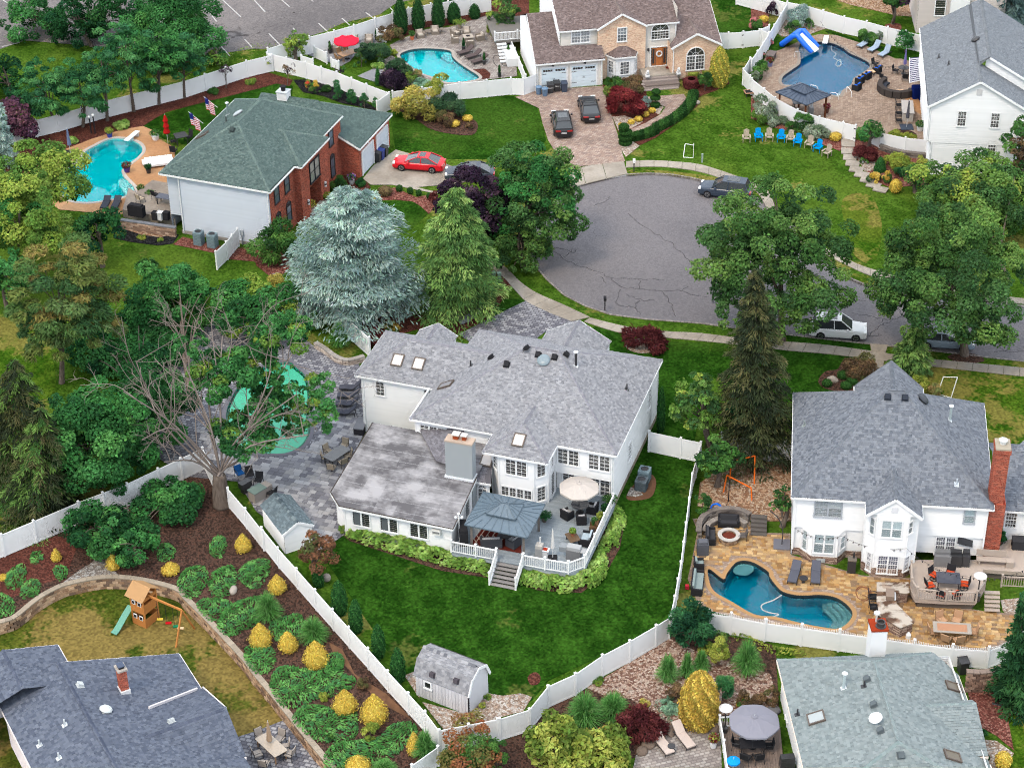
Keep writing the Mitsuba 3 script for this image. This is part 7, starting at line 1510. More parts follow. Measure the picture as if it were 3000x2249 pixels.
block_wall('curved dark stone wall behind the fire pit',smooth_line(P('33 1650,1330 1665,1230 1740,1165 1860,1140 1980,1150 2060,1190'),4),0,.7,4,.4,[hx(*c,.75) for c in ((120,112,108),(96,90,88),(146,138,132))],capc=hx(150,140,134))
block_wall('inner curved stone seat wall at the fire pit',smooth_line(P('33 1700,1300 1740,1230 1850,1190 1960,1200 2030,1240'),4),0,.42,2,.4,[hx(*c,.75) for c in ((140,132,126),(110,104,100))],capc=hx(176,166,158))
m = M(); k = thing('raised_patio','small raised stone patio with grills beside the brick house','patio'); m.slab(poly('21 1000,240 1050,60 1110,100 1240,0 1400,30 1425,320'),-.05,.8,hx(186,170,156)); m.out(part(k,'floor'),'concrete_deck')
for i in range(5): 
    m = M(); a, b = P(f'33 2070,{1195 + 22 * i} 2200,{1205 + 22 * i}'); m.bar([*a[:2],.62-.14*i],[*b[:2],.62-.14*i],.4,.14,hx(120,114,110)); m.out(part(thing('garden_steps','dark stone steps from the gravel down to the ochre patio','steps') if i==0 else 'garden_steps','tread'))
ks = thing('stepping_path','large grey stepping stones curving down from the pool gate','path',kind='structure'); labels[ks].pop('category')
for i, (x,y,w,h) in enumerate(((785,1165,90,70),(785,1230,92,50),(800,1282,90,46),(822,1330,92,44),(853,1378,92,44),(897,1420,94,44),(945,1464,94,44),(993,1505,92,40),(1050,1540,90,40))):
    a = at(14,x,y); m = M(Fr(a,-.1-.05*i)); m.slab(shapely.box(-w/158,-h/95,w/158,h/95).buffer(.06),.03,.14,hx(186,174,162)*rng.uniform(.9,1.1)); m.out(part(ks,'stone'),'concrete')
ORD = 'first second third fourth fifth sixth seventh eighth ninth tenth eleventh twelfth thirteenth fourteenth fifteenth'.split()
def rocks(label,s,sz,col,seed,name='boulder',group=None):
    r = np.random.default_rng(seed)
    for i, p in enumerate(P(s)):
        k = thing(name,f'{ORD[i]} '+label if isinstance(label,str) else label[i],'rock',group); v = trimesh.creation.icosphere(2); q = v.vertices * (1+.5*(meshkit.fbm(v.vertices*1.1+i*3.3+seed,3)[:,None]-.5)) * np.array(sz) * r.uniform(.7,1.3,3); m = M(); m.add(q @ rotz(r.random()*6)+p+[0,0,sz[2]*.5],v.faces,np.array(col)*r.uniform(.8,1.2)); m.out(k)
rocks('grey stone, counted from the house end, of the curved line under the cedar','22 1668,1095 1690,1082 1712,1080 1735,1062 1720,1050 1752,1048 1770,1040 1762,1020 1785,1015 1802,1000 1790,985 1815,978 1825,960 1812,950 1838,940',(.28,.24,.2),hx(172,176,184,.7),1,group='stones in a line under the cedar')
rocks('dark rock along the edge of the patio with cream loungers','43 1370,1360 1420,1370 1340,1400 1500,1335 1560,1330 1280,1450 1240,1480 1190,1530 1650,1345 1720,1340 1780,1345',(.45,.35,.25),hx(120,106,96,.7),2,group='rocks edging the lounger patio')
rocks('dark boulder from the left behind the large grey parasol','44 20,1205 80,1215 180,1205',(.5,.4,.3),hx(110,110,114,.7),3,group='boulders behind the grey parasol'); rocks(['white rock beside the box balls','white boulder at the hedge end','pale stone on the juniper bank','white rock at the red leaved maple'],'24 660,1565 | 13 1635,840 | 41 1890,230 | 42 570,130',(.35,.28,.25),hx(190,180,170,.5),4)
# ================================================================ deck of the white house
f = FM; DZ = .9; kd = thing('wooden_deck','blue grey painted deck with white railing behind the white house','deck'); DP = [(6.15,-8.75),(14.7,-8.6),(15.6,-7.6),(15.6,-.1),(15.2,.7),(10.9,.7),(10.9,-1.2),(10.1,-2.05),(7.5,-2.05),(6.15,-2.6)]
g = shapely.Polygon(DP); m = M(f)
for i, y in enumerate(np.arange(-8.8,.8,.145)):
    for q in getattr(g.intersection(shapely.box(6,y,16,y+.135)),'geoms',[g.intersection(shapely.box(6,y,16,y+.135))]):
        if q.geom_type == 'Polygon' and q.area > .01: m.slab(q,DZ-.04,DZ,hx(176,187,196,.52)*rng.uniform(.9,1.08))
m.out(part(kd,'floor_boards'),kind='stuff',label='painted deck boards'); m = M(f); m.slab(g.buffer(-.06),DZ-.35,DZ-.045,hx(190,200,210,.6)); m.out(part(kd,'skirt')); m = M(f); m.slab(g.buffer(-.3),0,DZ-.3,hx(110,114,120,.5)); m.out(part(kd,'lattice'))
railing(kd,[(6.2,-8.7),(8.0,-8.7),(9.5,-8.68)],DZ,fr=f); railing(kd,[(11.45,-8.66),(13.0,-8.64),(14.65,-8.55),(15.52,-7.6),(15.5,-5.1),(15.48,-2.6),(15.46,-.2)],DZ,fr=f)
for i in range(6):
    m = M(f); m.box([10.48,-8.85-.27*i,DZ-.08-.15*i],[1.85,.29,.05],hx(172,168,166)*rng.uniform(.85,1.1)); m.out(part(kd,'stair_tread'))
for u in (9.52,11.42): railing(kd,[np.array((u,-8.72,DZ)),np.array((u,-10.3,0.02))],np.zeros(1),fr=f,name='stair_rail')
for s in (9.56,11.38):
    m = M(f); m.bar([s,-8.75,DZ-.15],[s,-10.3,-.0],.05,.28,WHITE*.9); m.out(part(kd,'stringer'))
# ================================================================ garden furniture
def face_to(t,x,y,x2,y2,z=0.0):
    """a frame at a pixel whose +y looks towards a second one"""
    a, b = at(t,x,y,z), at(t,x2,y2,z); return Fr(a,math.atan2(b[1]-a[1],b[0]-a[0])-math.pi/2)
def chair(label,fr,seat=hx(206,190,170),frame=DARK,group=None,swivel=False,w=.56,back=.95,name='patio_chair',pat=False):
    k = thing(name,label,'chair',group); m = M(fr); m.box([0,0,.43],[w,.54,.07],seat); m.out(part(k,'seat')); m = M(fr); m.box([0,-.3,.7],[w-.04,.05,back-.45],seat if not pat else frame,rotx(.2)); m.out(part(k,'backrest'))
    for s in (-1,1):
        m = M(fr); m.tube([(s*w/2,-.3,.62),(s*w/2,.1,.66),(s*w/2,.27,.6),(s*w/2,.28,.42)],.022,frame,5); m.out(part(k,'armrest'),'satin')
        m = M(fr); m.tube([(s*w/2,-.27,.42),(s*w/2,-.38,back+.02)],.022,frame,5); m.out(part(k,'back_post'),'satin')
        if not swivel:
            for y in (-.26,.26): m = M(fr); m.tube([(s*w/2,y,.43),(s*(w/2+.02),y*1.15,0)],.022,frame,5); m.out(part(k,'leg'),'satin')
    if swivel: m = M(fr); m.tube([(0,0,.4),(0,0,.06)],.05,frame,6); m.lathe([(.24,0),(.3,.02),(.3,.06),(.24,.05)],(0,0,0),frame,14); m.bar((-.27,0,.05),(.27,0,.05),.04,.03,frame); m.bar((0,-.27,.05),(0,.27,.05),.04,.03,frame); m.out(part(k,'swivel_base'),'satin')
    return k
def wicker(label,fr,body=hx(150,140,132,.6),cush=hx(216,204,192,.6),w=.85,group=None,name='wicker_armchair',cat='armchair',d=.8):
    k = thing(name,label,cat,group); m = M(fr); m.box([0,0,.2],[w,d,.3],body); m.out(part(k,'base')); m = M(fr); m.box([0,-d/2+.06,.55],[w,.13,.5],body,rotx(.12)); m.out(part(k,'back'))
    for s in (-1,1): m = M(fr); m.box([s*(w/2-.06),.02,.45],[.13,d-.05,.32],body); m.out(part(k,'arm'))
    m = M(fr); m.box([0,.06,.41],[w-.28,d-.2,.13],cush); m.out(part(k,'seat_cushion')); m = M(fr); m.box([0,-d/2+.18,.63],[w-.28,.14,.4],cush,rotx(.18)); m.out(part(k,'back_cushion')); return k
def chaise(label,fr,cloth,frame=DARK,group=None,up=.7,L=1.95,w=.62,wave=False,name='sun_lounger',pillow=None):
    """a lounger lying along +y, its head at the far -y end"""
    k = thing(name,label,'sun lounger',group); ls = L * .62; y0 = -L / 2 + L * .38
    m = M(fr); m.box([0,y0+ls/2,.36],[w,ls,.09],cloth) if not wave else m.add(*ribbon([(y0,.40),(y0+.35,.33),(y0+.7,.40),(y0+ls,.34)],w,.07),cloth); m.out(part(k,'mattress')); hb = L * .38; m = M(fr); c, s = math.cos(up), math.sin(up)
    m.box([0,y0-hb/2*c,.38+hb/2*s],[w,hb,.09],cloth,rotx(-up)); m.out(part(k,'backrest'))
    if pillow is not None: m = M(fr); m.box([0,y0-hb*.85*c,.38+hb*.85*s+.07],[w*.8,.22,.1],pillow,rotx(-up)); m.out(part(k,'pillow'))
    for sx in (-1,1):
        m = M(fr); m.bar((sx*w/2,y0-.45,.29),(sx*w/2,y0+ls,.29),.05,.06,frame); m.out(part(k,'side_rail'),'satin')
        for y in (y0-.4,y0+ls-.1): m = M(fr); m.tube([(sx*w/2,y,.3),(sx*w/2,y,0)],.028,frame,5); m.out(part(k,'leg'),'satin')
    return k
def ribbon(prof,w,th):
    p = np.array(smooth_line([(0,*q) for q in prof],3)); n = len(p); v = np.concatenate([p+[-w/2,0,0],p+[w/2,0,0],p+[w/2,0,-th],p+[-w/2,0,-th]]); f = []
    for i in range(n-1):
        for a, b in ((0,1),(1,2),(2,3),(3,0)): f += [[a*n+i,b*n+i,b*n+i+1],[a*n+i,b*n+i+1,a*n+i+1]]
    return v, f + [[0,n,2*n],[0,2*n,3*n],[n-1,3*n-1,2*n-1],[n-1,4*n-1,3*n-1]]
def table(label,fr,w,d,h=.73,top=GREY,leg=DARK,round_=False,th=.04,mat='satin',cat='table',name='patio_table',inlay=None):
    k = thing(name,label,cat); m = M(fr)
    if round_: m.lathe([(0,h-th),(w/2,h-th),(w/2,h),(0,h)],(0,0,0),top,18)
    else: m.slab(shapely.box(-w/2+.08,-d/2+.08,w/2-.08,d/2-.08).buffer(.08),h-th,h,top)
    m.out(part(k,'top'),mat)
    if inlay is not None: m = M(fr); m.box([0,0,h+.004],[w*.78,d*.66,.01],inlay); m.out(part(k,'inlay'))
    if round_: m = M(fr); m.tube([(0,0,0),(0,0,h-th)],.06,leg,8); m.lathe([(.28,0),(.26,.05),(.06,.08)],(0,0,0),leg,12); m.out(part(k,'pedestal'),'satin')
    else:
        for sx in (-1,1):
            for sy in (-1,1): m = M(fr); m.bar((sx*(w/2-.12),sy*(d/2-.12),0),(sx*(w/2-.12),sy*(d/2-.12),h-th),.07,.07,leg); m.out(part(k,'leg'),'satin')
    return k
def parasol(label,p,R,h,col,n=8,drop=.28,pole=METAL,vent=True,name='parasol',scallop=0.0,col2=None,a0=.39):
    k = thing(name,label,'umbrella'); fr = Fr(p,0); m = M(fr); N = n * 3
    for s in range(n):
        c = col if col2 is None or s % 2 == 0 else col2; A = [a0+6.2832*(s+t/3)/n for t in range(4)]; rr = [R*(1,.955,.955,1)[t] for t in range(4)]; zz = [h-R*drop-scallop*(0,1,1,0)[t] for t in range(4)]
        e = [[math.cos(a)*r,math.sin(a)*r,z] for a,r,z in zip(A,rr,zz)]; md = [[math.cos(a)*r*.5,math.sin(a)*r*.5,h-R*drop*(.42+(.05 if t in (1,2) else 0))] for t,(a,r) in enumerate(zip(A,rr))]
        for t in range(3): m.add([e[t],e[t+1],md[t+1],md[t],[0,0,h]],[[0,1,2],[0,2,3],[3,2,4]],c); m.add([e[t],e[t+1],np.array(e[t+1])-[0,0,.12],np.array(e[t])-[0,0,.12]],[[0,1,2],[0,2,3]],c)
    m.out(part(k,'canopy'))
    if vent: m = M(fr); m.lathe([(R*.14,h-.02),(R*.1,h+.03),(0,h+.07)],(0,0,0),col*.95,n); m.out(part(k,'vent_cap'))
    m = M(fr); m.tube([(0,0,0),(0,0,h+.12)],.025,pole,6); m.out(part(k,'pole'),'satin')
    for s in range(n): m = M(fr); a = a0 + 6.2832 * s / n; m.bar([0,0,h-.04],[math.cos(a)*R*.98,math.sin(a)*R*.98,h-R*drop-.03],.02,.02,pole); m.out(part(k,'rib'))
    m = M(fr); m.lathe([(.26,0),(.26,.05),(.05,.1)],(0,0,0),DARK,12); m.out(part(k,'stand')); return k
def closed_parasol(label,p,h,col,base=True,r=.2,tiers=1,pole=METAL,bcol=DARK,bs=.5):
    k = thing('closed_parasol',label,'umbrella'); fr = Fr(p,0); m = M(fr)
    for i in range(tiers): zt, zb = h - i * .42 * h / tiers * .9, h - (i+1) * .6 * h / tiers - .1; m.lathe([(r*(.75+.15*i),zb),(r*(.9+.15*i),zb+.1),(r*.6,(zt+zb)/2),(r*.28,zt-.06),(0,zt)],(0,0,0),col*(1-.05*i),9)
    m.out(part(k,'folded_canopy')); m = M(fr); m.tube([(0,0,0),(0,0,h+.1)],.028,pole,6); m.out(part(k,'pole'),'satin')
    if base: m = M(fr); m.slab(shapely.box(-bs,-bs,bs,bs).buffer(.06),0,.1,bcol); m.out(part(k,'base')); 
    return k
def pot_plant(label,p,pot,plant,r=.22,h=.42,ph=.7,kind='bush',seed=0,name='potted_plant'):
    k = thing(name,label,'potted plant'); fr = Fr(p,0); m = M(fr); m.lathe([(r*.7,0),(r,h*.9),(r*1.08,h),(r*.9,h),(r*.85,h-.05),(0,h-.06)],(0,0,0),pot,12); m.out(part(k,'pot'),'satin'); r_ = np.random.default_rng(seed+900); c = np.array([*p[:2],p[2]+h+ph*.45]); m = M()
    if kind == 'palm':
        for i in range(9):
            a = i * .7; pts = np.array([[math.cos(a)*s*ph*.7,math.sin(a)*s*ph*.7,ph*(1.1*s-.8*s*s)+h*.9] for s in np.linspace(0,1,5)]) + p; q = np.repeat(pts[1:],10,0) + r_.normal(size=(40,3)) * .05; leaves(m,q,np.array([0,0,1.0])+.5*r_.normal(size=(40,3)),.3,.16,tint(r_,plant,r_.integers(0,4,40),40),r_)
    else:
        N = 260; d = sphere_dirs(r_,N); sc = np.array([r*1.5,r*1.5,ph*.5]) if kind == 'bush' else np.array([r*.9,r*.9,ph*.5]); w = 1 if kind == 'bush' else (1-.7*np.clip((d[:,2:]+1)/2,0,1)); q = c + d * sc * np.concatenate([np.ones((N,2))*w,np.ones((N,1))],1) * r_.uniform(.6,1.05,(N,1)); leaves(m,q,d+.6*r_.normal(size=(N,3)),.15,.6,tint(r_,plant,r_.integers(0,6,N),N),r_)
    m.out(part(k,'leaves'),'leaf',kind='stuff'); return k
def boxy(label,name,cat,fr,boxes,mat='matte'):
    """a thing made of named boxes: (part, centre, size, colour)"""
    k = thing(name,label,cat)
    for nm, c, s, col in boxes: m = M(fr); m.box(c,s,col); m.out(part(k,nm),mat)
    return k
# ================================================================ cars
def car(label,p,ang,col,L=4.8,W=1.85,suv=False,name='car'):
    k = thing(name,label,'car'); f = Fr(p,ang); z = .22; H = 1.72 if suv else 1.42; b = 1.05 if suv else .94
    def hull(secs,zl):
        pts = []
        for x, w, zt in secs: pts += [[x,s*w,zl+.12] for s in (-1,1)] + [[x,s*w,zt-.2] for s in (-1,1)] + [[x,s*w*.93,zt-.07] for s in (-1,1)] + [[x,s*w*.8,zt] for s in (-1,1)] + [[x,s*w*.9,zl] for s in (-1,1)]
        h = trimesh.convex.convex_hull(np.array(pts)); return h.vertices, h.faces
    w = W / 2; m = M(f); m.add(*hull([(-L/2,w*.78,b*.78),(-L/2+.25,w*.96,b*.98),(-L*.2,w,b),(L*.18,w,b*.97),(L/2-.4,w*.95,b*.86),(L/2-.08,w*.8,b*.7)],z),col); m.out(part(k,'body'),'gloss',40)
    xb, xt0, xt1, xf = (-L*.45,-L*.37,.1,L*.23) if suv else (-L*.42,-L*.2,-.05,L*.24); gl = np.array([.03,.035,.04])
    def cab(e,zt,sh): return np.array([[xb+sh,s*(w*.9-e),b-.05] for s in (-1,1)]+[[xf-sh,s*(w*.86-e),b-.05] for s in (-1,1)]+[[xt0,s*(w*.7-e),zt] for s in (-1,1)]+[[xt1,s*(w*.68-e),zt] for s in (-1,1)]+[[(xt0+xt1)/2,s*(w*.66-e),zt+.035] for s in (-1,1)])
    h = trimesh.convex.convex_hull(cab(0,H-.05,0)); m = M(f); m.add(h.vertices,h.faces,gl); m.out(part(k,'windows'),'glass')
    m = M(f); rp = np.array([[x,s*w*q,H+dz] for x,q in ((xt0-.1,.68),(xt1+.1,.66)) for s in (-1,1) for dz in (-.05,-.015)]+[[(xt0+xt1)/2,s*w*.64,H+.03] for s in (-1,1)]); h = trimesh.convex.convex_hull(rp); m.add(h.vertices,h.faces,col); m.out(part(k,'roof'),'gloss',40)
    m = M(f); m.box([(xt0+xt1)/2+.1,0,H+.03],[abs(xt1-xt0)*.6,w*.95,.02],gl*.7); m.out(part(k,'sunroof'),'glass')
    for s in (-1,1):
        for a, c in (((xf,s*w*.87,b-.03),(xt1+.1,s*w*.68,H-.02)),((xb,s*w*.91,b-.03),(xt0-.05,s*w*.7,H-.02)),((-.35,s*w*.905,b-.03),(-.4,s*w*.695,H-.03))): m = M(f); m.bar(a,c,.07,.06,col); m.out(part(k,'pillar'),'gloss')
        m = M(f); m.box([xf-.35,s*(w+.08),b+.02],[.16,.2,.14],col); m.out(part(k,'mirror'),'gloss')
        m = M(f); m.box([L/2-.22,s*w*.66,b*.74],[.22,.42,.12],hx(230,232,235,.8)); m.out(part(k,'headlight'),'glass'); m = M(f); m.box([-L/2+.06,s*w*.6,b*.8],[.14,.5,.12],lin((170,20,24))*.7); m.out(part(k,'tail_light'),'glass')
        for x in (-L*.3,L*.3):
            wk = part(k,'wheel'); m = M(f); m.tube([(x,s*(w-.2),.34),(x,s*(w+.015),.34)],.35,BLACK*1.5,18); m.out(wk); m = M(f); m.tube([(x,s*(w),.34),(x,s*(w+.03),.34)],.23,METAL*.8,12)
            m.out(part(wk,'rim'),'metal'); m = M(f); [m.bar([x,s*(w+.034),.34],[x+.2*math.cos(a),s*(w+.034),.34+.2*math.sin(a)],.03,.05,DARK) for a in np.arange(5)*1.2566]; m.out(part(wk,'spokes'))
    m = M(f); m.box([-L/2+.015,0,b*.62],[.03,.5,.14],WHITE*.9); m.out(part(k,'number_plate'))
def park(label,t,xf,yf,xr,yr,col,L,z=0.05,**o):
    a, b = at(t,xf,yf,z), at(t,xr,yr,z); c = (a+b) / 2; car(label,c,math.atan2(a[1]-b[1],a[0]-b[0]),col,L,**o)
park('shiny red sedan on the concrete driveway of the brick house',12,1140,1345,1500,1375,lin((214,22,40))*.8,4.9); park('dark grey car half hidden under the purple tree',12,1600,1440,1860,1440,hx(70,78,92,.6),4.7)
park('black sedan parked nearer the street on the pink pavers',13,520,930,565,1150,BLACK*1.3,4.8,suv=True); park('black sedan parked nearer the beige house',13,735,800,790,1035,BLACK*1.2,5.0)
park('dark blue grey pickup style suv at the turning circle kerb',13,1705,1560,2020,1600,hx(66,78,96,.6),4.9,z=-.1,suv=True); park('white suv parked under the tall oak on the street',24,850,1200,560,1180,WHITE*.95,4.7,z=-.1,suv=True); park('silver blue sedan under the largest oak on the street',24,1740,1285,1400,1260,hx(150,166,182,.6),4.8,z=-.1)
# ================================================================ gazebos
def hip4(m,c,h,z,ztop,col,seams=7):
    c = [np.array(q) for q in c]; o = sum(c) / 4; r0, r1 = o + (c[0]+c[3]-c[1]-c[2]) * .5 * h, o - (c[0]+c[3]-c[1]-c[2]) * .5 * h; up = np.array([0,0,1.0]); C = [np.array([q[0],q[1],z]) for q in c]; A, B = [np.array([q[0],q[1],ztop]) for q in (r0,r1)]
    for q in ([C[0],C[1],B,A],[C[1],C[2],B],[C[2],C[3],A,B],[C[3],C[0],A]):
        m.face(q,col); a, b = q[0], q[1]; t0, t1 = (q[3],q[2]) if len(q) == 4 else (q[2],q[2])
        for i in range(1,seams): s = i / seams; e = a + (b-a) * s; tt = t0 + (t1-t0) * s if len(q) == 4 else t0; k = min(1,2*min(s,1-s)*1.25); m.bar(e+up*.02,e+(tt-e)*k*.96+up*.02,.03,.035,col*.9)
    for a, b in ((C[0],A),(C[3],A),(C[1],B),(C[2],B),(A,B)): m.bar(a+up*.03,b+up*.03,.06,.05,col*.85)
    for a, b in zip(C,C[1:]+C[:1]): m.bar(a-up*.03,b-up*.03,.08,.08,col*.8)
def gazebo(label,cor,z0,ze,col,post):
    k = thing('gazebo',label,'gazebo'); c = [np.array(q) for q in cor]; o = sum(c) / 4; m = M(); hip4(m,c,.12,ze,ze+.62,col); m.out(part(k,'roof'),'satin'); m = M(); hip4(m,[o+(q-o)*.47 for q in c],.1,ze+.5,ze+.98,col,4); m.out(part(k,'upper_roof'),'satin')
    ps = [o+(q-o)*.84 for q in c]
    for q in ps: m = M(); m.bar([q[0],q[1],z0],[q[0],q[1],ze],.17,.17,post); m.out(part(k,'post'))
    for a, b in zip(ps,ps[1:]+ps[:1]): m = M(); m.bar([a[0],a[1],ze-.12],[b[0],b[1],ze-.12],.1,.18,post); m.out(part(k,'beam'))
gazebo('slate blue metal roofed gazebo with wooden posts on the deck',[at(32,1690,1205,3.1),at(33,260,1312,3.1),at(33,405,1042,3.1),at(32,1842,940,3.1)],DZ,3.1,hx(112,132,148),lin((110,104,100))*.9); gazebo('dark blue metal gazebo with brown posts by the deep blue pool',[at(14,200,745,2.5),at(14,450,852,2.5),at(14,648,768,2.5),at(14,395,668,2.5)],0,2.5,hx(72,88,112),lin((96,58,40)))
# ================================================================ target deck and pool
m = M(); g = poly('32 1735,1360 1830,1240 2150,1240 2150,1440',DZ); m.sheet(g,DZ+.012,lin((96,44,38))*.8)
for i in range(5): a, b = at(32,1780+i*50,1350,DZ), at(32,1850+i*50,1250,DZ); m.bar(a+[0,0,.016],b+[0,0,.016],.06,.006,hx(220,204,190,.6)); a, b = at(32,1740+i*45,1290,DZ), at(32,1800+i*45,1370,DZ); m.bar(a+[0,0,.017],b+[0,0,.017],.05,.006,hx(220,204,190,.6))
m.out(thing('rug','dark red and cream patterned rug under the slate blue gazebo','rug'))
WK = hx(84,86,92,.6); WC = hx(190,192,196,.6)
wicker('grey wicker sofa under the gazebo',face_to(32,1905,1375,1900,1300,DZ),WK,WC,1.5,name='wicker_sofa',cat='sofa'); wicker('grey wicker armchair under the gazebo',face_to(33,150,1375,60,1330,DZ),WK,WC); table('low dark coffee table under the gazebo',Fr(at(33,80,1330,DZ),A_M),1.0,.6,.4,DARK*1.5)
parasol('cream octagonal parasol over the deck dining table',at(33,680,1120,DZ),1.45,2.75,hx(236,226,218,.5),drop=.3,pole=DARK); table('round dark glass table under the cream parasol',Fr(at(33,690,1105,DZ)),1.3,1.3,.73,DARK*1.4,round_=True,mat='glass')
for x, y, lb in ((585,1150,'left of the round deck table'),(700,1190,'in front of the round deck table'),(790,1105,'right of the round deck table')): wicker('black wicker chair with cream cushions '+lb,face_to(33,x,y,690,1085,DZ),DARK,hx(210,208,210,.55),.72,name='wicker_chair',cat='chair',d=.72)
boxy('long stainless grill with side shelves at the deck railing','grill','grill',face_to(33,640,1480,600,1560,DZ),[('cabinet',(0,0,.42),(1.0,.55,.8),GREY*.5),('lid',(0,0,.95),(.95,.5,.3),METAL*.6),('shelf',(-.75,0,.82),(.5,.5,.05),METAL*.6),('cover',(.75,0,.8),(.5,.55,.4),hx(160,166,172))],'satin')
boxy('small pellet pizza oven with chimney on the deck','pizza_oven','oven',Fr(at(33,360,1455,DZ),A_M),[('cart',(0,0,.35),(.5,.45,.7),METAL*.5),('oven',(0,0,.85),(.48,.5,.26),hx(200,196,190,.6)),('chimney',(0,.2,1.2),(.1,.1,.5),METAL)],'satin'); boxy('small white side table with a red plate near the deck rail','side_table','table',Fr(at(33,408,1462,DZ),A_M),[('top',(0,0,.6),(.6,.5,.05),WHITE*.8),('plate',(0,0,.64),(.3,.3,.02),lin((190,70,50))*.6),('base',(0,0,.29),(.4,.35,.58),WHITE*.7)])
closed_parasol('closed white parasol standing on the deck',at(33,468,1480,DZ),2.5,hx(236,234,232,.6),r=.16,bs=.25); k = wicker('white cushioned bench along the right deck rail',face_to(33,745,1350,600,1330,DZ),DARK,hx(190,206,216,.6),1.2,name='bench',cat='bench')
table('dark rectangular coffee table with a plant on the deck',face_to(33,630,1345,600,1300,DZ),.8,1.1,.45,WOOD*.5); pot_plant('leafy pot plant on the dark coffee table',at(33,630,1335,DZ)+[0,0,.45],hx(170,110,80,.6),LIME,.16,.25,.4); wicker('black metal chair at the corner of the deck rail',face_to(33,800,1260,650,1250,DZ),WOOD*.5,WOOD*.4,.65,name='deck_chair',cat='chair',d=.6)
for i, (x,y,r,kd_,c,lb) in enumerate(((930,1045,.2,'palm',GREEN,'potted palm at the french doors of the deck'),(850,1195,.18,'bush',YG,'yellow green pot plant at the deck rail'),(805,1240,.18,'bush',GREEN,'green pot plant on a stand by the deck rail'),(885,1130,.16,'bush',DEEP,'dark small pot plant near the palm'),(400,1180,.2,'palm',DEEP,'dark palm pot beside the gazebo post'))): pot_plant(lb,at(33,x,y,DZ),hx(110,96,90,.6),c,r,.38,.7,kd_,i)
k = thing('lamp_post','white three globe lamp post at the sunroom corner','lamp'); p = at(32,1648,1340,DZ); m = M(); m.tube([p,p+[0,0,2.3]],.04,WHITE,6); m.out(part(k,'post'))
for dx, dz in ((0,2.4),(-.22,2.1),(.22,2.1)): m = M(); m.ball(p+[dx,0,dz],.1,WHITE,7); m.bar(p+[0,0,dz-.12],p+[dx,0,dz-.08],.03,.03,WHITE); m.out(part(k,'globe'),'satin')
boxy('tall black covered grill behind the sunroom corner','covered_grill','grill',Fr(at(32,1680,1330,DZ),A_M+.4),[('cover',(0,0,.55),(.6,1.5,1.1),DARK),('lid',(0,0,1.2),(.5,1.4,.2),DARK)])
for i, (x,y,lb) in enumerate(((765,110,'farthest'),(750,175,'second farthest'),(740,240,'third'),(725,310,'nearest'))): chaise(f'{lb} of four slate grey loungers in a row at the house wall',face_to(32,x+10,y+10,x-100,y+8),hx(92,94,106,.55),DARK,up=.75,wave=True)
boxy('grey wicker deck box against the white house wall','deck_box','storage box',Fr(at(32,852,445),A_M+.1),[('box',(0,0,.3),(.75,1.5,.6),hx(70,68,74,.6)),('lid',(0,0,.64),(.8,1.55,.08),hx(150,152,160))])
table('oval dark dining table on the grey pool patio',Fr(at(32,658,690),A_M+1.2),2.0,1.05,.73,DARK*1.3,DARK,mat='glass')
for x, y, lb in ((715,605,'far end'),(590,650,'left rear'),(565,695,'left front'),(745,680,'right rear'),(705,735,'right front'),(615,780,'near end')): chair(f'tan sling chair at the {lb} of the oval table',face_to(32,x,y,658,690),swivel=lb=='near end')
for x, y, c, lb in ((1945,825,hx(40,100,170,.6),'blue seated sling chair beside the big trunk'),(2025,835,DARK*1.2,'black sling chair behind the smoker'),(2095,880,DARK*1.2,'black sling chair facing the fire table')): chair(lb,face_to(31,x,y,2060,950),c)
boxy('black smoker grill at the patio fence','smoker','grill',Fr(at(31,1990,940),.8),[('barrel',(0,0,.7),(.9,.5,.45),DARK),('stand',(0,0,.24),(.6,.4,.48),DARK)],'satin'); chair('black sling chair by the little shed',face_to(32,130,985,30,960),DARK*1.3)
boxy('stone bar counter with green top on the grey patio','bar_counter','counter',Fr(at(32,40,985),-.75),[('base',(0,0,.45),(.7,1.7,.9),hx(190,180,172,.55)),('top',(0,-.3,.93),(.85,1.2,.06),hx(140,162,156))],'matte')
# two sheds
ks = thing('pool_shed','small shed with blue grey shingle roof behind the long fence','shed'); a = at(32,210,1335); b = at(32,420,1265); f = Fr(at(32,240,1440),math.atan2(b[1]-a[1],b[0]-a[0])); R = Roof(ks,f,[hx(*c) for c in ((128,144,152),(108,124,132),(150,164,170),(98,112,120))]); R.face((-.15,-.1,1.75),(-.15,3.9,1.75),(1.05,3.9,2.45),(1.05,-.1,2.45)); R.face((1.05,-.1,2.45),(1.05,3.9,2.45),(2.25,3.9,1.75),(2.25,-.1,1.75)); R.ridge((1.05,-.1,2.47),(1.05,3.9,2.47)); R.rake((-.15,-.1,1.75),(1.05,-.1,2.45),(2.25,-.1,1.75)); R.done(); wallx(ks,f,(0,0),(2.1,0),[(0,0),(2.1,0),(2.1,1.75),(1.05,2.38),(0,1.75)]); wallx(ks,f,(2.1,0),(2.1,3.8),[(0,0),(3.8,0),(3.8,1.75),(0,1.75)]); wallx(ks,f,(0,3.8),(0,0),[(0,0),(3.8,0),(3.8,1.75),(0,1.75)])
ks = thing('garden_shed','weathered white gambrel shed on pale gravel in the lawn corner','shed'); p0, p1 = at(42,1300,1065), at(42,1725,1232); d = p1 - p0; f = Fr(p0,math.atan2(d[1],d[0])); Ls = np.linalg.norm(d); R = Roof(ks,f,TM); w = 2.4; q = [(-.12,1.75),(.35,2.75),(1.2,3.15),(2.05,2.75),(2.52,1.75)]
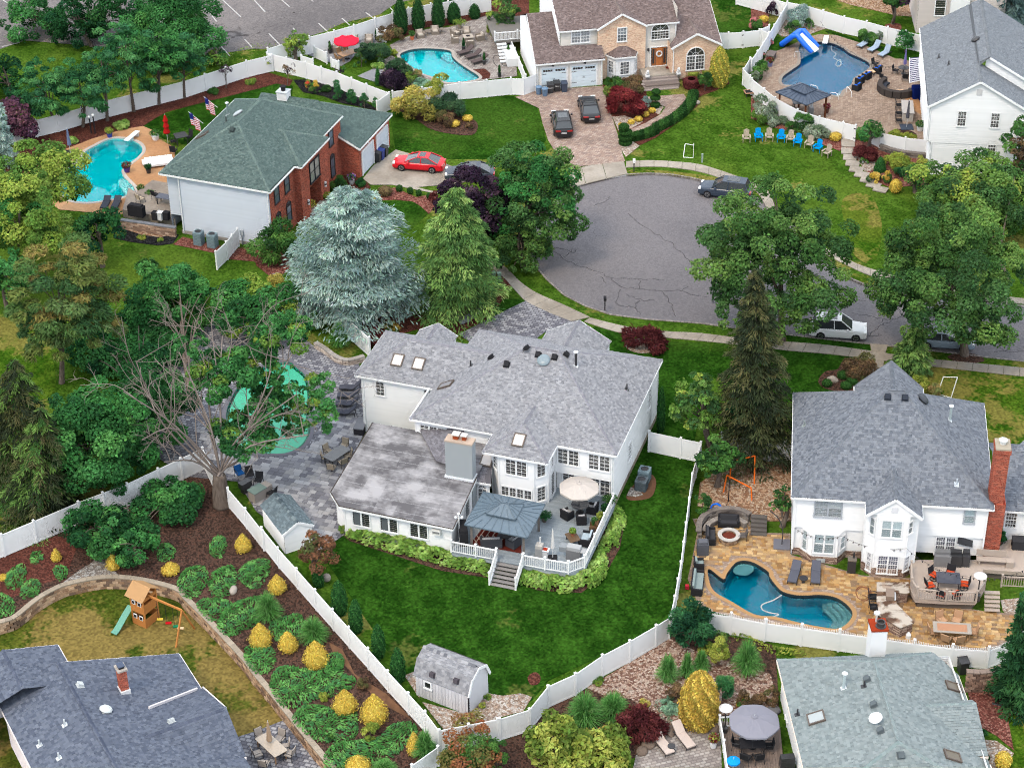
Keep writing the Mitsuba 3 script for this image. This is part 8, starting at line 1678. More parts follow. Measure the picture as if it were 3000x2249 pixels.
for (y0,z0), (y1,z1) in zip(q,q[1:]): R.face((-.1,y0,z0),(Ls+.1,y0,z0),(Ls+.1,y1,z1),(-.1,y1,z1)); R.rake((Ls+.1,y0,z0),(Ls+.1,y1,z1))
R.ridge((-.1,1.2,3.17),(Ls+.1,1.2,3.17)); pl = [(-.1,q[0][0],q[0][1]),(Ls,q[0][0],q[0][1]),(0,q[1][0],q[1][1])]
for x, y in ((1432,902),(1625,952)): v = px_on(f,42,x,y,pl); R.vent(v[0],v[1],pl,'box',hx(110,104,112),.3)
R.done(); SW = hx(212,212,218,.8)
for i in range(16): m = M(f); m.box([Ls*(i+.5)/16,0,.9],[Ls/16-.02,.05,1.8],SW*rng.uniform(.9,1.05)); m.out(part(ks,'board'))
m = M(f); m.face([(Ls,0,0),(Ls,2.4,0),(Ls,2.4,1.75),(Ls,2.05,2.7),(Ls,1.2,3.1),(Ls,.35,2.7),(Ls,0,1.75)],SW); m.face([(0,0,0),(0,2.4,0),(0,2.4,1.75),(0,2.05,2.7),(0,1.2,3.1),(0,.35,2.7),(0,0,1.75)],SW); m.out(part(ks,'end_wall')); m = M(f); m.box([Ls,0,.9],[.07,.08,1.8],DARK); m.out(part(ks,'corner_trim')); window(ks,f,(0,-.03),(Ls,-.03),.95,1.05,.42,.48,grid=None,split=False,tone=.02)
# air conditioners
def ac(label,t,x,y,h=.9,w=.85,dark=False,a=A_M):
    k = thing('air_conditioner',label,'air conditioner'); f = Fr(at(t,x,y),a); c = hx(134,156,166,.6) if not dark else hx(96,108,116,.6); m = M(f); m.slab(shapely.box(-w/2,-w/2,w/2,w/2).buffer(-.1).buffer(.1),0,h,c); m.out(part(k,'case'),'satin')
    for i in range(7): m = M(f); m.slab(shapely.box(-w/2,-w/2,w/2,w/2).buffer(-.1).buffer(.112),h*(.1+.12*i),h*(.1+.12*i)+.03,c*.6); m.out(part(k,'louver'))
    m = M(f); m.lathe([(w*.2,h+.01),(w*.42,h+.01),(w*.42,h+.05),(w*.36,h+.05),(w*.36,h+.02)],(0,0,0),c*.9,18); m.lathe([(0,h+.012),(w*.36,h+.012)],(0,0,0),BLACK*2,18); m.out(part(k,'fan_grille'),'satin')
ac('light grey air conditioner against the white side wall',33,1210,845,1.0); ac('darker air conditioner nearest the deck',33,1185,915,.85,dark=True); ac('left tall blue grey air conditioner at the siding wall',21,1615,455,1.25,.8,a=-.36); ac('right tall blue grey air conditioner at the siding wall',21,1725,475,1.25,.8,a=-.36)
# ================================================================ the neighbours' things
GB2 = hx(150,140,130,.6); TANC = hx(214,196,172,.6)
def adir(label,t,x,y,x2,y2,col):
    k = thing('adirondack_chair',label,'chair','adirondack chairs in an arc on the lawn'); f = face_to(t,x,y,x2,y2); m = M(f)
    m.box([0,.05,.36],[.5,.55,.04],col,rotx(.2)); m.out(part(k,'seat'))
    for i in range(5): m = M(f); m.box([(i-2)*.105,-.36,.72],[.09,.03,.8-.07*abs(i-2)],col,rotx(.35)); m.out(part(k,'back_slat'))
    for s in (-1,1):
        m = M(f); m.box([s*.34,.0,.56],[.14,.72,.03],col); m.out(part(k,'armrest'))
        for y_ in (.3,-.3): m = M(f); m.box([s*.33,y_,.28],[.05,.08,.56],col); m.out(part(k,'leg'))
BLU = lin((0,148,225)) * .75; SAND = hx(190,176,160,.65)
for i, (x,y,q) in enumerate(((60,1135,0),(147,1135,1),(242,1145,0),(318,1150,1),(377,1178,0),(470,1195,1),(540,1225,0),(612,1265,1))): adir(('bright blue plastic adirondack chair','sand grey plastic adirondack chair')[q]+', '+('first','second','third','fourth','fifth','sixth','seventh','last')[i]+' after the lone grey one',14,x,y,300-120+i*10,1500,(BLU,SAND)[q])
adir('lone sand grey adirondack chair at the near end of the arc',13,2035,1145,2080,1500,SAND)
def bin_(label,t,x,y,col,rnd=False,s=1.0,txt=None,a=.16):
    k = thing('trash_bin',label,'bin'); f = Fr(at(t,x,y),a); m = M(f)
    if rnd: m.lathe([(.24,0),(.3,.75),(.33,.78)],(0,0,0),col,14); m.out(part(k,'body'),'satin'); m = M(f); m.lathe([(.33,.78),(.34,.84),(.2,.92),(0,.94)],(0,0,0),col*1.15,14); m.out(part(k,'lid'),'satin'); return
    h = trimesh.convex.convex_hull(np.array([[x_*w,y_*w,z] for x_ in (-.3,.3) for y_ in (-.33,.33) for w,z in ((.85,0),(1,.95))])); m.add(h.vertices*s,h.faces,col); m.out(part(k,'body'),'satin'); m = M(f); h = trimesh.convex.convex_hull(np.array([[x_,y_,z] for x_ in (-.32,.32) for y_,z in ((-.38,.96),(.36,1.0),(-.36,1.02),(.3,1.1))])); m.add(h.vertices*s,h.faces,col*.9); m.out(part(k,'lid'),'satin')
    if txt: tm = meshkit.text_mesh(txt,.13,.004); m = M(f); m.add((tm.vertices-[tm.bounds[1][0]/2,0,0]) @ rotx(math.pi/2).T+[0,-.335,.6],tm.faces,WHITE); m.out(part(k,'lettering'))
BB = hx(110,140,172,.55)
bin_('round pale blue bin, leftmost at the garage doors',13,355,765,BB,True); bin_('second round pale blue bin at the garage doors',13,405,778,BB,True); bin_('black wheeled bin with white lettering beside the blue bins',13,447,752,DARK*1.2,txt='Bayou'); bin_('middle black wheeled bin by the garage doors',13,500,738,DARK,txt='Recy'); bin_('dark blue wheeled bin between the garage doors',13,560,742,hx(70,82,104,.6))
for x, y, c, lb in ((985,1310,DARK,'black wheeled bin at the brick garage'),(1010,1290,hx(34,60,150,.6),'blue wheeled bin at the brick garage'),(1040,1265,DARK*1.2,'dark bin between the brick garage doors')): bin_(lb,12,x,y,c,a=1.2)
# two flags on the back of the brick house
for x0, y0, x1, y1, lb in ((1650,785,1760,870,'upper striped flag with blue canton on the brick house'),(1525,905,1645,1000,'lower striped flag with blue canton on the brick house')):
    k = thing('flag',lb,'flag'); b_ = FB.w([[-.3,9.5 if y0<800 else 6.4,5.2]])[0]; A, Bq = ray_y(11,x0,y0,b_[1]-.3), ray_y(11,x1,y1,b_[1]); m = M(); m.tube([A,Bq],.025,WHITE,6); m.out(part(k,'pole')); d = (Bq-A) * .62; m = M()
    def fp(u,v): return A + d * (.06+u) + np.array([.12*math.sin(u*7),0,-1.15*v+.04*math.sin(u*9)]) + d * v * .12
    for i in range(13):
        for j in range(8): c = lin((36,44,110)) * .8 if (i<7 and j<4) else (lin((190,30,44))*.8 if i % 2==0 else WHITE); u0, u1, v0, v1 = j / 8, (j+1) / 8, i / 13, (i+1) / 13; m.face([fp(u0,v0),fp(u1,v0),fp(u1,v1),fp(u0,v1)],c)
    m.out(part(k,'cloth'))
# brick house terrace and pool side
closed_parasol('closed red three tier parasol on the pool lawn edge',at(11,1360,1160),3.0,lin((170,34,34))*.8,False,.3,3); closed_parasol('closed blue grey parasol on a black square base',at(11,572,1250),2.7,hx(120,136,172,.6),True,.22,1,bs=.7)
table('black high table behind the green roof',Fr(at(11,1470,1165),.4),1.2,1.2,.95,DARK); [chair(f'black bar stool chair {lb} of the high table',face_to(11,x,y,1470,1165),DARK,DARK,back=1.15) for x,y,lb in ((1410,1250,'in front'),(1405,1175,'left'),(1530,1140,'behind'))]
boxy('white folded pool cover platform on the peach deck','white_platform','platform',Fr(at(11,1290,1330),.25),[('slab',(0,0,.35),(2.6,1.7,.2),WHITE),('leg',(-.9,-.6,.12),(.1,.1,.25),WHITE),('step',(-1.2,.2,.3),(.7,1.0,.14),WHITE*.95)])
for i, (t,x,y,pc,c,kd_,r,lb) in enumerate(((11,890,1115,hx(50,60,150,.7),YG,'bush',.28,'blue pot near the white diving board'),(11,1260,1135,WHITE*.9,GREEN,'bush',.36,'large white pot at the lawn corner'),(11,560,1335,hx(50,60,150,.7),GREEN,'bush',.28,'blue pot by the closed blue parasol'),(11,1030,1395,hx(70,50,130,.7),RED+GREEN,'bush',.32,'purple blue pot with red flowers at the pool waist'),(21,1145,60,lin((150,84,56)),GREEN,'bush',.26,'clay pot on the raised patio'),(21,1218,105,WHITE*.9,GREEN,'bush',.3,'white pot on the raised patio'),(11,1205,1405,BLACK*2,DEEP,'bush',.25,'dark pot before the white platform'),(12,580,1640,DARK,YG,'bush',.28,'dark pot of variegated leaves at the brick porch'),(22,445,190,hx(170,150,140,.7),YG+GOLD,'bush',.4,'square planter of yellow leaves on the porch step'),(12,775,1490,WHITE*.7,fol((120,110,210),(214,110,190))+GREEN,'bush',.3,'pot of blue and pink hydrangeas by the garage'),
        (12,600,435,DARK,GREEN,'col',.22,'dark pot with a column shrub beside the red parasol'),(12,978,330,DARK,DEEP,'col',.22,'narrow pot shrub beside the lattice panel'),(12,1265,325,lin((176,96,66)),GREEN,'bush',.24,'terracotta pot by the first wicker chair'),(12,1650,232,hx(190,170,150,.6),LIME,'palm',.2,'small palm pot at the arborvitae row'),(12,1682,412,DARK,DEEP,'col',.22,'column shrub pot by the dark loungers'),(12,1848,525,DARK,ARB,'col',.2,'dwarf spruce pot between the loungers'),(12,1972,628,DARK,ARB,'col',.2,'dwarf spruce pot at the low fence'),(12,1998,382,DARK,GREEN,'col',.24,'tall leafy pot near the bushy tree'),(12,2045,465,DARK,GREEN,'col',.24,'dark pot by the stair fence'),
        (14,152,540,hx(120,124,170,.6),RED+GREEN,'bush',.3,'blue grey urn beside the deck box'),(14,612,915,hx(110,70,60,.6),RED+fol((220,90,140)),'bush',.25,'pot of pink flowers by the gazebo post'),(14,1368,1060,WHITE*.75,GREEN,'bush',.35,'white footed urn at the gabled wall'),(43,1768,1490,WHITE*.8,YG+RED,'bush',.24,'white bucket of yellow leaves by the white deck rail'))): pot_plant(lb,at(t,x,y),pc,c,r,.5,.6 if kd_=='bush' else 1.0,kd_,40+i)
boxy('black covered grill on the raised stone patio','covered_grill','grill',Fr(at(21,1110,225,.8),-.36),[('cover',(0,0,.5),(1.5,.6,1.0),BLACK*2),('hood',(0,0,1.05),(1.2,.5,.16),BLACK*2.2)]); [boxy(lb,'storage_cube','box',Fr(at(21,x,255,.8),-.36),[('box',(0,0,.35),(.5,.5,.7),c),('lid',(0,0,.72),(.54,.54,.05),c*.9)]) for x,c,lb in ((1260,DARK,'left dark cube on the raised patio'),(1300,WHITE*.8,'white cube between two dark cubes'),(1352,BLACK*2,'right black cube on the raised patio'))]
table('grey table against the siding on the raised patio',Fr(at(21,1345,130,.8),-.36),1.6,.9,.75,hx(76,80,96,.6)); [chair(lb,face_to(21,x,y,x+80,y-40,z),c,DARK) for x,y,z,c,lb in ((1140,120,.8,TANC,'tan chair at the raised patio corner'),(1265,90,.8,DARK,'scrolled black iron chair by the grey table'))]; [chaise(lb,face_to(21,x,y,x-30,y+60),hx(84,88,98,.55),up=.3) for x,y,lb in ((945,150,'grey lounger at the pool deck edge'),(860,150,'grey lounger half under the maple'))]
# top pool terrace
parasol('red scalloped parasol over the wooden table',at(12,740,480),1.35,2.5,lin((226,44,66))*.85,drop=.26,scallop=.1); table('brown wooden table under the red parasol',face_to(12,745,480,830,450),1.1,1.9,.73,WOOD*1.6,WOOD); [chair(f'brown chair {lb} the wooden table',face_to(12,x,y,745,480),WOOD*1.5,WOOD) for x,y,lb in ((690,460,'left behind'),(730,445,'right behind'),(670,500,'at the left end of'))]
for i, (x,y,x2,y2,lb) in enumerate(((1330,305,1400,400,'left of the first side table'),(1450,275,1480,400,'between two round side tables'),(1615,290,1720,330,'far left of the fire table'),(1705,280,1720,380,'behind the fire table'),(1815,325,1720,340,'right of the fire table'),(1612,345,1720,340,'near left of the fire table'),(1735,380,1720,300,'in front of the fire table'),(915,345,900,460,'by the fence on the grey terrace'),(795,350,760,470,'behind the red parasol'),(655,420,760,440,'left of the red parasol'))): wicker('taupe wicker armchair with pale cushions '+lb,face_to(12,x,y,x2,y2),GB2,hx(214,202,190,.6),.85)
for x, y, lb in ((1388,285,'first round side table by the wicker chairs'),(1505,268,'second round side table by the wicker chairs')): table(lb,Fr(at(12,x,y)),.55,.55,.5,GB2,GB2,round_=True,mat='matte')
boxy('square wicker fire table among the armchairs','fire_table','table',Fr(at(12,1718,335),.2),[('base',(0,0,.28),(.95,.95,.56),GB2),('top',(0,0,.58),(1.05,1.05,.05),hx(196,184,172,.6)),('burner',(0,0,.615),(.4,.4,.02),DARK)])
for x, y, lb in ((1700,440,'upper dark lounger on the patio beside the top pool'),(1765,470,'middle dark lounger on the patio beside the top pool'),(1815,510,'lower dark lounger on the patio beside the top pool')): chaise(lb,face_to(12,x,y,x-110,y+30),hx(112,100,100,.55),up=.6)
# deep blue pool garden
k = thing('inflatable_slide','big blue and white inflatable pool slide','pool toy'); BI = lin((10,100,220)) * .85; a, b = at(14,300,370), at(14,470,410); f = Fr((a+b)/2,math.atan2((b-a)[1],(b-a)[0])); m = M(f)
for s in (-.75,.75): m.tube([(-1.6,s,.3),(-.4,s,1.5),(.1,s,1.7),(1.0,s,.9),(1.9,s,.25)],[.28,.3,.3,.28,.22],BI,10)
m.tube([(-1.6,-.75,.3),(-1.6,.75,.3)],.3,BI,10); m.tube([(-.2,-.75,1.6),(-.2,.75,1.6)],.3,BI,10); m.out(part(k,'tubes'),'satin',True); m = M(f); m.face([(.0,-.55,1.62),(.0,.55,1.62),(2.1,.5,.2),(2.1,-.5,.2)],WHITE); m.out(part(k,'chute')); m = M(f); m.face([(-1.6,-.6,.4),(-1.6,.6,.4),(-.3,.6,1.6),(-.3,-.6,1.6)],BI*.8); m.out(part(k,'ladder'))
for x, y, up_, lb in ((915,375,.8,'left pale cushioned lounger at the back fence'),(1000,410,.75,'middle pale cushioned lounger at the back fence'),(1085,450,1.0,'right pale cushioned lounger beside the parasol')): chaise(lb,face_to(14,x,y,x-70,y+42),hx(176,194,214,.6),up=up_)
for x, y, x2, y2, lb in ((1020,590,900,560,'farthest blue cushioned chair along the pool'),(935,640,820,600,'second blue cushioned chair along the pool'),(880,675,760,640,'third blue cushioned chair along the pool'),(855,730,720,690,'nearest blue cushioned chair along the pool')): wicker(lb,face_to(14,x,y,x2,y2),DARK,lin((40,96,200))*.75,.75,name='cushioned_chair',cat='chair',d=.75)
table('small wooden table between the blue chairs',Fr(at(14,972,615),.3),.7,.6,.5,WOOD*2.2,DARK); table('round black table under the lilac parasol',Fr(at(14,1232,600)),1.1,1.1,.73,DARK,round_=True); closed_parasol('closed lilac parasol above the round black table',at(14,1240,590),2.6,hx(130,124,190,.6),False,.2)
for x, y, lb in ((1170,600,'left of the round black table'),(1245,660,'in front of the round black table'),(1070,660,'alone near the curved sofa'),(1005,545,'at the fence side of the pool')): chair('black iron chair '+lb,face_to(14,x,y,1232,610),DARK,DARK)
k = thing('curved_sofa','round dark wicker sofa around a wooden table','sofa'); c = at(14,1185,735); f = Fr(c,.2)
for i in range(9): a = 2.2 + i * .42; m = M(f); m.box([1.75*math.cos(a),1.75*math.sin(a),.38],[.5,.76,.76],hx(84,78,76,.6),rotz(a)); m.box([1.35*math.cos(a),1.35*math.sin(a),.36],[.5,.58,.2],hx(70,74,84,.6),rotz(a)); m.out(part(k,'segment'))
table('square wooden table inside the curved sofa',Fr(at(14,1208,775),.1),.8,.8,.45,WOOD*2.4,WOOD); boxy('long white patio bar with a folded grey umbrella','patio_bar','counter',Fr(at(14,1262,940),-.12),[('base',(0,0,.48),(1.0,2.7,.95),hx(214,206,198,.6)),('top',(0,0,.98),(1.15,2.9,.06),hx(206,200,196,.6))]); closed_parasol('closed grey umbrella leaning over the white bar',at(14,1260,1035),2.9,hx(96,96,106,.6),True,.2,bcol=hx(80,90,106,.6),bs=.55)
[chair(f'dark wire bar stool, {lb} along the white bar',face_to(14,1195,y,1262,y),DARK,DARK,back=1.1) for y,lb in ((880,'farthest'),(945,'middle'),(1005,'nearest'))]; boxy('navy covered grill against the gabled house','covered_grill','grill',Fr(at(14,1350,790),.1),[('cover',(0,0,.6),(1.2,.9,1.2),lin((24,40,104))*.8),('side_cover',(.3,-.9,.4),(.7,.7,.8),lin((24,40,104))*.7)])
boxy('brown deck box on the pool garden edge','deck_box','storage box',Fr(at(14,165,480),1.2),[('box',(0,0,.3),(1.3,.7,.6),hx(110,100,98,.6)),('lid',(0,0,.63),(1.35,.75,.07),hx(130,120,118,.6))]); table('dark dining table inside the dark metal gazebo',Fr(at(14,400,880),.1),1.6,.9,.74,BLACK*2)
boxy('white framed patio heater beside the dark gazebo','pyramid_heater','heater',Fr(at(14,485,930)),[('base',(0,0,.4),(.45,.45,.8),GREY),('column',(0,0,1.3),(.25,.25,1.2),WHITE*.8),('cap',(0,0,2.0),(.6,.6,.06),WHITE)]); table('low square fire table on the lawn by the fence',Fr(at(13,2055,775),.2),.95,.95,.45,lin((176,130,100))*.7,DARK,inlay=DARK)
def goal(label,pts,r=.05,col=WHITE): k = thing('goal_frame',label,'goal'); m = M(); [m.tube([a,b],r,col,6) for a,b in zip(pts,pts[1:])]; m.out(k)
a, b, c = at(13,1525,1275), at(13,1605,1278), at(13,1540,1180); goal('white goal frame on the lawn by the sidewalk',[b+[0,0,1.5],b,a,c+[0,0,.2],at(13,1610,1185)+[0,0,.1],b+[0,0,1.5]],.035); a, b = at(34,1510,150), at(34,1620,180); goal('white soccer goal behind the grey hip roof',[a,a+[.3,0,1.6],b+[.3,0,1.9],b,a],.04)
# mail boxes, posts, swing set
boxy('grey utility post at the sidewalk edge','utility_post','post',Fr(at(13,1677,1315)),[('post',(0,0,.45),(.16,.16,.9),hx(170,190,184,.6))]); boxy('white mailbox on the grass strip of the circle','mailbox','mailbox',Fr(at(13,1125,1390)),[('post',(0,0,.5),(.1,.1,1.0),DARK*1.5),('box',(0,0,1.12),(.22,.45,.26),WHITE)]); boxy('black mailbox at the kerb before the white house','mailbox','mailbox',Fr(at(23,890,990)),[('post',(0,0,.5),(.1,.1,1.0),DARK),('box',(0,0,1.12),(.22,.45,.26),DARK)])
WS = lin((196,132,76)) * .75; k = thing('swing_set','wooden playhouse swing set with green slide in the lower yard','swing set'); p0, p1 = at(41,1085,480,ZY), at(41,1205,535,ZY); f = Fr(p0,math.atan2((p1-p0)[1],(p1-p0)[0]))
for x in (0,1.1):
    for y in (0,1.3): m = M(f); m.box([x,y,1.3],[.1,.1,2.6],WS); m.out(part(k,'post'))
m = M(f); m.box([.55,.65,1.15],[1.15,1.35,.08],WS); m.out(part(k,'floor'))
for z, h_ in ((.35,.7),(1.55,.7),(2.3,.25)):
    for i in range(2): m = M(f); m.box([.55,-.02+1.34*i,z],[1.15,.05,h_],WS); m.box([1.13-1.16*i,.65,z],[.05,1.35,h_],WS*.9); m.out(part(k,'wall_panel'))
for x in (.28,.8):
    for z in (.75,1.95): m = M(f); m.box([x,-.04,z],[.3,.05,.34],WHITE); m.box([x,-.07,z],[.2,.02,.24],DARK); m.out(part(k,'window_frame'))
for s in (-1,1): m = M(f); m.face([(-.25,.65+s*.95,2.45),(1.35,.65+s*.95,2.45),(1.35,.65,3.15),(-.25,.65,3.15)],lin((190,150,108))*.7); m.out(part(k,'roof_panel'))
m = M(f); m.add(np.array(ribbon([(0,1.2),(-.7,.8),(-1.5,.25),(-1.9,.12)],.5,.05)[0])+[-.3,.2,0],ribbon([(0,1.2),(-.7,.8),(-1.5,.25),(-1.9,.12)],.5,.05)[1],lin((96,160,140))*.7); m.out(part(k,'slide'),'satin'); m = M(f); m.tube([(-.1,1.1,1.5),(-.6,1.3,1.35),(-.8,1.2,.8),(-.6,.9,.3)],.3,lin((20,110,210))*.8,10); m.out(part(k,'tube_slide'),'satin')
e = [at(41,1440,415,ZY),at(41,1425,680,ZY),at(41,1575,530,ZY)]; top = f.w([[1.1,.5,2.5]])[0]; far = (e[1]+e[2]) / 2 + [0,0,2.4]; m = M(); m.bar(top,far,.1,.14,WS); m.out(part(k,'beam'))
for q in e[1:]: m = M(); m.bar(q,far,.1,.1,WS); m.out(part(k,'frame_leg'))
for i, (s,c) in enumerate(((.25,lin((220,190,80))),(.5,lin((200,30,40))),(.72,lin((40,130,90))),(.85,lin((230,200,160))))): q = top + (far-top) * s; m = M(); m.tube([q,q-[0,0,1.7]],.015,DARK,4); m.box(q-[-.1,0,1.75],[.4,.2,.08],c*.7); m.out(part(k,'swing'))
# ochre patio and its decks
for x, y, lb in ((350,110,'left dark grey lounger by the teal pool'),(522,115,'right dark grey lounger by the teal pool')): chaise(lb,face_to(44,x,y,x-(30 if x<400 else 5),y+100),hx(104,106,118,.6),up=.45,L=2.1)
table('round wicker side table between the grey loungers',Fr(at(44,423,160)),.6,.6,.45,DARK*1.6,DARK*1.6,round_=True,mat='matte')
k = thing('fire_pit','round stone fire pit with pale rim on the ochre patio','fire pit'); f = Fr(at(33,1892,1335)); [(lambda m,a: (m.box([.62*math.cos(a),.62*math.sin(a),.22+.2*(i // 14)],[.2,.27,.19],WT[i % 5]*.8,rotz(a)),m.out(part(k,'stone'))))(M(f),(i % 14+.5*(i // 14))*.449) for i in range(28)]; m = M(f); m.lathe([(.5,.5),(.8,.5),(.8,.56),(.5,.56),(.5,.5)],(0,0,0),hx(206,200,194,.6),24); m.out(part(k,'rim')); m = M(f); m.lathe([(0,.42),(.5,.4)],(0,0,0),lin((110,56,46))*.7,16); m.out(part(k,'lava_rock'))
for x, y, lb in ((1890,1215,'curved black wicker bench behind the fire pit'),(1745,1330,'black wicker bench left of the fire pit')): wicker(lb,face_to(33,x,y,1892,1335),DARK,DARK*1.6,1.5,name='wicker_bench',cat='bench',d=.7)
chair('sling chair right of the stone fire pit',face_to(33,2000,1330,1892,1330),hx(120,112,108,.6)); wicker('grey green cushioned wicker sofa at the patio edge',face_to(43,1640,190,1760,200),DARK,hx(150,166,166,.6),2.2,name='wicker_sofa',cat='sofa'); wicker('grey green cushioned stool by the wicker sofa',face_to(43,1650,40,1760,40),DARK,hx(150,166,166,.6),.8,name='footstool',cat='footstool',d=.7); boxy('covered grey grill at the edge of the ochre patio','covered_grill','grill',Fr(at(33,1680,1440)),[('cover',(0,0,.5),(.8,.7,1.0),hx(110,112,120,.5)),('hood',(0,0,1.05),(.6,.5,.2),hx(120,122,130,.5))])
k = boxy('L shaped stone outdoor kitchen with granite counter','outdoor_kitchen','counter',Fr(at(44,1150,420),-.75),[]); labels[k] = labels.pop(k)
for nm, g, z0, z1, mt in (('base','44 1040,330 1165,330 1310,480 1210,520 1040,420',0,.95,'ledge_stone'),('wing','44 1030,330 1030,165 1270,165 1270,240 1165,240 1165,330',0,.95,'ledge_stone')): m = M(); m.slab(poly(g,.95),z0,z1,(.3,.3,.3)); m.out(part(k,nm),mt); m = M(); m.slab(poly(g,.95).buffer(.1),.952,1.01,(.3,.3,.3)); m.out(part(k,'counter_top'),'granite')
boxy('built in stainless grill on the stone kitchen','built_in_grill','grill',Fr(at(44,1125,270,1.0),-.15),[('lid',(0,0,.18),(.55,.9,.34),hx(150,130,116,.6)),('front',(.3,0,.05),(.2,.8,.1),METAL)],'satin'); [chair(lb,face_to(44,x,y,1080,y),DARK,DARK,back=1.15,name='bar_stool') for x,y,lb in ((985,310,'black bar stool at the stone kitchen'),(990,390,'second black bar stool at the stone kitchen'),(1065,500,'black bar stool at the counter end'))]
m = M(); m.lathe([(.14,0),(.17,.06),(.17,.36),(.08,.44),(.08,.5),(0,.5)],at(44,1272,610),WHITE*.9,12); m.out(thing('propane_tank','white propane tank on the ochre pavers','gas tank'),'satin')
table('long tan tiled table on the ochre pavers',Fr(at(44,1620,590),FD.a),2.5,1.1,.74,hx(176,166,154,.6),WOOD,inlay=lin((200,150,120))*.6)
for x, y, lb in ((1540,500,'far left'),(1660,500,'far right'),(1470,590,'left end'),(1790,590,'right end'),(1575,650,'near left'),(1675,660,'near right')): chair(f'tan sling chair, {lb} of the tiled table',face_to(44,x,y,1620,580),lin((196,156,124))*.7,WOOD,back=1.05,w=.62)
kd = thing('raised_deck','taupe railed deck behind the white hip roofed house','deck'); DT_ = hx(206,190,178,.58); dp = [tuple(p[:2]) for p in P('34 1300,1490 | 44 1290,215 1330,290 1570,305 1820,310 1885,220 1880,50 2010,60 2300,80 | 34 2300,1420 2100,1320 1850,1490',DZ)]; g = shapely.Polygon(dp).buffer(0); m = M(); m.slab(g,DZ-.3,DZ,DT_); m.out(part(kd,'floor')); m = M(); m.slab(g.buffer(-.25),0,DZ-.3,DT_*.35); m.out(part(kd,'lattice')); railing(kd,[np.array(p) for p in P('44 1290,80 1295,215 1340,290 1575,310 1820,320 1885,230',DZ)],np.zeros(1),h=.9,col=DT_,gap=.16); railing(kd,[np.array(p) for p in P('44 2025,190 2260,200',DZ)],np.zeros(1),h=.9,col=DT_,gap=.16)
for i in range(5): a, b = at(44,1890,235+35*i,DZ-.16*i), at(44,2015,240+35*i,DZ-.16*i); m = M(); m.bar(a,b,.32,.06,DT_*.95); m.out(part(kd,'stair_tread'))
table('dark square dining table on the taupe deck',Fr(at(44,1590,185,DZ),FD.a),1.6,1.2,.73,hx(84,86,100,.5),DARK,mat='glass')
for x, y, lb in ((1480,130,'far left'),(1610,120,'far right'),(1445,215,'left'),(1725,205,'right'),(1535,285,'near left'),(1660,285,'near right')): chair(f'orange cushioned swivel chair at the {lb} of the dark deck table',face_to(44,x,y,1590,190,DZ),lin((214,84,50))*.75,DARK,swivel=True,pat=True)
def heater(label,p,h=2.15): k = thing('patio_heater',label,'heater'); m = M(); m.lathe([(.2,0),(.2,.5),(.05,.55),(.04,h-.3),(.08,h-.28),(.08,h-.05),(0,h)],p,DARK,12); m.out(part(k,'column'),'satin'); m = M(); m.lathe([(.44,h-.06),(.3,h+.04),(0,h+.09)],p,hx(225,225,228,.6),20); m.out(part(k,'reflector'),'satin')
heater('mushroom patio heater on the taupe deck',at(44,1830,300,DZ)); heater('mushroom patio heater inside the white deck rail',at(43,1858,1375)); [boxy(lb,nm,'grill',Fr(at(34,x,1530,DZ),FD.a),[('cabinet',(0,0,.45),(w,.55,.9),c),('lid',(0,.15,1.0),(w*.9,.4,.22),c*.8)],'satin') for x,w,c,nm,lb in ((1545,1.1,GREY*.6,'grill','open black grill under the dark double window'),(1650,.85,DARK,'grill','flat top griddle beside the open grill'),(1735,.5,DARK*1.3,'cooler','slim dark cabinet beside the griddle'))]
boxy('wide taupe bench along the deck planter','deck_bench','bench',Fr(at(34,1940,1525,DZ),FD.a),[('seat',(0,0,.42),(2.0,.5,.06),DT_),('back',(0,.3,.75),(2.0,.06,.5),DT_),('leg',(-.8,0,.2),(.1,.4,.4),DT_),('end_box',(1.25,-.1,.25),(.5,.5,.5),DT_)]); boxy('dark wicker storage box at the right edge of the deck','deck_box','storage box',Fr(at(34,2180,1390,DZ),FD.a),[('box',(0,0,.35),(1.2,.7,.7),DARK*1.4),('lid',(0,0,.72),(1.25,.75,.06),DARK*1.6)]); boxy('black smoker with chimney against the stone base','smoker','grill',Fr(at(34,810,1590),FD.a),[('cabinet',(0,0,.6),(.55,.5,1.0),BLACK*2),('top',(0,0,1.15),(.6,.5,.08),hx(130,120,110,.6)),('chimney',(.1,.1,1.4),(.12,.12,.45),DARK)],'satin')
# play area, bottom right and bottom left patios
OR = lin((232,110,40)) * .8; goal('orange sports goal frame with grey net on the gravel',[at(33,1900,850),at(33,1905,850)+[0,0,1.7],at(33,2095,800)+[0,0,1.7],at(33,2100,880)],.05,OR); goal('small orange rebounder frame on the gravel',[at(33,1850,945),at(33,1870,940)+[0,0,1.5],at(33,2070,990)+[0,0,.9],at(33,2080,1010)],.05,OR); goal('dark basketball stand on the gravel',[at(33,1870,1060),at(33,1890,1020),at(33,1890,1020)+[0,0,2.0]],.04,DARK); hose('33 1745,1080 1760,1050 1800,1040 1830,1060 1825,1090 1780,1095 1750,1075 1775,1048 1815,1055 1820,1085','bright blue hose coil on the gravel',lin((20,110,220))*.8,.05)
for x, y, lb in ((1350,1480,'left cream cushioned lounger on the grey pavers'),(1520,1430,'right cream cushioned lounger on the grey pavers')): chaise(lb,face_to(43,x,y,x+75,y+95),hx(226,208,198,.58),DARK,up=.6,L=2.2)
table('small round black table between the cream loungers',Fr(at(43,1428,1520)),.5,.5,.45,DARK,round_=True); kd = thing('plank_deck','brown plank deck with white rail at the bottom right','deck')
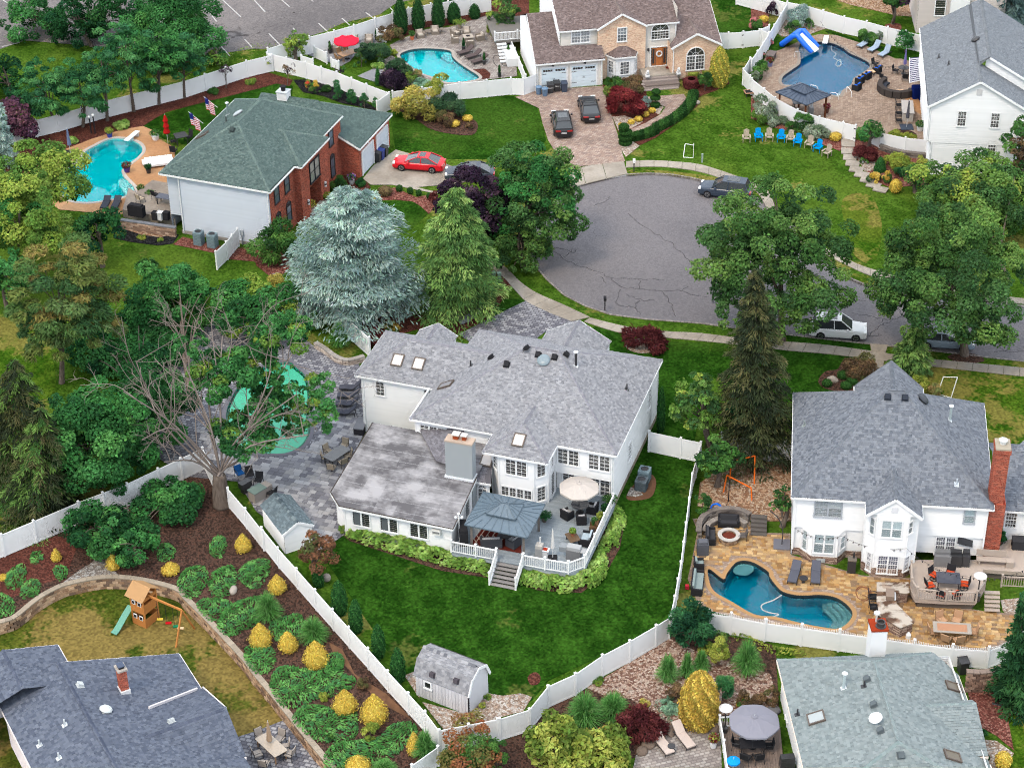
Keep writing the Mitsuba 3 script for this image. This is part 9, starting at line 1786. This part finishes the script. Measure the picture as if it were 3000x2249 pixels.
for i in range(22): a, b = at(43,1835+i*22,1290+i*2), at(43,1880+i*22,1800); m = M(); m.bar(a+[0,0,.1],b+[0,0,.1],.155,.1,hx(150,134,126,.55)*rng.uniform(.85,1.12)); m.out(part(kd,'plank'))
railing(kd,[p for p in P('43 1880,1760 1850,1530 1815,1330 2000,1320 2200,1310',.1)],np.zeros(1),h=.9,gap=.16); parasol('large grey parasol over the bottom right deck',at(43,2085,1490,.12),1.6,2.6,hx(166,166,180,.5),drop=.27); table('dark table under the large grey parasol',Fr(at(43,2080,1520,.12)),1.6,1.0,.73,BLACK*2,DARK,mat='glass')
for x, y, lb in ((1960,1500,'left'),(2030,1610,'near left'),(2130,1610,'near right'),(2210,1520,'right')): chair(f'black iron chair at the {lb} of the table under the grey parasol',face_to(43,x,y,2085,1520,.12),DARK,DARK)
parasol('tiny bright blue toy umbrella by the deck rail',at(43,1925,1700),.42,1.2,lin((30,150,230))*.8,n=8,vent=False); boxy('dark grill by the wall of the grey green house','grill','grill',Fr(at(44,290,1660),.1),[('cabinet',(0,0,.4),(.9,.5,.8),DARK),('lid',(0,0,.9),(.85,.45,.25),DARK)],'satin'); bin_('black wheeled bin behind the grey green roof',44,1710,880,DARK)
table('weathered wooden table on the lower yard patio',face_to(42,130,1535,200,1600,ZY+.05),1.0,2.2,.74,hx(196,182,166,.6),WOOD); closed_parasol('closed tan parasol through the weathered table',at(42,118,1520,ZY+.05),2.5,hx(190,164,140,.6),False,.22)
for x, y, lb in ((45,1450,'far left'),(195,1460,'far right'),(235,1525,'middle right'),(275,1580,'near right'),(15,1580,'left'),(70,1660,'near left')): chair(f'grey sling chair at the {lb} of the weathered table',face_to(42,x,y,130,1540,ZY+.05),hx(190,180,172,.6),DARK,back=1.05)
# ================================================================ small things
def lights(label,pts,n=9):
    k = thing('string_lights',label,'string lights'); m = M()
    for a, b in zip(pts,pts[1:]):
        q = [a+(b-a)*t-np.array([0,0,.5*4*t*(1-t)]) for t in np.linspace(0,1,n)]; m.tube(q,.012,DARK,4)
        for x in q[1:-1]: m.tube([x,x-[0,0,.14]],.035,DARK*2,5)
    m.out(part(k,'cord'),kind='stuff',label='thin cord with hanging bulbs')
w_ = lambda u, v, z: FD.w([[u,v,z]])[0]
lights('string of bulbs sagging along the white hip roofed house',[w_(.3,-.3,2.9),w_(3.6,-.5,2.6),w_(7.9,-1.7,2.8),w_(12,-3.6,2.2),w_(16,-2.5,2.4)],12); lights('string of bulbs over the blue pool patio',[at(14,560,170,2.3),at(14,830,430,2.6),at(14,1150,540,2.6),at(14,1390,560,3.2)],12)
k = thing('parasol_stand','grey square stand of a curved side parasol by the house corner','umbrella stand'); p = at(34,248,1375); m = M(); m.slab(shapely.box(-.5,-.5,.5,.5).buffer(.08),0,.14,hx(130,130,140,.6)); m.fr = Fr(p,FD.a); m.out(part(k,'base')); m = M(); m.tube(smooth_line([p,p+[0,0,1.3],p+[-.3,.2,2.2],p+[-.9,.5,2.7]],4),.04,DARK,6); m.out(part(k,'pole'),'satin')
k = thing('bird_bath','small grey bird bath between the ornamental grasses','bird bath'); m = M(); m.lathe([(.16,0),(.08,.1),(.07,.6),(.3,.75),(.33,.8),(.26,.77),(0,.74)],at(22,510,1010),hx(170,160,140,.6),14); m.out(k)
m = M(); m.lathe([(.12,0),(.16,.1),(.14,.3),(.1,.34),(0,.3)],at(43,425,1225),hx(220,216,206,.6),10); m.out(thing('stone_pot','small hollow white stone pot at the fence foot','pot'))
boxy('red bucket on the ochre patio edge','bucket','bucket',Fr(at(43,1555,205)),[('body',(0,0,.14),(.26,.26,.28),lin((220,60,80))*.7)])
for i, (x,lb) in enumerate(((1925,'left green utility box at the sidewalk'),(1968,'right green utility box at the sidewalk'))): boxy(lb,'utility_box','utility box',Fr(at(22,x,760+i*5),.4),[('case',(0,0,.45),(.3,.3,.9),hx(130,160,140,.6)),('cap',(0,0,.93),(.34,.34,.06),hx(150,178,160,.6))])
boxy('grey electric meter box on the siding by the screen fence','meter_box','meter',Fr(at(21,1965,460),-.36),[('case',(0,0,1.2),(.3,.14,.5),hx(200,206,212,.7)),('conduit',(0,0,.45),(.07,.07,1.0),GREY)])
for x, h, lb in ((740,1.7,'left black lamp post by the turquoise pool'),(772,1.9,'right lamp post with a white globe by the turquoise pool')): k = thing('lamp_post',lb,'lamp'); p = at(11,x,1085); m = M(); m.tube([p,p+[0,0,h]],.06,BLACK*2,6); m.out(part(k,'post')); m = M(); m.ball(p+[0,0,h+.12],.16,WHITE,7); m.out(part(k,'globe'),'satin')
k = thing('lamp_post','tall street lamp at the street behind the dark spruce','lamp'); p = at(23,1765,930); m = M(); m.tube(smooth_line([p,p+[0,0,2.8],p+[0,0,3.4]],3),.07,hx(170,178,184,.6),8); m.out(part(k,'post'),'metal'); m = M(); m.lathe([(.1,0),(.22,.1),(.2,.4),(.05,.55),(0,.56)],p+[0,0,3.4],hx(190,200,206,.6),10); m.out(part(k,'lantern'),'satin')
